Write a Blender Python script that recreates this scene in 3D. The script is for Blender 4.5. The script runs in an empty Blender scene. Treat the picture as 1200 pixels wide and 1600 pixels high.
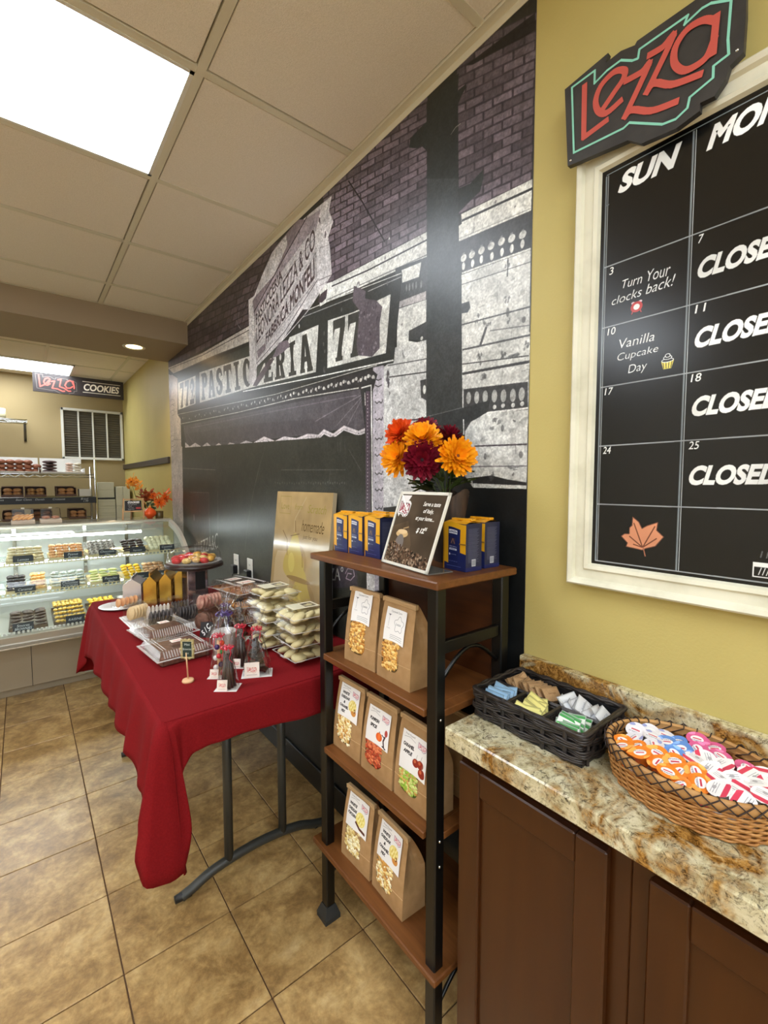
import bpy, math, random
import numpy as np
from mathutils import Vector, Matrix, noise as mnoise

random.seed(7)
PI = math.pi
SC = bpy.context.scene
COL = SC.collection

# ------------------------------------------------------------------ camera, world, exposure
cam_d = bpy.data.cameras.new('camera')
cam_o = bpy.data.objects.new('camera', cam_d)
COL.objects.link(cam_o)
cam_o.location = (-0.99, 0.0, 1.37)
cam_o.rotation_euler = (math.radians(90 - 3.57), 0, math.radians(-38.7))
cam_d.sensor_fit = 'VERTICAL'
cam_d.sensor_height = 32.0
cam_d.lens = 705.0 / 1600.0 * 32.0
cam_d.clip_start = 0.02
SC.camera = cam_o
SC.view_settings.view_transform = 'Standard'
SC.view_settings.look = 'None'
SC.view_settings.gamma = 1.0
SC.view_settings.use_curve_mapping = False
SC.view_settings.exposure = 0.0
try:
    SC.cycles.max_bounces = 8
    SC.cycles.transparent_max_bounces = 24
    SC.cycles.caustics_reflective = False
    SC.cycles.caustics_refractive = False
    SC.cycles.sample_clamp_indirect = 6.0
    SC.cycles.use_denoising = True
except Exception:
    pass
wd = bpy.data.worlds.new('world')
SC.world = wd
wd.use_nodes = True
wd.node_tree.nodes['Background'].inputs[0].default_value = (0.9, 0.95, 1.0, 1)
wd.node_tree.nodes['Background'].inputs[1].default_value = 1.2

LAMP = 15.5         # emission of the ceiling troffers
H_CEIL = 2.55

# added fill light in an unseen shop window behind the viewer, brightens the ceiling
day = bpy.data.lights.new('added_window_fill', 'AREA')
day.shape = 'RECTANGLE'; day.size = 3.0; day.size_y = 1.5; day.energy = 26; day.color = (0.86, 0.94, 1.0)
day_o = bpy.data.objects.new('added_window_fill', day)
COL.objects.link(day_o)
day_o.location = (-2.2, -2.97, 1.45)
day_o.rotation_euler = (math.radians(90 + 12), 0, 0)


# ------------------------------------------------------------------ materials
def lin(c):
    r = []
    for x in c[:3]:
        x = x / 255.0
        r.append(x / 12.92 if x <= 0.04045 else ((x + 0.055) / 1.055) ** 2.4)
    return (r[0], r[1], r[2], 1.0)


_mc = {}


def mat(name, col, rough=0.5, metal=0.0, alpha=1.0, spec=0.5, emit=0.0, col2=None, scale=20.0,
        stretch=(1, 1, 1), bump=0.0, bscale=60.0, detail=4.0, trans=0.0, coat=0.0, rnd=0.0, lo=0.35, hi=0.65, sheen=0.0):
    if name in _mc:
        return _mc[name]
    m = bpy.data.materials.new(name)
    m.use_nodes = True
    nt = m.node_tree
    p = nt.nodes['Principled BSDF']
    p.inputs['Base Color'].default_value = lin(col)
    p.inputs['Roughness'].default_value = rough
    p.inputs['Metallic'].default_value = metal
    p.inputs['Alpha'].default_value = alpha
    p.inputs['Specular IOR Level'].default_value = spec
    if trans:
        p.inputs['Transmission Weight'].default_value = trans
    if coat:
        p.inputs['Coat Weight'].default_value = coat
        p.inputs['Coat Roughness'].default_value = 0.08
    if sheen:
        p.inputs['Sheen Weight'].default_value = sheen
    if emit:
        p.inputs['Emission Color'].default_value = lin(col)
        p.inputs['Emission Strength'].default_value = emit
    tc = None
    if col2 or bump:
        tc = nt.nodes.new('ShaderNodeTexCoord')
        mp = nt.nodes.new('ShaderNodeMapping')
        mp.inputs['Scale'].default_value = stretch
        nt.links.new(tc.outputs['Object'], mp.inputs['Vector'])
        vec = mp.outputs['Vector']
        if rnd:
            oi = nt.nodes.new('ShaderNodeObjectInfo')
            mul = nt.nodes.new('ShaderNodeMath'); mul.operation = 'MULTIPLY'; mul.inputs[1].default_value = rnd
            nt.links.new(oi.outputs['Random'], mul.inputs[0])
            ad = nt.nodes.new('ShaderNodeVectorMath'); ad.operation = 'ADD'
            nt.links.new(vec, ad.inputs[0]); nt.links.new(mul.outputs[0], ad.inputs[1])
            vec = ad.outputs[0]
    if col2:
        n = nt.nodes.new('ShaderNodeTexNoise')
        n.inputs['Scale'].default_value = scale
        n.inputs['Detail'].default_value = detail
        r = nt.nodes.new('ShaderNodeValToRGB')
        r.color_ramp.elements[0].position = lo
        r.color_ramp.elements[1].position = hi
        r.color_ramp.elements[0].color = lin(col)
        r.color_ramp.elements[1].color = lin(col2)
        nt.links.new(vec, n.inputs['Vector'])
        nt.links.new(n.outputs['Fac'], r.inputs['Fac'])
        nt.links.new(r.outputs['Color'], p.inputs['Base Color'])
    if bump:
        n2 = nt.nodes.new('ShaderNodeTexNoise')
        n2.inputs['Scale'].default_value = bscale
        n2.inputs['Detail'].default_value = 3
        b = nt.nodes.new('ShaderNodeBump')
        b.inputs['Strength'].default_value = bump
        b.inputs['Distance'].default_value = 0.003
        nt.links.new(vec, n2.inputs['Vector'])
        nt.links.new(n2.outputs['Fac'], b.inputs['Height'])
        nt.links.new(b.outputs['Normal'], p.inputs['Normal'])
    _mc[name] = m
    return m


def clearmat(name, tint=(238, 238, 238), rough=0.06, base=0.05, gain=1.0):
    """thin clear plastic or glass sheet: see-through, brighter reflection at grazing angles"""
    if name in _mc:
        return _mc[name]
    m = bpy.data.materials.new(name)
    m.use_nodes = True
    nt = m.node_tree
    nt.nodes.clear()
    out = nt.nodes.new('ShaderNodeOutputMaterial')
    tr = nt.nodes.new('ShaderNodeBsdfTransparent'); tr.inputs[0].default_value = lin(tint)
    gl = nt.nodes.new('ShaderNodeBsdfGlossy'); gl.inputs['Roughness'].default_value = rough
    lw = nt.nodes.new('ShaderNodeLayerWeight'); lw.inputs[0].default_value = 0.5
    fr = nt.nodes.new('ShaderNodeMath'); fr.operation = 'POWER'; fr.inputs[1].default_value = 3.5
    nt.links.new(lw.outputs['Facing'], fr.inputs[0])
    ma = nt.nodes.new('ShaderNodeMath'); ma.operation = 'MULTIPLY_ADD'; ma.use_clamp = True
    ma.inputs[1].default_value = gain; ma.inputs[2].default_value = base
    mx = nt.nodes.new('ShaderNodeMixShader')
    nt.links.new(fr.outputs[0], ma.inputs[0]); nt.links.new(ma.outputs[0], mx.inputs[0])
    nt.links.new(tr.outputs[0], mx.inputs[1]); nt.links.new(gl.outputs[0], mx.inputs[2])
    nt.links.new(mx.outputs[0], out.inputs[0])
    _mc[name] = m
    return m


def imat(name, img, rough=0.5, spec=0.5, coat=0.0, alpha=None):
    m = bpy.data.materials.new(name)
    m.use_nodes = True
    nt = m.node_tree
    p = nt.nodes['Principled BSDF']
    t = nt.nodes.new('ShaderNodeTexImage')
    t.image = img
    t.extension = 'EXTEND'
    nt.links.new(t.outputs['Color'], p.inputs['Base Color'])
    p.inputs['Roughness'].default_value = rough
    p.inputs['Specular IOR Level'].default_value = spec
    if coat:
        p.inputs['Coat Weight'].default_value = coat
        p.inputs['Coat Roughness'].default_value = 0.1
    return m


# ------------------------------------------------------------------ printed surfaces, drawn by the script
_glyph = {}


def text_edges(s, shear=0.0, bold=0.0):
    k = (s, shear, bold)
    if k in _glyph:
        return _glyph[k]
    cu = bpy.data.curves.new('t', 'FONT')
    cu.body = s
    cu.offset = bold
    cu.shear = shear
    cu.resolution_u = 4
    ob = bpy.data.objects.new('t', cu)
    me = bpy.data.meshes.new_from_object(ob)
    cnt = {}
    for pl in me.polygons:
        vs = pl.vertices[:]
        for a, b in zip(vs, vs[1:] + vs[:1]):
            kk = (min(a, b), max(a, b))
            cnt[kk] = cnt.get(kk, 0) + 1
    co = np.array([v.co[:2] for v in me.vertices]) if len(me.vertices) else np.zeros((1, 2))
    ed = np.array([k for k, c in cnt.items() if c == 1], dtype=int).reshape(-1, 2)
    mn, mx = co.min(0), co.max(0)
    co = (co - mn) / np.maximum(mx - mn, 1e-6)
    asp = (mx - mn)[0] / max((mx - mn)[1], 1e-6)
    E = np.concatenate([co[ed[:, 0]], co[ed[:, 1]]], axis=1) if len(ed) else np.zeros((0, 4))
    bpy.data.objects.remove(ob)
    bpy.data.curves.remove(cu)
    bpy.data.meshes.remove(me)
    _glyph[k] = (E, asp)
    return _glyph[k]


class Canvas:
    """A flat print: metres in, pixels out; origin at the lower left."""

    def __init__(s, w, h, ppm, bg):
        s.w, s.h, s.p = w, h, ppm
        s.W, s.H = max(4, int(w * ppm)), max(4, int(h * ppm))
        s.a = np.ones((s.H, s.W, 3), np.float32) * (np.array(bg[:3], np.float32) / 255.0)

    def _edges(s, E, col, alpha=1.0):
        E = np.asarray(E, float) * s.p
        if len(E) == 0:
            return
        x0 = max(0, int(min(E[:, 0].min(), E[:, 2].min())) - 1); x1 = min(s.W, int(max(E[:, 0].max(), E[:, 2].max())) + 2)
        y0 = max(0, int(min(E[:, 1].min(), E[:, 3].min())) - 1); y1 = min(s.H, int(max(E[:, 1].max(), E[:, 3].max())) + 2)
        if x1 <= x0 or y1 <= y0:
            return
        big = (x1 - x0) * (y1 - y0) > 400000
        offs = [(0.5, 0.5)] if big else [(0.25, 0.25), (0.75, 0.25), (0.25, 0.75), (0.75, 0.75)]
        cov = np.zeros((y1 - y0, x1 - x0), np.float32)
        xs = np.arange(x0, x1)
        for ox, oy in offs:
            ins = np.zeros(cov.shape, bool)
            ys = np.arange(y0, y1) + oy
            for ax, ay, bx, by in E:
                if ay == by:
                    continue
                lo, hi = (ay, by) if ay < by else (by, ay)
                i0 = np.searchsorted(ys, lo, 'right'); i1 = np.searchsorted(ys, hi, 'right')
                if i1 <= i0:
                    continue
                xi = ax + (ys[i0:i1] - ay) * (bx - ax) / (by - ay)
                ins[i0:i1] ^= (xs[None, :] + ox < xi[:, None])
            cov += ins
        cov *= alpha / len(offs)
        c = np.array(col[:3], np.float32) / 255.0
        sub = s.a[y0:y1, x0:x1]
        sub += (c - sub) * cov[..., None]

    def poly(s, pts, col, alpha=1.0):
        P = np.array(pts, float)
        s._edges(np.concatenate([P, np.roll(P, -1, 0)], 1), col, alpha)

    def rect(s, x0, y0, x1, y1, col, alpha=1.0):
        s.poly([(x0, y0), (x1, y0), (x1, y1), (x0, y1)], col, alpha)

    def ell(s, cx, cy, rx, ry, col, rot=0.0, alpha=1.0, n=18):
        c, q = math.cos(rot), math.sin(rot)
        s.poly([(cx + rx * math.cos(t) * c - ry * math.sin(t) * q, cy + rx * math.cos(t) * q + ry * math.sin(t) * c)
                for t in [2 * PI * i / n for i in range(n)]], col, alpha)

    def line(s, pts, w, col, alpha=1.0, w2=None):
        n = len(pts)
        for i in range(n - 1):
            (ax, ay), (bx, by) = pts[i], pts[i + 1]
            d = math.hypot(bx - ax, by - ay)
            if d < 1e-9:
                continue
            wa = w + ((w2 or w) - w) * i / max(1, n - 1)
            wb = w + ((w2 or w) - w) * (i + 1) / max(1, n - 1)
            nx, ny = -(by - ay) / d / 2, (bx - ax) / d / 2
            s.poly([(ax + nx * wa, ay + ny * wa), (bx + nx * wb, by + ny * wb), (bx - nx * wb, by - ny * wb), (ax - nx * wa, ay - ny * wa)], col, alpha)
            if n > 2 and alpha == 1.0:
                s.ell(bx, by, wb / 2, wb / 2, col, n=8)

    def quad_text(s, t, q, col, bold=0.0, shear=0.0, alpha=1.0):
        E, _ = text_edges(t, shear, bold)
        if not len(E):
            return
        bl, br, tr, tl = [np.array(p, float) for p in q]

        def mp(P):
            u, v = P[:, :1], P[:, 1:]
            return bl * (1 - u) * (1 - v) + br * u * (1 - v) + tr * u * v + tl * (1 - u) * v
        s._edges(np.concatenate([mp(E[:, :2]), mp(E[:, 2:])], 1), col, alpha)

    def text(s, t, cx, cy, h, col, bold=0.0, shear=0.0, maxw=None, rot=0.0, wf=1.0):
        E, asp = text_edges(t, shear, bold)
        w = h * asp * wf
        if maxw and w > maxw:
            w = maxw
        c, q = math.cos(rot), math.sin(rot)
        f = lambda x, y: (cx + x * c - y * q, cy + x * q + y * c)
        s.quad_text(t, [f(-w / 2, -h / 2), f(w / 2, -h / 2), f(w / 2, h / 2), f(-w / 2, h / 2)], col, bold, shear)

    def noise(s, amt, cell, seed=1, mono=True):
        """grain of the print: value noise with cells of the given size in metres"""
        rg = np.random.RandomState(seed)
        n = max(2, int(s.H / (cell * s.p))) + 2; m = max(2, int(s.W / (cell * s.p))) + 2
        g = rg.rand(n, m).astype(np.float32)
        yy = np.linspace(0, n - 1.001, s.H); xx = np.linspace(0, m - 1.001, s.W)
        yi = yy.astype(int); xi = xx.astype(int)
        fy = (yy - yi)[:, None]; fx = (xx - xi)[None, :]
        v = g[yi][:, xi] * (1 - fy) * (1 - fx) + g[yi + 1][:, xi] * fy * (1 - fx) + g[yi][:, xi + 1] * (1 - fy) * fx + g[yi + 1][:, xi + 1] * fy * fx
        s.a *= (1 + (v - 0.5) * 2 * amt)[..., None]
        return v

    def image(s, name):
        im = bpy.data.images.new(name, s.W, s.H, alpha=False)
        px = np.ones((s.H, s.W, 4), np.float32)
        px[..., :3] = np.clip(s.a, 0, 1)
        im.pixels.foreach_set(px.ravel())
        im.update()
        im.pack()
        return im


# ------------------------------------------------------------------ meshes
class MB:
    def __init__(s):
        s.v = []; s.f = []; s.uv = {}; s.sm = set()

    def add(s, vs, fs, smooth=False):
        o = len(s.v)
        s.v += [tuple(p) for p in vs]
        for f in fs:
            if smooth:
                s.sm.add(len(s.f))
            s.f.append([i + o for i in f])
        return s

    def box(s, x0, y0, z0, x1, y1, z1, M=None):
        vs = [(x0, y0, z0), (x1, y0, z0), (x1, y1, z0), (x0, y1, z0), (x0, y0, z1), (x1, y0, z1), (x1, y1, z1), (x0, y1, z1)]
        if M is not None:
            vs = [tuple(M @ Vector(p)) for p in vs]
        return s.add(vs, [(0, 3, 2, 1), (4, 5, 6, 7), (0, 1, 5, 4), (1, 2, 6, 5), (2, 3, 7, 6), (3, 0, 4, 7)])

    def cbox(s, cx, cy, cz, sx, sy, sz, M=None):
        return s.box(cx - sx / 2, cy - sy / 2, cz - sz / 2, cx + sx / 2, cy + sy / 2, cz + sz / 2, M)

    def rbox(s, x0, y0, z0, x1, y1, z1, r=0.004, M=None):
        """box with chamfered edges (12 edges cut)"""
        vs = []; ids = {}
        X = (x0, x1); Y = (y0, y1); Z = (z0, z1)
        for i in (0, 1):
            for j in (0, 1):
                for k in (0, 1):
                    sx, sy, sz = (1 if i == 0 else -1), (1 if j == 0 else -1), (1 if k == 0 else -1)
                    for ax in range(3):
                        p = [X[i] + sx * r, Y[j] + sy * r, Z[k] + sz * r]
                        p[ax] = (X[i], Y[j], Z[k])[ax]
                        ids[(i, j, k, ax)] = len(vs)
                        vs.append(tuple(p))
        fs = []
        for ax in range(3):
            o = [a for a in range(3) if a != ax]
            for side in (0, 1):
                q = []
                for a, b in ((0, 0), (1, 0), (1, 1), (0, 1)):
                    t = [0, 0, 0]; t[ax] = side; t[o[0]] = a; t[o[1]] = b
                    q.append(ids[(t[0], t[1], t[2], ax)])
                fs.append(q)
        for ax in range(3):       # edges along ax
            o = [a for a in range(3) if a != ax]
            for a in (0, 1):
                for b in (0, 1):
                    t = [0, 0, 0]; t[o[0]] = a; t[o[1]] = b
                    t0 = list(t); t0[ax] = 0; t1 = list(t); t1[ax] = 1
                    fs.append([ids[(*t0, o[0])], ids[(*t1, o[0])], ids[(*t1, o[1])], ids[(*t0, o[1])]])
        for i in (0, 1):
            for j in (0, 1):
                for k in (0, 1):
                    fs.append([ids[(i, j, k, 0)], ids[(i, j, k, 1)], ids[(i, j, k, 2)]])
        if M is not None:
            vs = [tuple(M @ Vector(p)) for p in vs]
        s.add(vs, fs)
        s._fix = True
        return s

    def lathe(s, prof, n=24, c=(0, 0, 0), M=None, closed=False, sq=None):
        """prof: (r, z) list; turned about z"""
        vs = []; fs = []
        for r, z in prof:
            for i in range(n):
                t = 2 * PI * i / n
                k = 1.0
                vs.append((c[0] + r * k * math.cos(t), c[1] + r * k * math.sin(t) * (sq or 1), c[2] + z))
        m = len(prof)
        for j in range(m - 1):
            for i in range(n):
                a = j * n + i; b = j * n + (i + 1) % n
                fs.append((a, b, b + n, a + n))
        if closed:
            fs.append(tuple(reversed(range(n))))
            fs.append(tuple(range((m - 1) * n, m * n)))
        if M is not None:
            vs = [tuple(M @ Vector(p)) for p in vs]
        return s.add(vs, fs, True)

    def tube(s, pts, r, n=8, r2=None, cap=True, flat=1.0):
        pts = [Vector(p) for p in pts]
        m = len(pts)
        vs = []; fs = []
        up = Vector((0, 0, 1))
        d0 = (pts[1] - pts[0]).normalized()
        if abs(d0.dot(up)) > 0.9:
            up = Vector((1, 0, 0))
        side = d0.cross(up).normalized()
        for j, p in enumerate(pts):
            d = (pts[min(j + 1, m - 1)] - pts[max(j - 1, 0)]).normalized()
            side = (side - d * side.dot(d)).normalized()
            w = d.cross(side)
            rr = r if r2 is None else r + (r2 - r) * j / (m - 1)
            for i in range(n):
                t = 2 * PI * (i + 0.5) / n
                vs.append(tuple(p + side * (rr * math.cos(t)) + w * (rr * flat * math.sin(t))))
        for j in range(m - 1):
            for i in range(n):
                a = j * n + i; b = j * n + (i + 1) % n
                fs.append((a, b, b + n, a + n))
        if cap:
            fs.append(tuple(reversed(range(n))))
            fs.append(tuple(range((m - 1) * n, m * n)))
        return s.add(vs, fs, n > 5)

    def sphere(s, c, r, n=10, m=6, sc=(1, 1, 1), M=None):
        vs = []; fs = []
        for j in range(m + 1):
            ph = PI * j / m
            for i in range(n):
                t = 2 * PI * i / n
                p = Vector((r * sc[0] * math.sin(ph) * math.cos(t), r * sc[1] * math.sin(ph) * math.sin(t), r * sc[2] * math.cos(ph)))
                if M is not None:
                    p = M @ p
                vs.append((p.x + c[0], p.y + c[1], p.z + c[2]))
        for j in range(m):
            for i in range(n):
                a = j * n + i; b = j * n + (i + 1) % n
                fs.append((a, a + n, b + n, b))
        return s.add(vs, fs, True)

    def grid(s, fn, nu, nv, smooth=True, uv=False, close_u=False):
        o = len(s.v)
        for j in range(nv + 1):
            for i in range(nu + 1):
                s.v.append(tuple(fn(i / nu, j / nv)))
        for j in range(nv):
            for i in range(nu):
                a = o + j * (nu + 1) + i
                if uv:
                    s.uv[len(s.f)] = [(i / nu, j / nv), ((i + 1) / nu, j / nv), ((i + 1) / nu, (j + 1) / nv), (i / nu, (j + 1) / nv)]
                if smooth:
                    s.sm.add(len(s.f))
                s.f.append([a, a + 1, a + nu + 2, a + nu + 1])
        return s

    def quad(s, a, b, c, d):
        s.uv[len(s.f)] = [(0, 0), (1, 0), (1, 1), (0, 1)]
        return s.add([a, b, c, d], [(0, 1, 2, 3)])

    def prism(s, pts, z0, z1, M=None):
        """polygon in xy pulled from z0 to z1"""
        n = len(pts)
        vs = [(x, y, z0) for x, y in pts] + [(x, y, z1) for x, y in pts]
        fs = [tuple(reversed(range(n))), tuple(range(n, 2 * n))] + [(i, (i + 1) % n, (i + 1) % n + n, i + n) for i in range(n)]
        if M is not None:
            vs = [tuple(M @ Vector(p)) for p in vs]
        return s.add(vs, fs)

    def mesh(s, name, m):
        me = bpy.data.meshes.new(name)
        me.from_pydata(s.v, [], s.f)
        if isinstance(m, (list, tuple)):
            for q in m:
                me.materials.append(q)
        elif m:
            me.materials.append(m)
        if s.uv:
            ul = me.uv_layers.new(name='UVMap')
            for pi, pl in enumerate(me.polygons):
                if pi in s.uv:
                    for k, li in enumerate(pl.loop_indices):
                        ul.data[li].uv = s.uv[pi][k]
        if s.sm:
            sm = [i in s.sm for i in range(len(me.polygons))]
            me.polygons.foreach_set('use_smooth', sm)
        me.validate()
        me.update()
        if getattr(s, '_fix', False):
            import bmesh
            bm = bmesh.new(); bm.from_mesh(me)
            bmesh.ops.recalc_face_normals(bm, faces=bm.faces)
            bm.to_mesh(me); bm.free()
        return me


def place(o, loc=(0, 0, 0), rot=(0, 0, 0)):
    o.location = loc
    o.rotation_euler = rot if isinstance(rot, (tuple, list)) else (0, 0, rot)
    return o


def tag(o, label=None, cat=None, group=None, kind=None):
    if label: o['label'] = label
    if cat: o['category'] = cat
    if group: o['group'] = group
    if kind: o['kind'] = kind
    return o


def empty(name, label, cat, loc=(0, 0, 0), rot=0, group=None):
    o = bpy.data.objects.new(name, None)
    o.empty_display_size = 0.05
    COL.objects.link(o)
    place(o, loc, rot)
    return tag(o, label, cat, group)


def obj(name, mb, m, parent=None, loc=(0, 0, 0), rot=(0, 0, 0), label=None, bevel=0.0, kind=None):
    me = mb if isinstance(mb, bpy.types.Mesh) else mb.mesh(name, m)
    o = bpy.data.objects.new(name, me)
    COL.objects.link(o)
    if parent: o.parent = parent
    place(o, loc, rot)
    if bevel:
        md = o.modifiers.new('bevel', 'BEVEL')
        md.width = bevel; md.segments = 2; md.limit_method = 'ANGLE'
    return tag(o, label, None, None, kind)


def single(name, mb, m, label, cat, loc=(0, 0, 0), rot=(0, 0, 0), group=None, bevel=0.0):
    o = obj(name, mb, m, None, loc, rot, None, bevel)
    return tag(o, label, cat, group)


def struct(name, mb, m, parent=None, bevel=0.0, loc=(0, 0, 0)):
    o = obj(name, mb, m, parent, loc, (0, 0, 0), None, bevel)
    if not parent: o['kind'] = 'structure'
    return o


def dup(root, loc=None, rot=None, label=None, group=None):
    def cp(o, par):
        c = o.copy()
        COL.objects.link(c)
        if par is not None: c.parent = par
        for ch in list(o.children):
            cp(ch, c)
        return c
    r = cp(root, None)
    if loc is not None: r.location = loc
    if rot is not None: r.rotation_euler = rot if isinstance(rot, (tuple, list)) else (0, 0, rot)
    if label: r['label'] = label
    if group: r['group'] = group
    return r


ORD = ['first', 'second', 'third', 'fourth', 'fifth', 'sixth', 'seventh', 'eighth', 'ninth', 'tenth', 'eleventh', 'twelfth', 'thirteenth', 'fourteenth', 'fifteenth', 'sixteenth']
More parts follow.
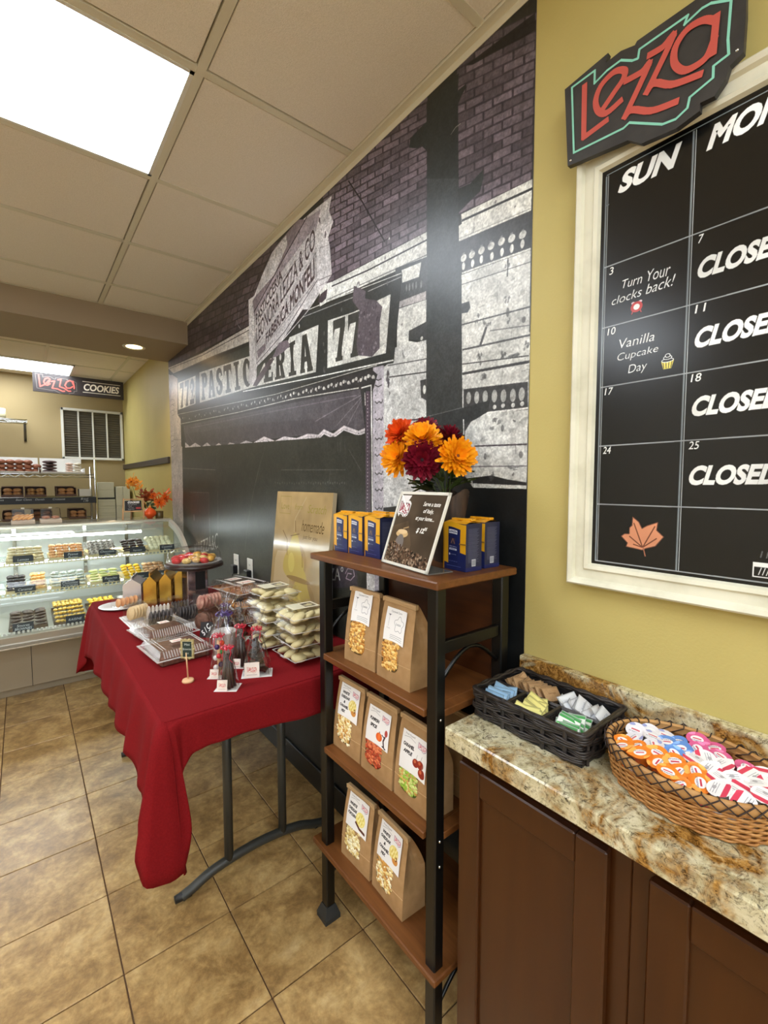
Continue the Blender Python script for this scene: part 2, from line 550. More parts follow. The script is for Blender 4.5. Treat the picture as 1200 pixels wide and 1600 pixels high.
# ------------------------------------------------------------------ the wall print: shapes in millimetres on the wall
MURAL = [
('B',(104,93,101),[2468,2172,3075,2133,3072,2565,2477,2746],22,7,(56,48,54)),
('B',(98,88,95),[3199,2125,3435,2101,3439,2479,3188,2569],18,4,(56,48,54)),
('B',(80,70,75),[-31,2327,1725,2218,2168,2604,56,3060],13,16,(46,38,42)),
('P',(20,20,20),[3220,2507,3436,2478,3437,2439,3393,2449,3319,2472,3246,2492],0.85),
('P',(214,214,208),[2539,2166,3076,2132,3077,2057,2492,2100,2441,2099,2443,2184],1),
('L',(40,38,42),[2533,2150,2773,2126,3077,2108],5,1),
('L',(120,120,118),[2492,2109,3077,2064],4,1),
('P',(214,214,208),[3210,2122,3437,2102,3435,2030,3202,2051,3199,2094,3213,2095],1),
('L',(45,45,45),[3213,2103,3436,2080],6,1),
('L',(150,150,145),[3202,2059,3435,2035],2,1),
('P',(58,58,58),[3202,2051,3435,2029,3436,1940,3215,1960],1),
('D',(205,205,200),[3221,1999],11,10,1),
('L',(150,150,146),[3221,1999,3221,2014],8,0.55),
('D',(205,205,200),[3251,1997],11,10,1),
('L',(150,150,146),[3251,1997,3250,2011],8,0.55),
('D',(205,205,200),[3284,1995],11,10,1),
('L',(150,150,146),[3284,1995,3284,2009],8,0.55),
('D',(205,205,200),[3316,1994],11,10,1),
('L',(150,150,146),[3316,1994,3315,2008],8,0.55),
('D',(205,205,200),[3349,1992],11,10,1),
('L',(150,150,146),[3349,1992,3348,2006],8,0.55),
('D',(205,205,200),[3380,1987],11,10,1),
('L',(150,150,146),[3380,1987,3379,2001],8,0.55),
('D',(205,205,200),[3412,1983],11,10,1),
('L',(150,150,146),[3412,1983,3412,1996],8,0.55),
('D',(220,220,215),[3221,1977],6,11,1),
('D',(220,220,215),[3254,1973],6,11,1),
('D',(220,220,215),[3284,1972],6,11,1),
('D',(220,220,215),[3319,1967],6,11,1),
('D',(220,220,215),[3351,1965],6,11,1),
('D',(220,220,215),[3381,1962],6,11,1),
('D',(220,220,215),[3412,1961],6,11,1),
('L',(214,214,208),[3215,1960,3436,1940],5,1),
('P',(205,205,200),[3214,1956,3436,1937,3437,1679,3218,1726],1),
('P',(205,205,200),[3217,1797,3439,1741,3437,1357,3264,1360,3235,1391,3233,1535,3222,1554],1),
('L',(80,80,80),[3215,1929,3436,1909],2,1),
('L',(80,80,80),[3217,1818,3439,1802],4,1),
('L',(80,80,80),[3220,1748,3439,1734],5,1),
('L',(120,120,120),[3316,1776,3438,1758],3,1),
('L',(60,60,60),[3220,1708,3436,1685],3,1),
('L',(60,60,60),[3221,1681,3438,1670],7,1),
('P',(66,66,66),[3226,1637,3435,1622,3437,1553,3309,1561,3261,1550,3233,1518,3227,1553],1),
('L',(214,214,208),[3226,1640,3435,1625],3,1),
('D',(170,170,166),[3245,1610],9,17,1),
('D',(170,170,166),[3274,1607],9,17,1),
('D',(170,170,166),[3303,1605],9,17,1),
('D',(170,170,166),[3334,1602],9,17,1),
('D',(170,170,166),[3363,1598],9,17,1),
('D',(170,170,166),[3392,1595],9,17,1),
('D',(170,170,166),[3418,1594],9,17,1),
('D',(210,210,205),[3335,1573],6,6,1),
('D',(210,210,205),[3362,1573],6,6,1),
('D',(210,210,205),[3393,1570],6,6,1),
('D',(210,210,205),[3420,1570],6,6,1),
('L',(225,225,220),[3309,1561,3437,1557],5,1),
('P',(205,205,200),[3309,1555,3437,1551,3437,1376,3264,1377,3234,1448,3239,1509,3272,1536],1),
('L',(70,64,68),[3268,1474,3436,1468],4,1),
('L',(110,106,108),[3241,1418,3437,1414],3,1),
('P',(45,44,44),[3261,1386,3328,1392,3378,1381,3436,1373,3436,1365,3264,1371],1),
('L',(215,215,210),[3267,1363,3437,1361],9,1),
('P',(24,25,25),[3218,1359,3437,1355,3438,1299,3207,1288],1),
('P',(24,25,25),[3225,1341,3436,1351,3443,700,2702,-11,2706,769,3171,1171],1),
('D',(80,80,80),[3368,1928],8,12,0.75),
('D',(80,80,80),[3370,1841],9,12,0.75),
('D',(80,80,80),[3372,1808],5,12,0.75),
('D',(80,80,80),[3375,1785],7,10,0.75),
('D',(80,80,80),[3270,1821],9,14,0.75),
('D',(80,80,80),[3295,1807],9,10,0.75),
('D',(80,80,80),[3308,1792],12,10,0.75),
('D',(80,80,80),[3430,1711],10,14,0.75),
('D',(80,80,80),[3395,1695],22,8,0.75),
('D',(80,80,80),[3420,1776],6,8,0.75),
('D',(80,80,80),[3361,1702],9,14,0.75),
('D',(80,80,80),[3284,1715],8,12,0.75),
('L',(60,60,60),[3370,1943,3369,1897],3,1),
('L',(75,75,75),[3304,1789,3284,1745],8,1),
('D',(84,84,84),[3283,1708],9,18,0.7),
('D',(84,84,84),[3300,1659],14,14,0.7),
('D',(84,84,84),[3357,1703],7,12,0.7),
('D',(84,84,84),[3390,1695],20,6,0.7),
('D',(84,84,84),[3336,1529],20,16,0.7),
('D',(84,84,84),[3399,1531],7,6,0.7),
('D',(84,84,84),[3397,1408],22,6,0.7),
('D',(84,84,84),[3328,1389],12,16,0.7),
('D',(84,84,84),[3306,1444],5,9,0.7),
('D',(84,84,84),[3361,1515],5,9,0.7),
('D',(84,84,84),[3419,1443],6,9,0.7),
('P',(38,42,40),[3069,2504,3196,2504,3194,2460,3200,2188,3073,2250],1),
('P',(52,56,55),[3072,2287,3198,2224,3203,2055,3214,1958,3218,1726,3075,1756,3074,1871],1),
('P',(56,58,57),[3073,1834,3217,1797,3224,1536,3230,1333,3077,1330],1),
('P',(36,40,38),[3071,2452,2996,2446,2992,2420,3027,2399,3046,2396,3072,2366],1),
('P',(36,40,38),[3195,2421,3204,2435,3222,2449,3222,2458,3194,2460],1),
('P',(44,48,46),[3198,2196,3242,2188,3286,2202,3287,2178,3277,2151,3260,2147,3217,2135,3199,2130],1),
('P',(60,62,62),[3076,1865,2993,1858,2992,1832,3039,1818,3070,1800,3077,1802],1),
('D',(214,214,208),[3053,1821],6,6,1),
('P',(66,68,68),[3214,1877,3243,1875,3248,1857,3238,1846,3214,1850],1),
('P',(50,52,52),[3075,1580,3220,1585,3319,1593,3314,1564,3272,1548,3227,1536,3076,1546],1),
('L',(110,112,110),[3075,1577,3220,1586],2,1),
('L',(214,214,208),[3227,1553,3229,1501],4,1),
('P',(36,37,37),[3076,1503,3233,1509,3236,1315,3078,1310],1),
('L',(150,150,140),[3168,2358,3186,2367,3205,2366],2,1),
('P',(60,62,62),[2925,2078,3076,2058,3077,1910,2925,1913],1),
('P',(205,205,200),[2944,1943,3073,1932,3072,1866,2993,1859,2992,1828,3074,1799,3075,1756,2932,1787,2935,1890],1),
('P',(170,165,165),[2947,1965,3071,1958,3071,1933,2944,1946],1),
('P',(214,214,208),[2957,2061,3049,2052,3039,2011,2959,2020],1),
('D',(140,140,138),[2981,1997],4,12,0.6),
('D',(140,140,138),[2995,1995],4,12,0.6),
('D',(140,140,138),[3011,1992],4,12,0.6),
('D',(140,140,138),[3026,1990],4,12,0.6),
('D',(140,140,138),[3049,1986],4,12,0.6),
('P',(200,200,197),[2919,1823,3073,1811,3075,1577,2926,1571,2806,1578,2802,1769,2877,1773],1),
('P',(198,198,196),[2807,1773,2926,1755,2926,1576,3075,1570,3078,1310,2801,1279,2802,1687],1),
('P',(178,172,180),[2803,1814,2864,1801,2857,235,2795,225],1),
('L',(70,70,70),[2885,1771,3074,1754],3,1),
('L',(60,60,60),[2893,1731,3074,1714],4,1),
('L',(70,55,64),[2926,1579,3044,1573],5,1),
('D',(70,66,70),[2885,1727],14,32,1),
('D',(90,90,88),[2969,1787],8,14,0.7),
('P',(70,70,70),[3047,1693,3074,1693,3075,1627,3051,1640],1),
('D',(214,214,208),[3066,1662],7,14,1),
('P',(48,50,48),[2308,2109,2533,2088,2961,2045,2954,2030,2916,1774,2503,1798,1600,1879,1136,1907,1152,2139,1799,2063],1),
('P',(56,60,54),[149,2248,1133,2156,1730,2114,1807,2071,2007,2025,2332,2023,2328,1824,1702,1877,262,1956,209,1963],1),
('L',(214,214,208),[2351,2114,2534,2098,2687,2081,2954,2052],3,1),
('L',(150,150,148),[2295,2098,2687,2061],3,1),
('L',(170,170,168),[2773,2053,2954,2041],3,1),
('L',(225,225,220),[1600,1886,2443,1817,2916,1783],5,1),
('L',(34,34,34),[2954,2030,2916,1776],3,1),
('P',(198,197,190),[283,2160,736,2133,713,1940,272,1953],1),
('P',(198,197,190),[822,2138,1735,2056,1752,1887,816,1932],1),
('P',(198,197,190),[2169,2043,2430,2029,2404,1841,1718,1889,1774,1903,1883,1982,2013,1995,2118,1992],1),
('P',(198,197,190),[2504,2026,2687,2007,2901,2003,2875,1815,2496,1839],1),
('W',(58,58,54),[297,1959,705,1944,715,2125,317,2148],'772',(198,197,190)),
('W',(58,58,54),[849,1943,1744,1895,1723,2052,853,2122],'PASTIC',(198,197,190)),
('W',(58,58,54),[1871,1887,2389,1851,2372,2021,1884,2009],'ERIA',(198,197,190)),
('W',(58,58,54),[2530,1853,2738,1840,2744,1999,2532,2015],'77',(198,197,190)),
('P',(86,78,84),[2731,2077,2761,2057,2756,2034,2821,2007,2856,1975,2841,1924,2841,1839,2797,1820,2712,1843,2702,1886,2722,2001,2678,2049,2687,2101],1),
('D',(50,44,50),[2722,1853],5.533265554575144,5.533265554575144,0.6),
('D',(120,112,118),[2748,1933],3.4030927323372038,3.4030927323372038,0.6),
('D',(120,112,118),[2729,1962],5.868102815667748,5.868102815667748,0.6),
('D',(150,142,148),[2733,1859],3.7138938812756743,3.7138938812756743,0.6),
('D',(120,112,118),[2802,1921],3.7081442692123034,3.7081442692123034,0.6),
('D',(150,142,148),[2760,1894],4.868705084669106,4.868705084669106,0.6),
('D',(120,112,118),[2775,1967],5.380020251284989,5.380020251284989,0.6),
('D',(120,112,118),[2765,2009],3.971498294499487,3.971498294499487,0.6),
('D',(50,44,50),[2732,1898],3.6801175781431463,3.6801175781431463,0.6),
('D',(50,44,50),[2750,1988],4.389022073445064,4.389022073445064,0.6),
('D',(50,44,50),[2775,2012],4.714207784069741,4.714207784069741,0.6),
('D',(150,142,148),[2817,1864],4.357138660529456,4.357138660529456,0.6),
('D',(150,142,148),[2780,1950],4.423712036065645,4.423712036065645,0.6),
('D',(150,142,148),[2823,1859],3.777025475146421,3.777025475146421,0.6),
('D',(150,142,148),[2806,1912],3.320485613104967,3.320485613104967,0.6),
('D',(120,112,118),[2780,2006],5.8957264246563685,5.8957264246563685,0.6),
('D',(50,44,50),[2752,1980],4.084568324742225,4.084568324742225,0.6),
('D',(50,44,50),[2829,1947],4.565951729137479,4.565951729137479,0.6),
('D',(150,142,148),[2771,1973],3.543794589999664,3.543794589999664,0.6),
('D',(150,142,148),[2732,1991],5.031377480400812,5.031377480400812,0.6),
('D',(150,142,148),[2809,1848],5.716919028523562,5.716919028523562,0.6),
('D',(150,142,148),[2767,1966],3.494848439499594,3.494848439499594,0.6),
('D',(120,112,118),[2746,1912],5.8746281394518185,5.8746281394518185,0.6),
('D',(50,44,50),[2821,1985],5.7745957548778355,5.7745957548778355,0.6),
('D',(150,142,148),[2739,1843],5.1370289634807556,5.1370289634807556,0.6),
('D',(120,112,118),[2743,1865],4.130886907171158,4.130886907171158,0.6),
('D',(120,112,118),[2795,1931],5.24187379866985,5.24187379866985,0.6),
('D',(150,142,148),[2751,1970],4.94549165993665,4.94549165993665,0.6),
('D',(120,112,118),[2782,1885],3.338871510528489,3.338871510528489,0.6),
('D',(50,44,50),[2788,1902],4.644357161435098,4.644357161435098,0.6),
('D',(50,44,50),[2789,1899],4.617244693817431,4.617244693817431,0.6),
('D',(120,112,118),[2807,1980],3.0368347421939266,3.0368347421939266,0.6),
('D',(120,112,118),[2735,1899],3.2322653515599122,3.2322653515599122,0.6),
('D',(150,142,148),[2745,1870],4.710985269410619,4.710985269410619,0.6),
('D',(150,142,148),[2721,1989],4.586806148821237,4.586806148821237,0.6),
('D',(120,112,118),[2805,1852],4.646083816931466,4.646083816931466,0.6),
('D',(120,112,118),[2829,1837],3.986101561599294,3.986101561599294,0.6),
('D',(120,112,118),[2826,1882],5.046013681763934,5.046013681763934,0.6),
('D',(50,44,50),[2806,1987],4.918421084160961,4.918421084160961,0.6),
('D',(50,44,50),[2721,1990],3.629553733609552,3.629553733609552,0.6),
('D',(150,142,148),[2721,1979],4.375820128161184,4.375820128161184,0.6),
('D',(120,112,118),[2832,1839],4.143062069987314,4.143062069987314,0.6),
('D',(120,112,118),[2804,1962],4.918280395373651,4.918280395373651,0.6),
('D',(150,142,148),[2807,1835],3.11565551801214,3.11565551801214,0.6),
('D',(150,142,148),[2800,1986],4.225607637763481,4.225607637763481,0.6),
('D',(50,44,50),[2748,1967],3.8156262431522725,3.8156262431522725,0.6),
('D',(50,44,50),[2722,1923],5.664804229357465,5.664804229357465,0.6),
('D',(50,44,50),[2783,1910],4.0555387674836485,4.0555387674836485,0.6),
('D',(120,112,118),[2783,1916],4.644473485248989,4.644473485248989,0.6),
('D',(50,44,50),[2826,1942],3.200651929028255,3.200651929028255,0.6),
('D',(50,44,50),[2761,1858],4.4926097062758075,4.4926097062758075,0.6),
('D',(150,142,148),[2783,1968],3.730553288128011,3.730553288128011,0.6),
('D',(120,112,118),[2820,1911],5.93506457511299,5.93506457511299,0.6),
('D',(120,112,118),[2772,1888],4.851424430009857,4.851424430009857,0.6),
('D',(120,112,118),[2770,1962],5.740928917664673,5.740928917664673,0.6),
('D',(120,112,118),[2735,1891],3.2710195628080485,3.2710195628080485,0.6),
('D',(150,142,148),[2718,1911],5.897757564074832,5.897757564074832,0.6),
('D',(150,142,148),[2789,1970],3.1276971407477308,3.1276971407477308,0.6),
('D',(120,112,118),[2804,1831],4.74227149480187,4.74227149480187,0.6),
('D',(150,142,148),[2827,1994],3.6725564245419795,3.6725564245419795,0.6),
('D',(110,106,108),[2714,2097],10,10,0.8),
('D',(200,200,200),[2714,2092],7,7,1),
('D',(90,88,88),[2471,1834],8,22,1),
('D',(84,80,82),[2887,1736],11,26,1),
('D',(110,110,108),[2474,1984],5,8,0.7),
('D',(110,110,108),[2468,1941],5,8,0.7),
('D',(110,110,108),[2478,1911],5,8,0.7),
('D',(110,110,108),[2603,2040],5,8,0.7),
('D',(110,110,108),[2883,2045],5,8,0.7),
('P',(192,186,178),[-13,2332,895,2254,1702,2218,1701,2136,1135,2186,150,2257],1),
('L',(52,46,46),[24,2318,894,2238,1701,2197],4,1),
('L',(90,84,80),[150,2257,1701,2136],3,1),
('L',(30,26,28),[2003,2495,1822,2419,1604,2306],5,1),
('L',(36,30,34),[1524,2488,1535,2359,1547,2243],6,1),
('L',(150,150,150),[1532,2294,1548,2262,1583,2234],3,1),
('P',(196,192,192),[1702,2355,1829,2350,1981,2414,2174,2485,2317,2504,2422,2499,2539,2492,2518,2445,2548,2392,2511,2347,2524,2294,2535,2194,2432,2149,2344,2110,2119,2049,1796,1985,1783,1887,1681,1918,1701,2019],1),
('P',(130,118,124),[1769,2272,2342,2489,2265,2523,2023,2496,1994,2417,1756,2331],1),
('P',(190,186,186),[2003,2487,2149,2505,2160,2458,2019,2374,1819,2348,1756,2337,1881,2422],1),
('P',(150,140,146),[1772,2269,2329,2496,2455,2479,2409,2405,2115,2366,1771,2234],1),
('P',(178,174,174),[1771,2245,2115,2366,2409,2433,2419,2335,2428,2209,1797,1999],1),
('L',(50,40,46),[1769,2269,2057,2387,2341,2499],6,1),
('L',(60,52,56),[1772,2269,1793,2000],3,1),
('L',(70,60,66),[1793,2000,2120,2080,2422,2211],4,1),
('L',(90,84,88),[1796,2199,2114,2329,2409,2389],2,1),
('L',(90,84,88),[1792,2093,2123,2175,2413,2326],2,1),
('L',(80,74,78),[2410,2327,2411,2226],3,1),
('L',(110,104,108),[1903,2067,2405,2211],3,1),
('T',(70,58,62),[1796,2195,2106,2328,2094,2380,1790,2250],'PASTICCERIA',0.02,0),
('T',(70,58,62),[1797,2099,2408,2350,2404,2435,1796,2181],'LEONORA LEZZA & CO',0.01,0),
('T',(70,58,62),[1912,2072,2403,2226,2401,2314,1914,2123],'FABBRICA MONFELI',0.03,0),
('L',(150,142,146),[1798,2020,1903,2054],12,1),
('P',(120,110,116),[1799,2063,1904,2081,1911,2052,1816,2024],1),
('P',(50,46,48),[2105,2052,2308,2103,2345,2116,2296,2130,2270,2120,2176,2078],1),
('P',(110,100,106),[1982,1989,2061,2044,2147,2036,2174,2004,2118,1992,2028,1985],1),
('P',(90,80,84),[1737,1894,1794,1928,1950,1989,2013,1982,1881,1919,1792,1885],1),
('D',(214,214,208),[2263,2068],5,9,1),
('D',(70,60,66),[2443,2435],10,22,0.8),
('D',(90,80,86),[2490,2366],6,14,0.8),
('L',(120,112,116),[2433,2207,2535,2194],3,1),
('L',(120,112,116),[2439,2183,2535,2178],2,1),
('L',(130,120,126),[2441,2332,2526,2314],3,0.6),
('P',(70,60,66),[2426,2120,2449,2147,2503,2151,2492,2117,2459,2110],1),
('L',(34,28,32),[2654,2490,2742,2373,2870,2185],5,1),
('D',(214,214,208),[2893,2186],4,4,1),
('D',(70,64,68),[2879,2178],6,9,1),
('P',(50,48,48),[224,1914,1789,1808,2792,1778,2829,1752,2802,1700,2714,1717,1786,1747,371,1821],1),
('L',(180,178,170),[236,1920,2008,1808,2824,1785],3,1),
('D',(205,203,196),[387,1875],5.0,7,0.95),
('D',(170,168,164),[441,1870],4,5,0.8),
('D',(205,203,196),[558,1852],5.0,7,0.95),
('D',(170,168,164),[594,1844],4,5,0.8),
('D',(205,203,196),[703,1851],5.0,7,0.95),
('D',(170,168,164),[725,1856],4,5,0.8),
('D',(205,203,196),[797,1854],5.0,7,0.95),
('D',(170,168,164),[840,1833],4,5,0.8),
('D',(205,203,196),[917,1835],5.0,7,0.95),
('D',(170,168,164),[949,1845],4,5,0.8),
('D',(205,203,196),[1030,1835],5.0,7,0.95),
('D',(170,168,164),[1047,1824],4,5,0.8),
('D',(205,203,196),[1104,1839],5.0,7,0.95),
('D',(170,168,164),[1142,1836],4,5,0.8),
('D',(205,203,196),[1202,1822],5.0,7,0.95),
('D',(170,168,164),[1229,1816],4,5,0.8),
('D',(205,203,196),[1296,1823],5.0,7,0.95),
('D',(170,168,164),[1312,1827],4,5,0.8),
('D',(205,203,196),[1357,1826],5.0,7,0.95),
('D',(170,168,164),[1390,1808],4,5,0.8),
('D',(205,203,196),[1441,1811],5.0,7,0.95),
('D',(170,168,164),[1465,1820],4,5,0.8),
('D',(205,203,196),[1522,1812],5.0,7,0.95),
('D',(170,168,164),[1535,1802],4,5,0.8),
('D',(205,203,196),[1574,1816],5.0,7,0.95),
('D',(170,168,164),[1603,1813],4,5,0.8),
('D',(205,203,196),[1646,1802],5.0,7,0.95),
('D',(170,168,164),[1667,1796],4,5,0.8),
('D',(205,203,196),[1716,1802],5.0,7,0.95),
('D',(170,168,164),[1729,1807],4,5,0.8),
('D',(205,203,196),[1761,1806],5.0,7,0.95),
('D',(170,168,164),[1787,1790],4,5,0.8),
('D',(205,203,196),[1825,1793],5.0,7,0.95),
('D',(170,168,164),[1844,1801],4,5,0.8),
('D',(205,203,196),[1886,1794],5.0,7,0.95),
('D',(170,168,164),[1897,1785],4,5,0.8),
('D',(205,203,196),[1926,1798],5.0,7,0.95),
('D',(170,168,164),[1950,1796],4,5,0.8),
('D',(205,203,196),[1983,1786],5.0,7,0.95),
('D',(170,168,164),[1999,1781],4,5,0.8),
('D',(205,203,196),[2037,1787],5.0,7,0.95),
('D',(170,168,164),[2047,1791],4,5,0.8),
('D',(205,203,196),[2072,1791],5.0,7,0.95),
('D',(170,168,164),[2093,1777],4,5,0.8),
('D',(205,203,196),[2123,1779],8.5,7,0.95),
('D',(170,168,164),[2138,1786],4,5,0.8),
('D',(205,203,196),[2172,1781],8.5,7,0.95),
('D',(170,168,164),[2181,1773],4,5,0.8),
('D',(205,203,196),[2204,1784],8.5,7,0.95),
('D',(170,168,164),[2223,1782],4,5,0.8),
('D',(205,203,196),[2249,1773],8.5,7,0.95),
('D',(170,168,164),[2263,1769],4,5,0.8),
('D',(205,203,196),[2293,1775],8.5,7,0.95),
('D',(170,168,164),[2302,1778],4,5,0.8),
('D',(205,203,196),[2322,1778],8.5,7,0.95),
('D',(170,168,164),[2339,1766],4,5,0.8),
('D',(205,203,196),[2363,1768],8.5,7,0.95),
('D',(170,168,164),[2376,1775],4,5,0.8),
('D',(205,203,196),[2403,1770],8.5,7,0.95),
('D',(170,168,164),[2411,1762],4,5,0.8),
('D',(205,203,196),[2429,1773],8.5,7,0.95),
('D',(170,168,164),[2445,1771],4,5,0.8),
('D',(205,203,196),[2467,1763],8.5,7,0.95),
('D',(170,168,164),[2478,1759],4,5,0.8),
('D',(205,203,196),[2503,1765],8.5,7,0.95),
('D',(170,168,164),[2510,1768],4,5,0.8),
('D',(205,203,196),[2527,1768],8.5,7,0.95),
('D',(170,168,164),[2542,1756],4,5,0.8),
('D',(205,203,196),[2561,1759],8.5,7,0.95),
('D',(170,168,164),[2572,1765],4,5,0.8),
('D',(205,203,196),[2595,1760],8.5,7,0.95),
('D',(170,168,164),[2601,1754],4,5,0.8),
('D',(205,203,196),[2616,1764],8.5,7,0.95),
('D',(170,168,164),[2630,1762],4,5,0.8),
('D',(205,203,196),[2648,1755],8.5,7,0.95),
('D',(170,168,164),[2658,1751],4,5,0.8),
('D',(205,203,196),[2679,1756],8.5,7,0.95),
('D',(170,168,164),[2685,1759],4,5,0.8),
('D',(205,203,196),[2699,1760],8.5,7,0.95),
('D',(170,168,164),[2712,1749],4,5,0.8),
('D',(205,203,196),[2728,1751],8.5,7,0.95),
('D',(170,168,164),[2738,1757],4,5,0.8),
('D',(205,203,196),[2757,1753],8.5,7,0.95),
('D',(170,168,164),[2763,1747],4,5,0.8),
('D',(205,203,196),[2775,1756],8.5,7,0.95),
('D',(170,168,164),[2787,1754],4,5,0.8),
('D',(205,203,196),[2803,1748],8.5,7,0.95),
('D',(170,168,164),[2811,1744],4,5,0.8),
('L',(200,198,190),[322,1837,1531,1780,2197,1759,2714,1724],4,1),
('P',(80,75,79),[396,1816,1530,1767,2197,1742,2719,1719,2753,1701,2756,1563,2615,1587,2437,1581,1916,1598,1435,1603,454,1648],1),
('P',(70,64,68),[414,1748,1783,1690,2510,1637,2509,1586,1917,1603,454,1655],0.7),
('L',(120,110,118),[561,1782,1786,1737,2702,1699],5,0.6),
('L',(150,142,148),[2748,1696,2564,1602],4,0.45),
('L',(150,142,148),[2745,1689,2641,1595],4,0.45),
('L',(150,142,148),[419,1796,642,1663],4,0.45),
('L',(150,142,148),[404,1790,504,1672],4,0.45),
('L',(150,142,148),[2736,1697,2393,1635],4,0.45),
('P',(50,50,50),[2725,1719,2792,1721,2797,1560,2769,1431,2755,1364,2756,1563],1),
('L',(214,214,208),[2731,1721,2792,1721,2794,1365],5,1),
('L',(225,225,220),[2753,1701,2756,1655],3,1),
('P',(198,190,192),[433,1686,549,1648,686,1665,830,1627,951,1649,1060,1609,1184,1628,1297,1594,1376,1619,1507,1597,1630,1611,1731,1592,1873,1614,2001,1582,2100,1596,2228,1578,2329,1589,2422,1578,2466,1596,2536,1572,2616,1596,2713,1567,2753,1573,2753,1554,2713,1548,2615,1577,2536,1551,2466,1575,2422,1556,2328,1567,2227,1555,2100,1572,2000,1557,1872,1588,1730,1565,1629,1583,1505,1568,1374,1589,1295,1563,1182,1596,1057,1576,948,1615,828,1592,683,1629,546,1610,429,1647],1),
('L',(70,66,68),[431,1664,547,1626,684,1644,829,1607,949,1630,1058,1590,1182,1610,1296,1577,1375,1602,1506,1580,1629,1595,1730,1576,1872,1600,2000,1568,2100,1582,2228,1564,2329,1577,2422,1565,2466,1584,2536,1560,2615,1585,2713,1556,2753,1562],2,0.5),
('D',(80,76,78),[547,1629],3,3,1),
('D',(80,76,78),[829,1610],3,3,1),
('D',(80,76,78),[1058,1593],3,3,1),
('D',(80,76,78),[1296,1579],3,3,1),
('D',(80,76,78),[1506,1582],3,3,1),
('D',(80,76,78),[1730,1578],3,3,1),
('D',(80,76,78),[2000,1569],3,3,1),
('D',(80,76,78),[2228,1566],3,3,1),
('D',(80,76,78),[2422,1567],3,3,1),
('D',(80,76,78),[2536,1562],3,3,1),
('D',(80,76,78),[2713,1557],3,3,1),
('P',(176,166,160),[-1,2232,96,2259,265,2199,236,1920,326,1875,315,1358,-36,1357],1),
('P',(176,166,160),[-54,1566,322,1551,289,1054,70,1026,-8,1186,-65,1209],1),
('P',(170,162,158),[5,2278,218,2213,222,1708,363,1648,273,-7,75,-66,-23,1672],1),
('L',(70,62,60),[25,2049,73,2063,151,2046,159,2019,91,2017],3,1),
('L',(70,62,60),[20,2005,69,2020,146,2004,154,1976,86,1973],3,1),
('L',(70,62,60),[15,1961,64,1976,141,1961,150,1933,81,1930],3,1),
('L',(70,62,60),[-9,1753,40,1770,119,1758,128,1731,58,1724],3,1),
('L',(70,62,60),[-14,1708,35,1726,114,1714,123,1687,53,1680],3,1),
('L',(70,62,60),[-19,1663,30,1681,110,1670,118,1643,48,1635],3,1),
('D',(70,64,62),[256,1494],3,3,1),
('D',(70,64,62),[248,1423],3,3,1),
('D',(70,64,62),[242,1357],3,3,1),
('D',(70,64,62),[234,1285],3,3,1),
('D',(70,64,62),[232,1267],3,3,1),
('D',(70,64,62),[231,1249],3,3,1),
('D',(70,64,62),[229,1231],3,3,1),
('L',(80,72,70),[94,1733,370,1710],3,1),
('P',(50,50,44),[345,1650,2711,1552,2802,1544,2801,1268,2707,919,2612,98,2405,-17,268,-62],1),
('P',(64,54,50),[545,1308,962,1314,945,872,520,818],0.8),
('L',(118,116,108),[333,1492,1109,1460],4,1),
('L',(104,100,94),[526,1307,962,1309,955,914],4,1),
('L',(130,130,126),[1143,1326,1123,815],5,0.7),
('L',(110,112,110),[965,1141,977,876],12,0.6),
('D',(150,140,138),[608,1120],9,26,0.8),
('L',(104,104,96),[1839,1514,1734,1349,1630,1146,1585,987],5,0.6),
('L',(84,84,78),[2064,1437,2624,1424],3,1),
('L',(76,76,70),[2515,1426,2502,1367],3,1),
('D',(112,112,104),[1996,1377],4,5,0.5),
('D',(112,112,104),[2023,1374],4,5,0.5),
('D',(112,112,104),[2049,1371],4,5,0.5),
('D',(112,112,104),[2075,1376],4,5,0.5),
('D',(112,112,104),[2101,1373],4,5,0.5),
('D',(112,112,104),[2126,1370],4,5,0.5),
('D',(112,112,104),[2151,1375],4,5,0.5),
('D',(112,112,104),[2175,1372],4,5,0.5),
('D',(112,112,104),[2199,1370],4,5,0.5),
('D',(112,112,104),[2222,1374],4,5,0.5),
('D',(112,112,104),[2245,1372],4,5,0.5),
('D',(112,112,104),[2268,1376],4,5,0.5),
('D',(112,112,104),[2290,1374],4,5,0.5),
('D',(112,112,104),[2312,1371],4,5,0.5),
('D',(112,112,104),[2333,1376],4,5,0.5),
('D',(112,112,104),[2354,1373],4,5,0.5),
('D',(112,112,104),[2375,1370],4,5,0.5),
('D',(112,112,104),[2396,1375],4,5,0.5),
('D',(112,112,104),[2416,1372],4,5,0.5),
('D',(112,112,104),[2435,1370],4,5,0.5),
('D',(112,112,104),[2455,1374],4,5,0.5),
('D',(112,112,104),[2474,1371],4,5,0.5),
('D',(112,112,104),[2493,1376],4,5,0.5),
('D',(112,112,104),[2512,1373],4,5,0.5),
('D',(112,112,104),[2530,1371],4,5,0.5),
('D',(112,112,104),[2548,1375],4,5,0.5),
('D',(112,112,104),[2566,1373],4,5,0.5),
('D',(112,112,104),[2583,1370],4,5,0.5),
('D',(112,112,104),[2600,1374],4,5,0.5),
('D',(112,112,104),[2617,1372],4,5,0.5),
('T',(176,176,172),[579,835,1117,943,1124,1052,586,917],'ALLEZZA&C',0.0,0),
('L',(90,90,86),[1640,1554,1644,1518],3,1),
('L',(96,94,90),[1882,1559,1745,1362],3,0.5),
('L',(90,90,86),[2646,1504,2729,1418],3,0.7),
('L',(80,80,76),[2549,1539,2552,1495],3,0.6),
('L',(80,80,76),[2569,1537,2572,1494],3,0.6),
('L',(80,80,76),[2589,1536,2591,1493],3,0.6),
('L',(80,80,76),[2621,1534,2623,1491],3,0.6),
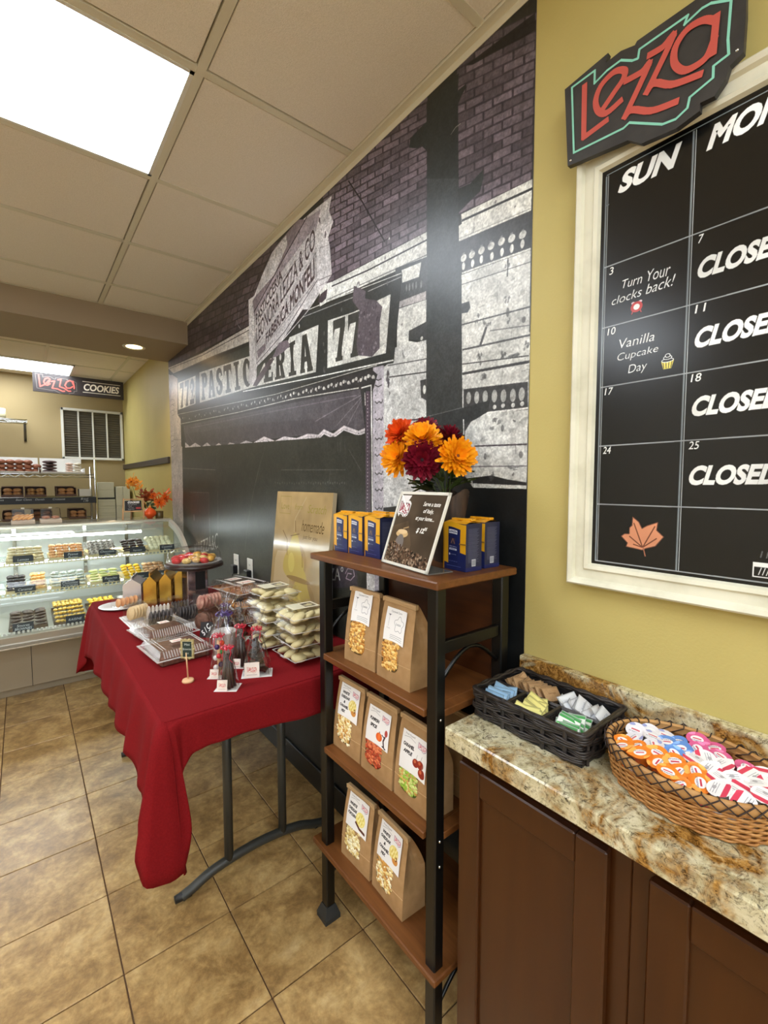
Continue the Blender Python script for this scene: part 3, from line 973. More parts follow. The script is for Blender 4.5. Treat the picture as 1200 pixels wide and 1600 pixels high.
('P',(84,72,82),[2760,1705,2784,1701,2787,1267,2757,1266],1),
('L',(220,220,216),[2793,1700,2798,1268],7,1),
('D',(215,205,212),[2770,1692],2,2,1),
('D',(60,50,60),[2779,1685],2,2,1),
('D',(215,205,212),[2770,1680],2,2,1),
('D',(60,50,60),[2779,1673],2,2,1),
('D',(215,205,212),[2770,1667],2,2,1),
('D',(60,50,60),[2779,1660],2,2,1),
('D',(215,205,212),[2770,1654],2,2,1),
('D',(60,50,60),[2779,1647],2,2,1),
('D',(215,205,212),[2770,1641],2,2,1),
('D',(60,50,60),[2779,1635],2,2,1),
('D',(215,205,212),[2770,1629],2,2,1),
('D',(60,50,60),[2779,1622],2,2,1),
('D',(215,205,212),[2769,1616],2,2,1),
('D',(60,50,60),[2779,1609],2,2,1),
('D',(215,205,212),[2769,1603],2,2,1),
('D',(60,50,60),[2779,1597],2,2,1),
('D',(215,205,212),[2769,1590],2,2,1),
('D',(60,50,60),[2779,1584],2,2,1),
('D',(215,205,212),[2769,1578],2,2,1),
('D',(60,50,60),[2779,1571],2,2,1),
('D',(215,205,212),[2769,1565],2,2,1),
('D',(60,50,60),[2779,1558],2,2,1),
('D',(215,205,212),[2769,1552],2,2,1),
('D',(60,50,60),[2779,1546],2,2,1),
('D',(215,205,212),[2769,1539],2,2,1),
('D',(60,50,60),[2779,1533],2,2,1),
('D',(215,205,212),[2769,1526],2,2,1),
('D',(60,50,60),[2779,1520],2,2,1),
('D',(215,205,212),[2769,1513],2,2,1),
('D',(60,50,60),[2778,1507],2,2,1),
('D',(215,205,212),[2769,1500],2,2,1),
('D',(60,50,60),[2778,1494],2,2,1),
('D',(215,205,212),[2769,1488],2,2,1),
('D',(60,50,60),[2778,1481],2,2,1),
('D',(215,205,212),[2769,1475],2,2,1),
('D',(60,50,60),[2778,1469],2,2,1),
('D',(215,205,212),[2769,1462],2,2,1),
('D',(60,50,60),[2778,1456],2,2,1),
('D',(215,205,212),[2769,1449],2,2,1),
('D',(60,50,60),[2778,1443],2,2,1),
('D',(215,205,212),[2769,1436],2,2,1),
('D',(60,50,60),[2778,1430],2,2,1),
('D',(215,205,212),[2769,1423],2,2,1),
('D',(60,50,60),[2778,1417],2,2,1),
('D',(215,205,212),[2769,1410],2,2,1),
('D',(60,50,60),[2778,1404],2,2,1),
('D',(215,205,212),[2769,1397],2,2,1),
('D',(60,50,60),[2778,1391],2,2,1),
('D',(215,205,212),[2769,1384],2,2,1),
('D',(60,50,60),[2778,1378],2,2,1),
('D',(215,205,212),[2769,1371],2,2,1),
('D',(60,50,60),[2778,1365],2,2,1),
('D',(215,205,212),[2768,1358],2,2,1),
('D',(60,50,60),[2778,1352],2,2,1),
('D',(215,205,212),[2768,1345],2,2,1),
('D',(60,50,60),[2778,1339],2,2,1),
('D',(215,205,212),[2768,1332],2,2,1),
('D',(60,50,60),[2778,1326],2,2,1),
('D',(215,205,212),[2768,1319],2,2,1),
('D',(60,50,60),[2778,1313],2,2,1),
('D',(215,205,212),[2768,1306],2,2,1),
('D',(60,50,60),[2778,1300],2,2,1),
('D',(215,205,212),[2768,1293],2,2,1),
('D',(60,50,60),[2778,1287],2,2,1),
('D',(215,205,212),[2768,1279],2,2,1),
('D',(60,50,60),[2778,1274],2,2,1),
('D',(215,205,212),[2768,1266],2,2,1),
('D',(60,50,60),[2778,1261],2,2,1),
('L',(64,62,62),[2814,1661,2826,1652,2838,1657,2851,1650,2858,1659],4,1),
('D',(90,88,88),[2817,1682],3,3,1),
('L',(64,62,62),[2814,1602,2826,1593,2838,1598,2851,1591,2858,1601],4,1),
('D',(90,88,88),[2817,1623],3,3,1),
('L',(64,62,62),[2814,1533,2826,1525,2838,1530,2851,1524,2858,1534],4,1),
('D',(90,88,88),[2817,1555],3,3,1),
('L',(64,62,62),[2813,1476,2826,1467,2838,1473,2851,1467,2858,1478],4,1),
('D',(90,88,88),[2817,1498],3,3,1),
('L',(64,62,62),[2813,1410,2826,1402,2838,1408,2851,1402,2858,1413],4,1),
('D',(90,88,88),[2817,1432],3,3,1),
('L',(64,62,62),[2813,1351,2826,1344,2837,1351,2851,1345,2858,1356],4,1),
('D',(90,88,88),[2817,1374],3,3,1),
('L',(64,62,62),[2813,1285,2826,1277,2837,1285,2851,1280,2858,1291],4,1),
('D',(90,88,88),[2817,1307],3,3,1),
('L',(64,62,62),[2814,1718,2833,1709,2851,1712],4,1),
('L',(64,62,62),[2814,1740,2833,1731,2851,1733],4,1),
('P',(64,58,64),[2481,1021,2699,1060,2705,976,2487,929],1),
('T',(190,190,188),[2498,966,2605,984,2605,1039,2499,1020],'ZA°',0.0,0),
('L',(170,150,166),[2618,1012,2637,1037,2675,1039,2683,1015,2656,993,2624,995,2637,1018,2662,1019],4,1),
('P',(205,204,202),[2761,1072,2813,1082,2810,948,2763,939],1),
('P',(30,31,32),[273,-7,2617,692,2702,-11,1867,8,427,-272],1)]
# ------------------------------------------------------------------ the setting
m_wall = mat('yellow wall paint', (190, 173, 104), 0.55, col2=(195, 178, 110), scale=3, bump=0.15, bscale=180, spec=0.3)
m_wall_back = mat('olive wall paint', (166, 146, 104), 0.6, bump=0.15, bscale=160, spec=0.3)
m_ceil = mat('ceiling tile', (242, 232, 216), 0.9, col2=(234, 224, 206), scale=220, bump=0.5, bscale=420, spec=0.2)
m_grid = mat('ceiling grid', (218, 210, 186), 0.5)
m_soffit = mat('soffit paint', (158, 140, 116), 0.6, bump=0.15, bscale=160, spec=0.3)
m_lamp = mat('lamp diffuser', (236, 245, 255), 0.4, emit=LAMP)
m_white = mat('white enamel', (225, 222, 210), 0.35)
m_black = mat('black metal', (14, 14, 12), 0.38, metal=0.0, spec=0.6)
m_chrome = mat('chrome', (200, 200, 196), 0.18, metal=1.0)
m_steel = mat('brushed steel', (176, 176, 172), 0.3, metal=1.0, col2=(150, 150, 146), scale=8, stretch=(1, 40, 40))
m_dark = mat('black plastic', (24, 24, 26), 0.4)
m_paper = mat('white paper', (228, 226, 220), 0.6)
m_clear = clearmat('clear plastic', (250, 250, 250), 0.08, 0.03, 0.7)
m_glass = clearmat('display glass', (244, 250, 249), 0.02, 0.03, 0.7)

XL, YB, YE = -4.2, -3.0, 6.3

s = MB().box(0, YB, 0, 0.12, YE, H_CEIL + 0.2)
wall_right = struct('wall_right', s, m_wall)
m_wall_o = mat('cream wall paint', (226, 218, 200), 0.6)
struct('wall_left', MB().box(XL - 0.1, YB, 0, XL, YE, H_CEIL + 0.2), m_wall_o)
struct('wall_back', MB().box(XL, YE, 0, 0.0, YE + 0.1, H_CEIL + 0.2), m_wall_back)
struct('wall_front', MB().box(XL, YB - 0.1, 0, 0.0, YB, 0.6).box(XL, YB - 0.1, 2.3, 0.0, YB, H_CEIL + 0.2).box(XL, YB - 0.1, 0.6, -3.8, YB, 2.3).box(-0.6, YB - 0.1, 0.6, 0.0, YB, 2.3), m_wall_o)
wf = empty('added_window', None, None, (-2.2, YB, 1.45)); wf['kind'] = 'structure'  # unseen window, added as an opening for the fill light
fb_ = MB()
for a_, b_, c_, d_ in ((-1.6, -1.55, -0.85, 0.85), (1.55, 1.6, -0.85, 0.85), (-1.6, 1.6, -0.85, -0.8), (-1.6, 1.6, 0.8, 0.85), (-0.025, 0.025, -0.85, 0.85)):
    fb_.box(a_, -0.1, c_, b_, -0.04, d_)
obj('window_frame', fb_, m_white, wf)
obj('window_glass', MB().box(-1.55, -0.075, -0.8, 1.55, -0.070, 0.8), m_glass, wf)

# floor: ceramic tiles laid on a grout bed, each tile an object
floor = struct('floor', MB().box(XL, YB, -0.05, 0.0, YE, -0.0045), mat('grout', (96, 70, 46), 0.9))
TP, TQ = 0.299, 0.3135
TX0, TY0 = -0.222, 1.062
m_tile = bpy.data.materials.new('floor tile'); m_tile.use_nodes = True
nt = m_tile.node_tree; L = nt.links; P = nt.nodes['Principled BSDF']
tc = nt.nodes.new('ShaderNodeTexCoord'); oi = nt.nodes.new('ShaderNodeObjectInfo')
mu = nt.nodes.new('ShaderNodeMath'); mu.operation = 'MULTIPLY'; mu.inputs[1].default_value = 57.0
L.new(oi.outputs['Random'], mu.inputs[0])
va = nt.nodes.new('ShaderNodeVectorMath'); va.operation = 'ADD'
L.new(tc.outputs['Object'], va.inputs[0]); L.new(mu.outputs[0], va.inputs[1])
n1 = nt.nodes.new('ShaderNodeTexNoise'); n1.inputs['Scale'].default_value = 9; n1.inputs['Detail'].default_value = 12; n1.inputs['Roughness'].default_value = 0.74
n1.inputs['Distortion'].default_value = 0.25
L.new(va.outputs[0], n1.inputs['Vector'])
r1 = nt.nodes.new('ShaderNodeValToRGB')
e = r1.color_ramp.elements
e[0].position = 0.3; e[0].color = lin((116, 88, 52))
e[1].position = 0.72; e[1].color = lin((210, 180, 128))
k = e.new(0.45); k.color = lin((158, 124, 76))
k = e.new(0.56); k.color = lin((186, 152, 98))
L.new(n1.outputs['Fac'], r1.inputs['Fac'])
n2 = nt.nodes.new('ShaderNodeTexNoise'); n2.inputs['Scale'].default_value = 55; n2.inputs['Detail'].default_value = 5
L.new(va.outputs[0], n2.inputs['Vector'])
mx = nt.nodes.new('ShaderNodeMix'); mx.data_type = 'RGBA'; mx.blend_type = 'OVERLAY'; mx.inputs[0].default_value = 0.35
L.new(r1.outputs['Color'], mx.inputs[6]); L.new(n2.outputs['Fac'], mx.inputs[7])
L.new(mx.outputs[2], P.inputs['Base Color'])
P.inputs['Roughness'].default_value = 0.34
bp = nt.nodes.new('ShaderNodeBump'); bp.inputs['Strength'].default_value = 0.25; bp.inputs['Distance'].default_value = 0.002
L.new(n1.outputs['Fac'], bp.inputs['Height']); L.new(bp.outputs['Normal'], P.inputs['Normal'])
tmesh = MB().rbox(-TP / 2 + 0.002, -TQ / 2 + 0.002, -0.008, TP / 2 - 0.002, TQ / 2 - 0.002, 0.0, 0.0012).mesh('floor_tile', m_tile)
for i in range(-11, 1):
    for j in range(-7, 9):
        cx, cy = TX0 + (i + 0.5) * TP, TY0 + (j + 0.5) * TQ
        if cx + TP / 2 > 0.0:
            obj('floor_tile', MB().rbox(cx - TP / 2 + 0.002, cy - TQ / 2 + 0.002, -0.008, -0.002, cy + TQ / 2 - 0.002, 0.0, 0.0012), m_tile, floor)
        else:
            obj('floor_tile', tmesh, None, floor, (cx, cy, 0), (0, 0, random.choice([0, PI])))
# beyond the counted tiles the bed carries one tile-coloured sheet
obj('floor_sheet', MB().box(XL, 3.885, -0.006, 0, YE, -0.001).box(XL, YB, -0.006, -0.001, -1.135, -0.001).box(XL, -1.135, -0.006, -3.512, 3.885, -0.001), m_tile, floor)

# ceiling: T-bar grid with lay-in tiles
ceiling = struct('ceiling', MB().box(XL, YB, H_CEIL + 0.03, 0.0, YE, H_CEIL + 0.16), mat('plenum', (120, 115, 105), 0.9))
GX = [0.0, -0.545, -1.155, -1.765, -2.375, -2.985, -3.595, XL]
GY = [1.395 + k * 0.587 for k in range(-7, 4)] + [3.53]
LIGHTS = [(-1.755, -0.57, 1.41, 1.967)]
tbar = MB()
for x in GX[1:-1]:
    tbar.box(x - 0.012, YB, H_CEIL - 0.004, x + 0.012, 3.53, H_CEIL + 0.03)
for y in GY:
    tbar.box(XL, y - 0.012, H_CEIL - 0.003, 0.0, y + 0.012, H_CEIL + 0.029)
tbar.box(-0.026, YB, H_CEIL - 0.008, 0.0, 3.53, H_CEIL + 0.03)
obj('ceiling_grid', tbar, m_grid, ceiling, bevel=0.0)
struct('trim_4', MB().box(-0.022, YB, H_CEIL - 0.006, -0.0002, 3.53, H_CEIL - 0.003).box(-0.003, YB, 2.522, -0.0002, 3.53, H_CEIL - 0.006), m_grid)


def ctile(x0, x1, y0, y1, score=False):
    g = 0.016
    b = MB()
    if score:
        ym = (y0 + y1) / 2
        b.rbox(x0 + g, y0 + g, H_CEIL - 0.001, x1 - g, ym - 0.0008, H_CEIL + 0.02, 0.0015)
        b.rbox(x0 + g, ym + 0.0008, H_CEIL - 0.001, x1 - g, y1 - g, H_CEIL + 0.02, 0.0015)
    else:
        b.rbox(x0 + g, y0 + g, H_CEIL - 0.001, x1 - g, y1 - g, H_CEIL + 0.02, 0.003)
    obj('ceiling_tile', b, m_ceil, ceiling)


tl = [((-1.765, -0.545, GY[7], GY[8])), (-1.765, -0.545, GY[3] , GY[4]), (-3.595, -2.375, GY[7], GY[8]), (-3.595, -2.375, GY[3], GY[4]), (-1.765, -0.545, GY[0], GY[1]), (-3.595, -2.375, GY[0], GY[1])]  # first panel is in view; the rest are unseen, added for general illumination


def is_lamp(x0, x1, y0, y1):
    cx, cy = (x0 + x1) / 2, (y0 + y1) / 2
    return any(a < cx < b and c < cy < d for a, b, c, d in tl)


for i in range(len(GX) - 1):
    xa, xb = GX[i + 1], GX[i]
    if i == 0:
        xb = -0.012
        rows = [(GY[a], GY[b], b - a == 2) for a, b in ((1, 3), (3, 5), (5, 7), (7, 9), (9, 10), (10, 11))]
        for a, b, sc_ in rows:
            ctile(xa, xb, a, b, sc_)
        continue
    for a, b in zip(GY[:-1], GY[1:]):
        if not is_lamp(xa, xb, a, b):
            ctile(xa, xb, a, b)
    ctile(xa, xb, YB, GY[0])
for n, (x0, x1, y0, y1) in enumerate(tl):
    t = empty('ceiling_light', ['large square-edged ceiling light panel at the upper left', 'added unseen ceiling light panel above the counter', 'added unseen ceiling light panel further left in the shop',
                                'added unseen ceiling light panel left of the counter, behind the viewer', 'added unseen rear ceiling light panel near the right wall', 'added unseen rear ceiling light panel far from the right wall'][n], 'ceiling light', ((x0 + x1) / 2, (y0 + y1) / 2, H_CEIL))
    hx, hy = (x1 - x0) / 2 - 0.012, (y1 - y0) / 2 - 0.012
    f = MB()
    for a, b, c_, d in ((-hx, -hx + 0.012, -hy, hy), (hx - 0.012, hx, -hy, hy), (-hx, hx, -hy, -hy + 0.012), (-hx, hx, hy - 0.012, hy)):
        f.box(a, c_, -0.004, b, d, 0.02)
    obj('light_frame', f, m_white, t)
    obj('light_diffuser', MB().box(-hx + 0.01, -hy + 0.01, -0.001, hx - 0.01, hy - 0.01, 0.012), m_lamp, t)

# back of the shop: soffit with a recessed lamp, then a second tiled ceiling
struct('trim_1', MB().box(XL, 3.53, 2.385, 0.0, 4.13, H_CEIL + 0.03), m_soffit)
ceil_b = struct('trim_2', MB().box(XL, 4.13, H_CEIL + 0.002, 0.0, YE, H_CEIL + 0.03), m_ceil)
g = MB()
for x in (-0.16, -0.77, -1.38, -1.99, -2.6):
    g.box(x - 0.012, 4.13, H_CEIL - 0.003, x + 0.012, YE, H_CEIL + 0.004)
for y in (4.9, 5.5, 6.1):
    g.box(XL, y - 0.012, H_CEIL - 0.002, 0, y + 0.012, H_CEIL + 0.003)
obj('ceiling_grid', g, m_grid, ceil_b)
t = empty('ceiling_light', 'narrow ceiling light panel behind the soffit, above the bakery rack', 'ceiling light', (-1.14, 5.78, H_CEIL))
obj('light_frame', MB().box(-0.61, -0.28, -0.012, 0.61, -0.265, 0.0).box(-0.61, 0.265, -0.012, 0.61, 0.28, 0.0).box(-0.61, -0.28, -0.012, -0.595, 0.28, 0.0).box(0.595, -0.28, -0.012, 0.61, 0.28, 0.0), m_white, t)
obj('light_diffuser', MB().box(-0.59, -0.26, -0.009, 0.59, 0.26, -0.001), m_lamp, t)
t = empty('recessed_light', 'round recessed spotlight in the soffit by the mural', 'ceiling light', (-0.3, 3.83, 2.385))
obj('light_ring', MB().lathe([(0.058, -0.001), (0.075, -0.004), (0.078, -0.001), (0.058, 0.0)], 28), m_white, t)
obj('light_bulb', MB().lathe([(0.0, -0.008), (0.03, -0.006), (0.05, -0.001), (0.055, -0.0005)], 24), mat('warm bulb', (255, 206, 130), emit=14.0), t)
sp = bpy.data.lights.new('recessed_spot', 'SPOT'); sp.energy = 14; sp.color = (1, 0.8, 0.52); sp.spot_size = 2.3; sp.spot_blend = 0.7; sp.shadow_soft_size = 0.05
so = bpy.data.objects.new('recessed_spot', sp); COL.objects.link(so); so.location = (-0.3, 3.83, 2.36)

struct('trim_3', MB().rbox(-0.02, 4.13, 1.545, 0.0, YE, 1.6, 0.003), mat('dark rail', (60, 50, 42), 0.4))
struct('baseboard_right', MB().rbox(-0.012, 0.67, 0.0, 0.0, 4.10, 0.1, 0.002), mat('black skirting', (20, 20, 20), 0.35))

# painted-shut window with four dark panels in the rear wall
w = empty('window_1', None, None, (-0.315, YE, 1.94)); w['kind'] = 'structure'
f = MB()
for a, b, c_, d in ((-0.305, -0.28, -0.29, 0.29), (0.28, 0.305, -0.29, 0.29), (-0.305, 0.305, -0.29, -0.262), (-0.305, 0.305, 0.262, 0.29)):
    f.rbox(a, -0.03, c_, b, 0, d, 0.003)
for x in (-0.14, 0.0, 0.14):
    f.rbox(x - 0.008, -0.024, -0.265, x + 0.008, 0, 0.265, 0.002)
obj('window_frame', f, m_white, w)
m_pane = mat('dark slats', (84, 76, 58), 0.4, col2=(66, 60, 46), scale=6, stretch=(1, 1, 12))
for x in (-0.21, -0.07, 0.07, 0.21):
    pn = MB().box(x - 0.064, -0.006, -0.264, x + 0.064, -0.001, 0.264)
    for kk in range(20):
        zz = -0.255 + kk * 0.0265
        pn.add([(x - 0.063, -0.006, zz), (x + 0.063, -0.006, zz), (x + 0.063, -0.012, zz + 0.01), (x - 0.063, -0.012, zz + 0.01)], [(0, 1, 2, 3)])
    obj('window_pane', pn, m_pane, w)
# ------------------------------------------------------------------ the mural (one sheet of wall print)
MW, MH = 3.44, 2.522


def _r(x0, y0, x1, y1):
    return [(x0, y0), (x1, y0), (x1, y1), (x0, y1)]


def _e(cx, cy, rx, ry):
    return [(cx + rx * math.cos(t * PI / 8), cy + ry * math.sin(t * PI / 8)) for t in range(16)]


# fat slab-serif capitals: (1 dark / 0 ground, polygon) in a unit cell
_I = [(1, [(.32, .08), (.4, .5), (.32, .92), (.68, .92), (.6, .5), (.68, .08)]), (1, _r(.18, 0, .82, .12)), (1, _r(.18, .88, .82, 1))]
_P = [(1, [(.1, 0), (.16, .5), (.1, 1), (.48, 1), (.42, .5), (.5, 0)]), (1, _r(.0, 0, .6, .1)), (1, _r(0, .9, .5, 1)), (1, _e(.58, .72, .4, .28)), (0, _e(.56, .72, .09, .12))]
SLAB = {
    'I': _I,
    'T': [(1, [(.3, .08), (.38, .5), (.3, .95), (.7, .95), (.62, .5), (.7, .08)]), (1, _r(.16, 0, .84, .12)), (1, _r(0, .8, 1, 1)), (1, [(0, .8), (.0, .6), (.16, .8)]), (1, [(1, .8), (1, .6), (.84, .8)])],
    'P': _P,
    'R': _P + [(1, [(.48, .5), (.74, .5), (.98, .0), (.62, 0)])],
    'A': [(1, [(.3, 1), (.66, 1), (.98, .06), (.62, .06), (.56, .28), (.4, .28), (.32, .06), (.02, .06)]), (1, _r(0, 0, .4, .1)), (1, _r(.56, 0, 1, .1)), (0, [(.43, .42), (.53, .42), (.48, .7)])],
    'S': [(1, _e(.5, .72, .42, .28)), (1, _e(.5, .28, .44, .28)), (0, _e(.6, .7, .16, .11)), (0, _r(.62, .52, 1, .68)), (0, _e(.4, .28, .16, .11)), (0, _r(0, .34, .36, .48)), (1, [(.1, .62), (.6, .34), (.8, .42), (.35, .7)])],
    'C': [(1, _e(.52, .5, .46, .5)), (0, _e(.56, .5, .14, .32)), (0, _r(.6, .38, 1, .62)), (1, _e(.82, .66, .13, .1))],
    'E': [(1, _r(.1, 0, .5, 1)), (1, _r(0, 0, .95, .16)), (1, _r(0, .84, .95, 1)), (1, _r(.3, .43, .75, .57)), (1, _r(.8, .1, .95, .32)), (1, _r(.8, .7, .95, .9))],
    '7': [(1, _r(.04, .78, .96, 1)), (1, [(.04, .8), (.04, .58), (.2, .8)]), (1, [(.96, .8), (.6, .8), (.34, .1), (.3, 0), (.72, 0), (.74, .3)]), (1, _r(.24, 0, .8, .1))],
    '2': [(1, _e(.5, .72, .42, .28)), (0, _e(.44, .68, .13, .12)), (0, _r(.0, .42, .36, .62)), (1, [(.55, .6), (.92, .66), (.5, .2), (.06, .12), (.06, .0), (.3, .0)]), (1, _r(.06, 0, .95, .2)), (1, _r(.82, .1, .95, .32))],
}


def draw_mural():
    cv = Canvas(MW, MH, 720, (42, 42, 38))
    rg = random.Random(3)

    def pts(c_):
        return [(c_[i] / 1000, c_[i + 1] / 1000) for i in range(0, len(c_), 2)]
    for o in MURAL:
        k, col, c_ = o[0], o[1], pts(o[2])
        if k == 'P':
            cv.poly(c_, col, o[3])
        elif k == 'L':
            cv.line(c_, o[3] / 1000, col, o[4])
        elif k == 'D':
            rx_, ry_ = o[3] / 1000, o[4] / 1000
            if o[3] > 6 and max(col) < 100:      # stains: ragged outlines
                for q_ in range(4):
                    ex, ey = rg.uniform(-.7, .7) * rx_, rg.uniform(-.7, .7) * ry_
                    cv.poly([(c_[0][0] + ex + rx_ * 0.55 * rg.uniform(.3, 1.1) * math.cos(t_ * PI / 5), c_[0][1] + ey + ry_ * 0.55 * rg.uniform(.3, 1.1) * math.sin(t_ * PI / 5)) for t_ in range(10)], col, o[5] * 0.8)
            else:
                cv.ell(c_[0][0], c_[0][1], rx_, ry_, col, 0, o[5], 12)
        elif k == 'T':
            cv.quad_text(o[3], c_, col, o[4], o[5])
        elif k == 'W':
            bl, br_, tr, tl_ = [np.array(p) for p in c_]
            N = len(o[3])
            for i_, ch in enumerate(o[3]):
                def f(u, v, i_=i_):
                    u = (i_ + 0.06 + 0.88 * u) / N
                    return tuple(bl * (1 - u) * (1 - v) + br_ * u * (1 - v) + tr * u * v + tl_ * (1 - u) * v)
                for dark, pg in SLAB[ch]:
                    cv.poly([f(*p) for p in pg], col if dark else o[4])
        elif k == 'B':
            rows, cols, mo = o[3], o[4], o[5]
            cv.poly(c_, mo)
            bl, br_, tr, tl_ = [np.array(p) for p in c_]
            f = lambda u, v: tuple(bl * (1 - u) * (1 - v) + br_ * u * (1 - v) + tr * u * v + tl_ * (1 - u) * v)
            for r in range(rows):
                off = 0.5 if r % 2 else 0.0
                for q in range(-1, cols):
                    u0 = max(0, (q + off + 0.05) / cols); u1 = min(1, (q + off + 0.95) / cols)
                    if u1 <= u0: continue
                    v0, v1 = (r + 0.1) / rows, (r + 0.9) / rows
                    k2 = 0.78 + 0.4 * rg.random()
                    cc = tuple(min(255, x * k2) for x in col)
                    j = lambda: rg.uniform(-0.004, 0.004)
                    if rg.random() < 0.25: cv.poly([f(u0, v0), f(u1, v0), f(u1, v1), f(u0, v1)], mo, 0.5)
                    cv.poly([f(u0, v0 + j()), f(u1, v0 + j()), f(u1, v1 + j()), f(u0, v1 + j())], cc)
    # grime and grain of the old photograph
    v = cv.noise(0.10, 0.05, 1); cv.noise(0.10, 0.012, 2); cv.noise(0.14, 0.004, 3); cv.noise(0.07, 0.0018, 5)
    lum = cv.a.mean(2)
    g = Canvas(MW, MH, 720, (255, 255, 255)); g.noise(0.5, 0.009, 8); g.noise(0.5, 0.02, 9)
    m = (g.a[..., 0] < 0.56) & (lum > 0.5)
    cv.a[m] *= 0.86
    for q_ in range(700):      # cracks, chips and soot on the pale masonry
        x, y = rg.uniform(0, MW), rg.uniform(0.3, MH)
        l_ = lum[min(cv.H - 1, int(y * 720)), min(cv.W - 1, int(x * 720))]
        if l_ < 0.45: continue
        k_ = rg.random()
        c5 = rg.choice([(70, 66, 68), (110, 106, 106), (90, 86, 88)])
        if k_ < 0.4: cv.line([(x, y), (x + rg.uniform(-.004, .004), y + rg.uniform(.006, .03))], 0.0016, c5, 0.7)
        elif k_ < 0.6: cv.line([(x, y), (x + rg.uniform(.01, .04), y + rg.uniform(-.003, .003))], 0.0016, c5, 0.6)
        else: cv.poly([(x + rg.uniform(.001, .006) * math.cos(t_), y + rg.uniform(.001, .008) * math.sin(t_)) for t_ in range(6)], c5, 0.7)
    return cv


mur = draw_mural()
mural_img = mur.image('mural_print')
m_mural = imat('mural print', mural_img, 0.34, 0.38)
b = MB()
b.quad((-0.0015, 4.10, 0.0), (-0.0015, 0.66, 0.0), (-0.0015, 0.66, MH), (-0.0015, 4.10, MH))
b.add([(-0.0015, 4.10, 0.0), (-0.0015, 0.66, 0.0), (-0.0015, 0.66, MH), (-0.0015, 4.10, MH), (0, 4.10, 0.0), (0, 0.66, 0.0), (0, 0.66, MH), (0, 4.10, MH)],
      [(0, 4, 5, 1), (1, 5, 6, 2), (2, 6, 7, 3), (3, 7, 4, 0)])
single('wall_mural', b, m_mural, 'black and white mural of an old pastry shop front covering the right wall', 'mural')

# ------------------------------------------------------------------ hand-lettered shop logo, as strokes in a unit box (x 0..1, y 0..1)
LOGO_OUT = [(0, .86), (.28, .91), (.29, .83), (.37, .85), (.46, .81), (.47, .84), (.8, .88), (.9, .83), (1, .73), (.995, .5), (.985, .25), (.945, .22), (.925, .14), (.88, .06), (.82, .08), (.81, .02), (.7, .0), (.51, .02), (.43, .11), (.04, .2)]
LOGO_TEAL = [(.055, .83), (.21, .825), (.21, .71), (.29, .755), (.375, .765), (.445, .69), (.475, .68), (.48, .745), (.74, .745), (.725, .695), (.805, .72), (.85, .71), (.94, .62), (.935, .36), (.94, .25), (.875, .24), (.875, .16), (.765, .12), (.755, .05), (.7, .02), (.63, .04), (.44, .2), (.405, .18), (.08, .22)]
LOGO_RED = [[(.125, .8), (.145, .3), (.255, .41)],
            [(.3, .42), (.35, .55), (.36, .66), (.32, .7), (.26, .66), (.225, .52), (.25, .4), (.3, .38), (.36, .46)], [(.255, .42), (.345, .62)],
            [(.38, .56), (.46, .6), (.4, .28), (.52, .27), (.62, .19), (.665, .2)],
            [(.52, .66), (.6, .71), (.56, .38), (.66, .33), (.75, .22), (.8, .23)],
            [(.87, .52), (.84, .66), (.79, .7), (.72, .62), (.68, .46), (.72, .35), (.79, .36), (.85, .44)], [(.86, .7), (.885, .42), (.88, .36)]]


def logo(cv, x, y, w, h, back=(40, 38, 38), red=(200, 84, 74), teal=(140, 205, 180), lw=0.055, tw=0.018, sk=0.0):
    f = lambda p: (x + p[0] * w + sk * p[1] * h, y + p[1] * h)
    if back:
        cv.poly([f(p) for p in LOGO_OUT], back)
    if teal:
        cv.line([f(p) for p in LOGO_TEAL + LOGO_TEAL[:1]], tw * h, teal)
    for st in LOGO_RED:
        cv.line([f(p) for p in st], lw * h, red)


# ------------------------------------------------------------------ month board on the near wall
BX = -0.012
by0, by1, bz0, bz1 = -0.82, 0.486, 1.195, 2.022       # opening of the frame


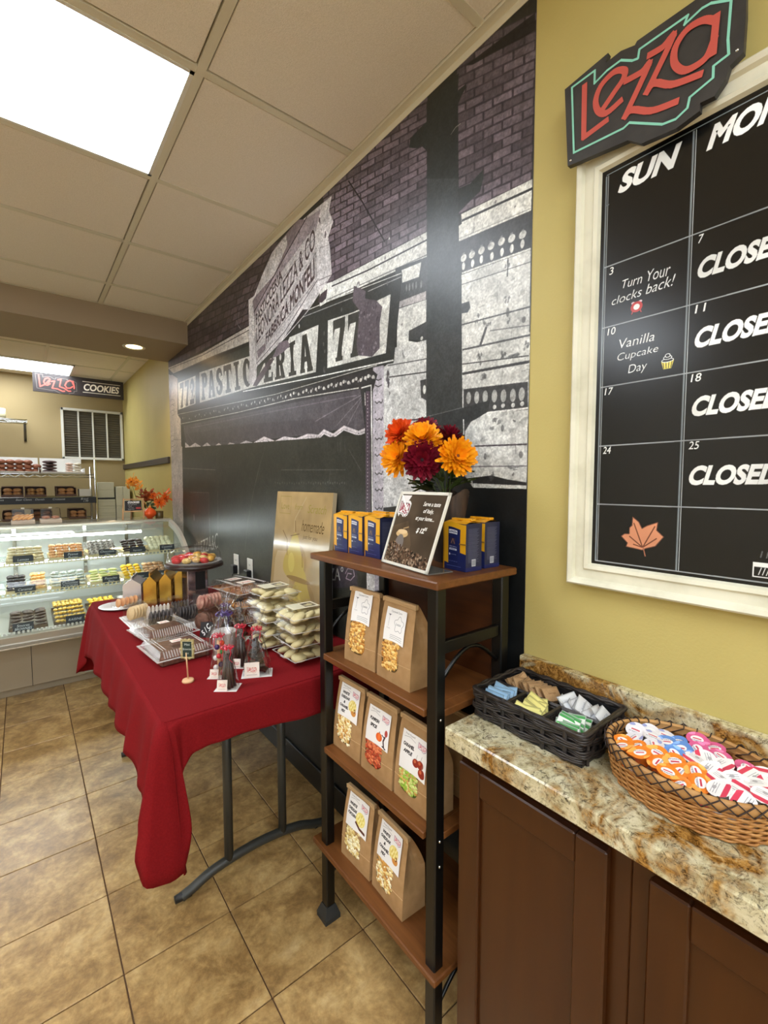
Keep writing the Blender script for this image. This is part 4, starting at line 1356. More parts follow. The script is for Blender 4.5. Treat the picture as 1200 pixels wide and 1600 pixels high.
def draw_board():
    cv = Canvas(by1 - by0, bz1 - bz0, 1500, (16, 16, 15))
    X = lambda y: by1 - y
    Y = lambda z: z - bz0
    W = (236, 236, 232)
    cols = [0.477, 0.320, 0.165, 0.010, -0.145, -0.30, -0.455, -0.61]
    rows = [1.202, 1.326, 1.451, 1.576, 1.700, 1.825, 1.950]
    ln = (120, 128, 132)
    for y in cols:
        cv.line([(X(y), 0.006), (X(y), bz1 - bz0 - 0.012)], 0.0032, ln)
        cv.line([(X(y) + 0.004, 0.006), (X(y) + 0.004, bz1 - bz0 - 0.012)], 0.0012, (180, 186, 188))
    for z in rows[:-1]:
        cv.line([(X(cols[0]), Y(z)), (X(cols[-1]), Y(z) + 0.001)], 0.0026, (150, 154, 156))
    cv.line([(X(0.479), Y(1.95)), (X(0.47), Y(1.951))], 0.002, ln)
    cv.line([(X(cols[0]), Y(2.012)), (X(cols[-1]), Y(2.012))], 0.002, ln)

    def txt(t, bl, br_, tr, tl_, bold=0.06, sh=0.35, col=W):
        cv.quad_text(t, [(X(p[0]), Y(p[1])) for p in (bl, br_, tr, tl_)], col, bold, 0)
    sl = 0.012
    txt('SUN', (0.455, 1.962), (0.352, 1.962), (0.338, 2.003), (0.441, 2.003), 0.05)
    days = ['MON', 'TUE', 'WED', 'THU', 'FRI', 'SAT']
    txt('MON', (0.300, 1.962), (0.196, 1.962), (0.182, 2.003), (0.288, 2.003), 0.05)
    for k in range(4):
        zb = (1.742, 1.618, 1.494, 1.367)[k]
        txt('CLOSED', (0.309, zb), (0.178, zb + 0.002), (0.170, zb + 0.037), (0.300, zb + 0.037), 0.05)
    for t, y, z in (('3', 0.466, 1.806), ('10', 0.466, 1.682), ('17', 0.468, 1.558), ('24', 0.468, 1.434), ('7', 0.307, 1.806), ('11', 0.307, 1.682), ('18', 0.309, 1.558), ('25', 0.308, 1.434)):
        w_ = 0.008 * len(t)
        txt(t, (y, z), (y - w_, z), (y - w_ - 0.002, z + 0.015), (y - 0.002, z + 0.015), 0.01)
    thin = (232, 232, 230)
    txt('Turn Your', (0.442, 1.770), (0.352, 1.766), (0.348, 1.790), (0.438, 1.786), 0.0, col=thin)
    txt('clocks back!', (0.460, 1.742), (0.346, 1.745), (0.340, 1.766), (0.456, 1.758), 0.0, col=thin)
    txt('Vanilla', (0.444, 1.649), (0.374, 1.650), (0.370, 1.668), (0.441, 1.668), 0.0, col=thin)
    txt('Cupcake', (0.446, 1.620), (0.368, 1.623), (0.364, 1.641), (0.442, 1.640), 0.0, col=thin)
    txt('Day', (0.422, 1.590), (0.388, 1.592), (0.384, 1.614), (0.419, 1.612), 0.0, col=thin)
    # alarm clock
    cx, cy = X(0.409), Y(1.725)
    for dx in (-0.007, 0.007):
        cv.ell(cx + dx, cy + 0.009, 0.0035, 0.0025, (225, 200, 210)); cv.line([(cx + dx, cy - 0.007), (cx + dx * 1.3, cy - 0.013)], 0.002, (190, 50, 45))
    cv.ell(cx, cy, 0.0115, 0.0105, (190, 50, 45)); cv.ell(cx, cy, 0.006, 0.0058, (245, 245, 240))
    # cupcake
    cx, cy = X(0.349), Y(1.604)
    cv.poly([(cx - 0.011, cy + 0.002), (cx + 0.011, cy + 0.002), (cx + 0.007, cy - 0.013), (cx - 0.007, cy - 0.013)], (235, 215, 90))
    for q in (-0.006, -0.002, 0.002, 0.006):
        cv.line([(cx + q * 1.3, cy), (cx + q, cy - 0.012)], 0.0012, (40, 36, 20))
    for q, r_ in ((0.003, 0.011), (0.008, 0.008), (0.012, 0.005)):
        cv.ell(cx, cy + q, r_, 0.004, (240, 240, 240)); cv.ell(cx, cy + q, r_ - 0.0014, 0.0026, (24, 24, 24))
    # maple leaf
    lf = [(0.5, 0.0), (0.52, .17), (.30, .20), (.13, .22), (.16, .32), (0, .48), (.08, .55), (.2, .56), (.2, .72), (.26, .78), (.27, 1), (.42, .88), (.5, .72), (.62, .8), (.86, .9), (.84, .7), (1, .55), (.93, .45), (.82, .3), (.6, .22)]
    lx, lz, ls = X(0.424), Y(1.222), 0.08
    f = lambda p: (lx + p[0] * ls, lz + p[1] * ls)
    cv.poly([f(p) for p in lf[1:]], (224, 150, 112)); cv.line([f(p) for p in lf[1:] + lf[1:2]], 0.0016, (110, 70, 56))
    for e_ in ((.2, .5), (.3, .85), (.8, .8), (.85, .5), (.3, .3)):
        cv.line([f((.53, .24)), f(e_)], 0.0022, (120, 72, 52))
    cv.line([f((.54, .25)), f((.6, .02))], 0.0022, (176, 110, 84))
    # steaming mug at the lower right
    cx, cy = X(0.186), Y(1.222)
    cv.rect(cx - 0.018, cy - 0.012, cx + 0.018, cy + 0.014, W); cv.rect(cx - 0.016, cy - 0.010, cx + 0.016, cy + 0.006, (20, 20, 20))
    cv.text('MUG'[:0] + '////', cx, cy - 0.001, 0.013, W)
    for q in (-0.008, 0, 0.008):
        cv.line([(cx + q, cy + 0.022), (cx + q + 0.002, cy + 0.034)], 0.002, (90, 92, 92))
    cv.noise(0.12, 0.06, 4)
    return cv


brd = empty('menu_board', 'large framed black month board with white hand lettering on yellow wall', 'board', (0, 0.1, 1.6))
bi = imat('month board print', draw_board().image('month_board'), 0.22, 0.5)
q = MB().quad((BX, by1, bz0), (BX, by0, bz0), (BX, by0, bz1), (BX, by1, bz1))
o = obj('board_face', q, bi, brd, (0, -0.1, -1.6))
obj('board_backing', MB().box(BX + 0.0005, by0 - 0.02, bz0 - 0.02, -0.001, by1 + 0.02, bz1 + 0.02), m_dark, brd, (0, -0.1, -1.6))
# moulded frame: a stepped profile mitred round the opening
prof = [(0.0, 0.012), (0.004, 0.020), (0.012, 0.022), (0.016, 0.017), (0.034, 0.018), (0.038, 0.026), (0.046, 0.030), (0.050, 0.026), (0.050, 0.001)]
m_frame = mat('distressed white frame', (226, 222, 200), 0.45, col2=(206, 202, 178), scale=14, stretch=(1, 1, 1), lo=0.45, hi=0.75, bump=0.1, bscale=40)


def frame_rail(a, b, na, nb):
    """a, b inner corners (y, z); na, nb outward diagonal"""
    m_ = MB()
    vs = []
    for (c_, n_) in ((a, na), (b, nb)):
        for w_, d_ in prof:
            vs.append((-d_, c_[0] + n_[0] * w_, c_[1] + n_[1] * w_))
    n = len(prof)
    return m_.add(vs, [(i, i + 1, i + 1 + n, i + n) for i in range(n - 1)] + [tuple(range(n)), tuple(reversed(range(n, 2 * n)))])


A, B_, C_, D_ = (by1, bz0), (by0, bz0), (by0, bz1), (by1, bz1)
for a, b2, na, nb in ((A, B_, (1, -1), (-1, -1)), (B_, C_, (-1, -1), (-1, 1)), (C_, D_, (-1, 1), (1, 1)), (D_, A, (1, 1), (1, -1))):
    obj('frame_rail', frame_rail(a, b2, na, nb), m_frame, brd, (0, -0.1, -1.6))

# cut-out logo sign over the corner of the board
SO = [(.558, 2.218), (.466, 2.228), (.470, 2.212), (.441, 2.214), (.415, 2.206), (.411, 2.211), (.305, 2.209), (.278, 2.2), (.244, 2.186), (.242, 2.13), (.243, 2.073), (.261, 2.064), (.266, 2.046), (.281, 2.029), (.302, 2.031), (.302, 2.018), (.338, 2.010), (.397, 2.017), (.422, 2.037), (.547, 2.054)]
ST = [(.541, 2.211), (.492, 2.212), (.492, 2.187), (.467, 2.195), (.44, 2.196), (.418, 2.18), (.408, 2.177), (.406, 2.192), (.326, 2.192), (.331, 2.18), (.305, 2.187), (.292, 2.185), (.263, 2.168), (.265, 2.108), (.263, 2.083), (.284, 2.079), (.284, 2.06), (.318, 2.05), (.321, 2.034), (.339, 2.026), (.361, 2.03), (.42, 2.068), (.431, 2.064), (.533, 2.074)]


def area2(P):
    return sum(P[i][0] * P[(i + 1) % len(P)][1] - P[(i + 1) % len(P)][0] * P[i][1] for i in range(len(P)))


def stroke_mesh(mb, paths, w, x, closed=False):
    """flat painted strokes on a plane x = const facing -x"""
    kq = getattr(mb, 'kq', 0)
    for st in paths:
        n = len(st)
        for i in range(n if closed else n - 1):
            a, b_ = st[i], st[(i + 1) % n]
            d = math.hypot(b_[0] - a[0], b_[1] - a[1])
            if d < 1e-6: continue
            ny, nz = -(b_[1] - a[1]) / d * w / 2, (b_[0] - a[0]) / d * w / 2
            ey, ez = (b_[0] - a[0]) / d * w * 0.3, (b_[1] - a[1]) / d * w * 0.3
            vs = [(a[0] + ny - ey, a[1] + nz - ez), (b_[0] + ny + ey, b_[1] + nz + ez), (b_[0] - ny + ey, b_[1] - nz + ez), (a[0] - ny - ey, a[1] - nz - ez)]
            kq += 1; mb.kq = kq
            xx = x - 0.00002 * kq
            mb.add([(xx, p[0], p[1]) for p in vs], [(0, 1, 2, 3)])


def cat(P, n=5, closed=False):
    """Catmull-Rom through 2-D or 3-D points"""
    out = []
    m = len(P)
    for i in range(m if closed else m - 1):
        p0 = P[(i - 1) % m] if closed or i > 0 else P[i]
        p1, p2 = P[i], P[(i + 1) % m]
        p3 = P[(i + 2) % m] if closed or i + 2 < m else p2
        for k in range(n):
            t = k / n
            out.append(tuple(0.5 * (2 * b1 + (c1 - a1) * t + (2 * a1 - 5 * b1 + 4 * c1 - d1) * t * t + (3 * b1 - a1 - 3 * c1 + d1) * t ** 3) for a1, b1, c1, d1 in zip(p0, p1, p2, p3)))
    if not closed: out.append(tuple(P[-1]))
    return out


SR = [[(.513, 2.197), (.512, 2.093), (.464, 2.099)],
      [(.474, 2.125), (.452, 2.143), (.434, 2.158), (.433, 2.172), (.453, 2.182), (.478, 2.173), (.488, 2.151), (.482, 2.127), (.465, 2.113), (.437, 2.119)],
      [(.429, 2.150), (.401, 2.147), (.388, 2.151), (.429, 2.083)], [(.429, 2.083), (.415, 2.088), (.380, 2.065), (.338, 2.055)],
      [(.388, 2.168), (.365, 2.166), (.348, 2.172), (.390, 2.103)], [(.390, 2.103), (.376, 2.111), (.346, 2.089), (.302, 2.077)],
      [(.284, 2.150), (.301, 2.164), (.325, 2.167), (.343, 2.151), (.344, 2.124), (.330, 2.102), (.312, 2.096), (.294, 2.100), (.284, 2.121)], [(.282, 2.157), (.284, 2.124), (.285, 2.098)]]
lg = empty('logo_sign', 'cut-out black sign with red Lezza lettering over the corner of the month board', 'sign', (-0.035, 0.4, 2.12))
SOc = [(y, z) for y, z in SO]
n = len(SOc)
mbs = MB().add([(-0.044, y, z) for y, z in SOc] + [(-0.032, y, z) for y, z in SOc], [tuple(range(n)), tuple(reversed(range(n, 2 * n)))] + [(i, i + n, (i + 1) % n + n, (i + 1) % n) for i in range(n)])
sloc = (0.035, -0.4, -2.12)
obj('sign_board', mbs, mat('sign black', (46, 44, 43), 0.5, col2=(56, 54, 52), scale=30), lg, sloc)
mt = MB(); stroke_mesh(mt, [ST], 0.0042, -0.0445, True)
obj('teal_outline', mt, mat('teal paint', (140, 210, 186), 0.5), lg, sloc, label='thin pale teal outline')
mr = MB()
for st in SR:
    cur = st if len(st) <= 3 else cat(st, 4)
    stroke_mesh(mr, [cur], 0.0115 if len(st) != 3 else 0.011, -0.0447)
obj('lettering', mr, mat('red paint', (196, 84, 72), 0.5), lg, sloc, label='red brush lettering')
for y, z in ((0.541, 2.063), (0.252, 2.082)):
    sc_ = MB()
    sc_.lathe([(0.0, 0.0015), (0.002, 0.001), (0.0026, 0)], 10, M=Matrix.Translation((-0.044, y, z)) @ Matrix.Rotation(-PI / 2, 4, 'Y'))
    obj('screw', sc_, m_chrome, lg, sloc)

# ------------------------------------------------------------------ base cabinets, stone worktop
m_cherry = mat('cherry cabinet', (59, 28, 7), 0.32, col2=(71, 37, 10), scale=3.5, stretch=(6, 6, 0.6), coat=0.2, spec=0.35, lo=0.3, hi=0.75)
m_cherry_d = mat('cherry shadow', (52, 28, 14), 0.4)


def cabinet(y0, y1, dy0, dy1, label, loc_y):
    t = empty('base_cabinet', label, 'cabinet', (-0.12, (y0 + y1) / 2, 0))
    L_ = (0.12, -(y0 + y1) / 2, 0)
    b = MB().rbox(-0.243, y0, 0.09, -0.002, y1, 0.803, 0.0015).box(-0.2, y0 + 0.002, 0.0, -0.01, y1 - 0.002, 0.09)
    obj('body', b, m_cherry, t, L_)
    # shaker door: two stiles, two rails, a recessed panel
    x0, x1, zt, zb, w = -0.262, -0.2435, 0.762, 0.115, 0.056
    d = MB()
    d.rbox(x0, dy0, zb, x1, dy0 + w, zt, 0.003).rbox(x0, dy1 - w, zb, x1, dy1, zt, 0.003)
    d.rbox(x0 + 0.0004, dy0 + w, zb, x1, dy1 - w, zb + w, 0.003).rbox(x0 + 0.0004, dy0 + w, zt - w, x1, dy1 - w, zt, 0.003)
    dd = obj('door', d, m_cherry, t, L_)
    obj('door_panel', MB().box(x0 + 0.009, dy0 + w - 0.002, zb + w - 0.002, x1 + 0.0005, dy1 - w + 0.002, zt - w + 0.002), m_cherry, dd)
    return t


cabinet(0.29, 0.652, 0.322, 0.645, 'cherry wood base cabinet at the end of the counter, next to the black metal shelf', 0)
cabinet(-0.10, 0.2895, -0.07, 0.259, 'cherry wood base cabinet under the round basket end of the counter', 0)
cabinet(-0.49, -0.1005, -0.46, -0.131, 'cherry wood base cabinet nearest the viewer, out of frame', 0)

m_gran = bpy.data.materials.new('granite'); m_gran.use_nodes = True
nt = m_gran.node_tree; L = nt.links; P = nt.nodes['Principled BSDF']
tc = nt.nodes.new('ShaderNodeTexCoord')
def _noise(sc_, det, rough=0.6, dist=0.0):
    n_ = nt.nodes.new('ShaderNodeTexNoise'); n_.inputs['Scale'].default_value = sc_; n_.inputs['Detail'].default_value = det
    n_.inputs['Roughness'].default_value = rough; n_.inputs['Distortion'].default_value = dist
    L.new(tc.outputs['Object'], n_.inputs['Vector']); return n_
def _ramp(src, els):
    r = nt.nodes.new('ShaderNodeValToRGB'); e = r.color_ramp.elements
    e[0].position = els[0][0]; e[0].color = lin(els[0][1]); e[1].position = els[-1][0]; e[1].color = lin(els[-1][1])
    for p_, c_ in els[1:-1]:
        k_ = e.new(p_); k_.color = lin(c_)
    L.new(src, r.inputs['Fac']); return r
def _mix(f, a, b_, mode='MIX'):
    m_ = nt.nodes.new('ShaderNodeMix'); m_.data_type = 'RGBA'; m_.blend_type = mode
    if isinstance(f, float): m_.inputs[0].default_value = f
    else: L.new(f, m_.inputs[0])
    L.new(a, m_.inputs[6]); L.new(b_, m_.inputs[7]); return m_.outputs[2]
base = _ramp(_noise(26, 8, 0.7, 0.6).outputs['Fac'], [(0.25, (120, 102, 72)), (0.4, (178, 164, 126)), (0.52, (206, 196, 160)), (0.75, (226, 218, 188))])
gold = _ramp(_noise(60, 6, 0.7, 1.4).outputs['Fac'], [(0.3, (60, 40, 20)), (0.45, (128, 88, 36)), (0.6, (180, 134, 66)), (0.75, (214, 190, 140))])
vein = _ramp(_noise(6.5, 4, 0.62, 1.2).outputs['Fac'], [(0.50, (0, 0, 0)), (0.60, (255, 255, 255))])
c1 = _mix(vein.outputs['Color'], base.outputs['Color'], gold.outputs['Color'])
speck = _ramp(_noise(95, 6, 0.8, 0.9).outputs['Fac'], [(0.37, (40, 32, 28)), (0.44, (255, 255, 255))])
c2 = _mix(0.8, c1, speck.outputs['Color'], 'MULTIPLY')
sp2 = _ramp(_noise(34, 9, 0.85, 2.4).outputs['Fac'], [(0.40, (84, 60, 42)), (0.48, (255, 255, 255))])
c3 = _mix(0.75, c2, sp2.outputs['Color'], 'MULTIPLY')
L.new(c3, P.inputs['Base Color']); P.inputs['Roughness'].default_value = 0.16; P.inputs['Specular IOR Level'].default_value = 0.5

wt = empty('worktop', 'polished cream and gold granite worktop on the cherry cabinets', 'countertop', (-0.15, 0.1, 0.845))
Lw = (0.15, -0.1, -0.845)
obj('slab', MB().rbox(-0.295, -0.52, 0.803, 0.0, 0.658, 0.845, 0.003), m_gran, wt, Lw)
obj('backsplash', MB().rbox(-0.024, -0.52, 0.8455, -0.0005, 0.658, 0.938, 0.002), m_gran, wt, Lw)

# ------------------------------------------------------------------ dark woven organiser with packets
m_wick_d = mat('dark wicker', (34, 29, 27), 0.42, col2=(56, 49, 45), scale=30, stretch=(1, 1, 4), spec=0.5)
org = empty('organizer_basket', 'black woven organiser basket with compartments of sweetener packets', 'basket', (-0.118, 0.525, 0.845))
HX, HY, HZ = 0.088, 0.130, 0.062


def rrect(hx, hy, r, n=6):
    pts = []
    for cx, cy, a0 in ((hx - r, hy - r, 0), (-hx + r, hy - r, PI / 2), (-hx + r, -hy + r, PI), (hx - r, -hy + r, 1.5 * PI)):
        for i in range(n + 1):
            a = a0 + PI / 2 * i / n
            pts.append((cx + r * math.cos(a), cy + r * math.sin(a), math.cos(a), math.sin(a)))
    return pts


def resample(pts, n):
    L_ = [0]
    P_ = pts + pts[:1]
    for a, b in zip(P_, P_[1:]):
        L_.append(L_[-1] + math.hypot(a[0] - b[0], a[1] - b[1]))
    out = []
    j = 0
    for i in range(n):
        t = L_[-1] * i / n
        while L_[j + 1] < t: j += 1
        f = (t - L_[j]) / max(1e-9, L_[j + 1] - L_[j])
        out.append(tuple(P_[j][k] + (P_[j + 1][k] - P_[j][k]) * f for k in range(4)))
    return out


NST = 18
STP = 8
ring = resample(rrect(HX, HY, 0.012), NST * STP)
wv = MB()
nb = 4
for b in range(nb):
    for s_ in range(3):
        z = 0.005 + (b + (s_ + 0.5) / 3) * (HZ - 0.010) / nb
        pts = []
        for i, (x, y, nx, ny) in enumerate(ring):
            ph = PI * i / STP + (PI if b % 2 else 0)
            a = 0.0042 * math.sin(ph) + 0.0006 * math.sin(i * 1.7 + b + s_)
            pts.append((x + nx * a, y + ny * a, z + 0.0007 * math.sin(i * 0.9 + s_ * 2)))
        pts.append(pts[0]); pts.append(pts[1])
        wv.tube(pts, 0.0025, 5, cap=False)
wv.sm = set(range(len(wv.f)))
obj('woven_wall', wv, m_wick_d, org)
st = MB()
for i in range(NST * 1):
    x, y, nx, ny = ring[(i * STP + STP // 2) % len(ring)]
    st.tube([(x, y, 0.002), (x, y, HZ - 0.003)], 0.0042, 5)
obj('stakes', st, m_wick_d, org, kind='stuff')
rim = MB()
for k, (dz, dr) in enumerate(((0, 0), (0.004, 0.002), (0.004, -0.003))):
    pts = [(x + nx * dr + 0.0012 * math.sin(i * 0.8 + k * 2) * nx, y + ny * dr + 0.0012 * math.sin(i * 0.8 + k * 2) * ny, HZ - 0.004 + dz + 0.001 * math.sin(i * 0.8 + k * 2.1)) for i, (x, y, nx, ny) in enumerate(ring)]
    rim.tube(pts + pts[:2], 0.0036, 6, cap=False)
obj('rim', rim, m_wick_d, org)
obj('bottom', MB().box(-HX + 0.003, -HY + 0.003, 0.0, HX - 0.003, HY - 0.003, 0.004).box(-HX + 0.005, -HY + 0.005, 0.004, -HX + 0.007, HY - 0.005, 0.054).box(HX - 0.007, -HY + 0.005, 0.004, HX - 0.005, HY - 0.005, 0.054).box(-HX + 0.005, HY - 0.007, 0.004, HX - 0.005, HY - 0.005, 0.054).box(-HX + 0.005, -HY + 0.005, 0.004, HX - 0.005, -HY + 0.007, 0.054), m_dark, org)


def divider(a, b, par):
    d = MB()
    n = 14
    for r in range(8):
        pts = []
        for i in range(n + 1):
            f = i / n
            nx, ny = -(b[1] - a[1]), (b[0] - a[0]); q = math.hypot(nx, ny)
            o_ = 0.0018 * math.sin(PI * i + r * PI + 0.7) if r < 7 else 0
            pts.append((a[0] + (b[0] - a[0]) * f + nx / q * o_, a[1] + (b[1] - a[1]) * f + ny / q * o_, 0.006 + r * 0.0068))
        d.tube(pts, 0.0034 if r < 7 else 0.0045, 5)
    obj('divider', d, m_wick_d, par)


divider((-0.002, -HY + 0.006), (-0.002, HY - 0.006), org)
divider((-HX + 0.006, 0.048), (-0.004, 0.048), org)
divider((-HX + 0.006, -0.036), (-0.004, -0.036), org)

# packets: flat pillow envelopes standing on edge, each its own object


def packet_mesh(name, w, h, m_, mark=None):
    """a filled paper sachet, flat in xz, crimped top and bottom edge"""
    b = MB()
    nu, nv = 8, 6

    def fn(sg):
        def f(u, v):
            x = (u - 0.5) * w; z = (v - 0.5) * h
            edge = max(0, 1 - (2 * abs(u - 0.5)) ** 4) * max(0, 1 - (2 * abs(v - 0.5)) ** 4)
            t = 0.0022 * edge * (1 + 0.3 * math.sin(9 * u + 5 * v))
            return (x, sg * t, z)
        return f
    b.grid(fn(-1), nu, nv, uv=True)
    b.grid(lambda u, v: fn(1)(1 - u, v), nu, nv, uv=True)
    return b.mesh(name, m_)


def packet_img(name, bg, draw):
    cv = Canvas(0.06, 0.038, 3000, bg)
    draw(cv)
    eb = tuple(int(c * 0.72) for c in bg)
    cv.line([(0.0006, 0.0006), (0.0594, 0.0006), (0.0594, 0.0374), (0.0006, 0.0374), (0.0006, 0.0006)], 0.0018, eb)
    for q_ in range(20): cv.line([(0.003 * q_, 0.034), (0.003 * q_, 0.0375)], 0.0006, eb)
    return imat(name, cv.image(name), 0.5, 0.35)


def _blue(cv):
    cv.rect(0, 0.028, 0.06, 0.038, (150, 190, 222)); cv.text('SWEETENER', 0.03, 0.019, 0.006, (120, 160, 205), 0.03); cv.line([(0.005, 0.01), (0.055, 0.01)], 0.001, (130, 170, 210))
def _yel(cv):
    cv.ell(0.03, 0.02, 0.012, 0.006, (222, 205, 90)); cv.text('sweetener', 0.03, 0.02, 0.005, (190, 150, 60)); cv.line([(0, 0.036), (0.06, 0.036)], 0.002, (214, 200, 110))
def _grn(cv):
    cv.rect(0, 0.0, 0.06, 0.012, (52, 140, 62)); cv.rect(0, 0.03, 0.06, 0.038, (60, 150, 70)); cv.line([(0.0, 0.014), (0.03, 0.024), (0.06, 0.016)], 0.004, (90, 175, 90)); cv.text('stevia', 0.03, 0.022, 0.006, (40, 120, 55), 0.02)
def _brn(cv):
    cv.text('raw sugar', 0.03, 0.019, 0.005, (120, 82, 48)); cv.line([(0, 0.034), (0.06, 0.034)], 0.001, (140, 100, 62)); cv.noise(0.06, 0.002, 3)
def _wht(cv):
    cv.text('SUGAR', 0.03, 0.019, 0.007, (170, 176, 186), 0.03); cv.line([(0, 0.006), (0.06, 0.006)], 0.001, (190, 194, 200))


PK = {
    'blue': (packet_img('blue packet print', (176, 208, 232), _blue), 'pale blue sweetener packet'),
    'yellow': (packet_img('yellow packet print', (236, 226, 140), _yel), 'pale yellow sweetener packet'),
    'green': (packet_img('green packet print', (228, 236, 222), _grn), 'green and white sweetener packet'),
    'brown': (packet_img('brown packet print', (188, 152, 112), _brn), 'brown raw sugar packet'),
    'white': (packet_img('white packet print', (226, 228, 232), _wht), 'white sugar packet'),
}
rg = random.Random(11)
# colour: region in organiser coordinates (x0, x1, y0, y1), number, direction of the row
PR = {'blue': (-0.078, -0.01, 0.056, 0.120, 9, 'x'), 'yellow': (-0.078, -0.01, -0.030, 0.042, 9, 'x'), 'green': (-0.078, -0.01, -0.120, -0.042, 11, 'x'),
      'brown': (0.006, 0.078, 0.000, 0.118, 14, 'y'), 'white': (0.006, 0.078, -0.122, -0.012, 12, 'y')}
for colr, (x0, x1, y0, y1, n, dr) in PR.items():
    m_, lab = PK[colr]
    w = 0.050 if colr != 'brown' else 0.056
    me = packet_mesh('sugar_packet', w, 0.034, m_)
    for i in range(n):
        f = (i + 0.5) / n
        side = i % 2
        z = 0.845 + 0.034 + 0.009 + rg.uniform(-0.003, 0.006) + (0.003 if side else 0)
        if dr == 'x':        # faces look along x, rows run along x; packets span y
            px_ = x0 + 0.008 + (x1 - x0 - 0.016) * f
            py_ = (y0 + y1) / 2 + rg.uniform(-0.004, 0.004)
            wd = min(w, (y1 - y0) - 0.004)
            rot = (rg.uniform(-0.25, 0.25) - 0.55, rg.uniform(-0.28, 0.28), -PI / 2 + rg.uniform(-0.3, 0.3))
            sc = wd / w
        else:
            py_ = y1 - 0.008 - (y1 - y0 - 0.016) * f
            px_ = (x0 + x1) / 2 + rg.uniform(-0.006, 0.006)
            rot = (rg.uniform(-0.2, 0.2) - 0.75, rg.uniform(-0.25, 0.25), rg.uniform(-0.4, 0.4))
            sc = 1.0
        o = obj('sugar_packet', me, None, None, (org.location.x + px_, org.location.y + py_, z), rot)
        o.scale = (sc, 1, 1)
        if dr == 'x':
            where = '%s in its row from the room side of the organiser' % ORD[i]
        else:
            where = '%s in its row from the shelf end of the organiser' % ORD[i]
        tag(o, lab + ', ' + where, 'packet', colr + ' packets in the organiser')

# ------------------------------------------------------------------ round wicker basket with creamers
m_wick = mat('tan wicker', (158, 104, 52), 0.5, col2=(190, 138, 78), scale=60, stretch=(1, 1, 3), spec=0.4)
m_rimw = mat('rim cane', (196, 150, 96), 0.45, col2=(176, 128, 74), scale=20)
m_lace = mat('dark lacing', (44, 26, 20), 0.5)
rb = empty('wicker_basket', 'round tan wicker basket with dark laced rim holding creamer cups', 'basket', (-0.128, 0.248, 0.845))
RX, RY, RH = 0.101, 0.129, 0.066
NS = 44
wb = MB()
rows = 13
for r in range(rows):
    z = 0.004 + (RH - 0.014) * r / (rows - 1)
    k = 0.90 + 0.075 * math.sin(PI / 2 * z / RH) + 0.02
    pts = []
    for i in range(NS * 4):
        t = 2 * PI * i / (NS * 4)
        a = 0.0021 * math.sin(PI * i / 4 + (PI if r % 2 else 0))
        pts.append(((RX * k + a) * math.cos(t), (RY * k + a) * math.sin(t), z))
    wb.tube(pts + pts[:2], 0.0021, 5, cap=False)
wb.sm = set(range(len(wb.f)))
obj('woven_wall', wb, m_wick, rb)
sk = MB()
for i in range(NS):
    t = 2 * PI * (i + 0.0) / NS
    sk.tube([(RX * 0.915 * math.cos(t), RY * 0.915 * math.sin(t), 0.002), (RX * 0.965 * math.cos(t), RY * 0.965 * math.sin(t), RH * 0.5), (RX * 0.985 * math.cos(t), RY * 0.985 * math.sin(t), RH - 0.012)], 0.0019, 5)
obj('stakes', sk, m_wick, rb, kind='stuff')
rimb = MB()
for dr in (0.0045, -0.0035):
    rimb.grid(lambda u, v: ((RX * 0.995 + dr + (0.0012 * math.sin(PI * v))) * math.cos(2 * PI * u), (RY * 0.995 + dr + (0.0012 * math.sin(PI * v))) * math.sin(2 * PI * u), RH - 0.012 + 0.012 * v), 96, 4)
rimb.grid(lambda u, v: ((RX * 0.995 + 0.0045 - 0.008 * v) * math.cos(2 * PI * u), (RY * 0.995 + 0.0045 - 0.008 * v) * math.sin(2 * PI * u), RH + 0.003 * math.sin(PI * v)), 96, 3)
obj('rim', rimb, m_rimw, rb)
lc = MB()
NL = 38
for i in range(NL):
    t0, t1 = 2 * PI * i / NL, 2 * PI * (i + 1) / NL
    for a, b in ((t0, t1), (t1, t0)):
        pts = []
        for k in range(7):
            f = k / 6; t = a + (b - a) * f
            rr = 0.0075
            pts.append(((RX * 0.995 + rr) * math.cos(t), (RY * 0.995 + rr) * math.sin(t), RH - 0.014 + 0.018 * f))
        lc.tube(pts, 0.0011, 4)
    t = t0
    lc.tube([((RX + 0.007) * math.cos(t), (RY + 0.007) * math.sin(t), RH + 0.003), ((RX) * math.cos(t), (RY) * math.sin(t), RH + 0.0045), ((RX - 0.006) * math.cos(t), (RY - 0.006) * math.sin(t), RH + 0.001)], 0.0011, 4)
    lc.tube([((RX - 0.0065) * math.cos(t0), (RY - 0.0065) * math.sin(t0), RH), ((RX - 0.0065) * math.cos(t1), (RY - 0.0065) * math.sin(t1), RH - 0.012)], 0.0011, 4)
lc.sm = set(range(len(lc.f)))
obj('lacing', lc, m_lace, rb, label='dark criss-cross lacing')
obj('bottom', MB().lathe([(0.0, 0.002), (0.9, 0.002), (0.9, 0.008), (0.0, 0.008)], 40), m_wick, rb).scale = (RX, RY, 1)

m_cup = mat('creamer cup', (232, 230, 226), 0.3, spec=0.5)


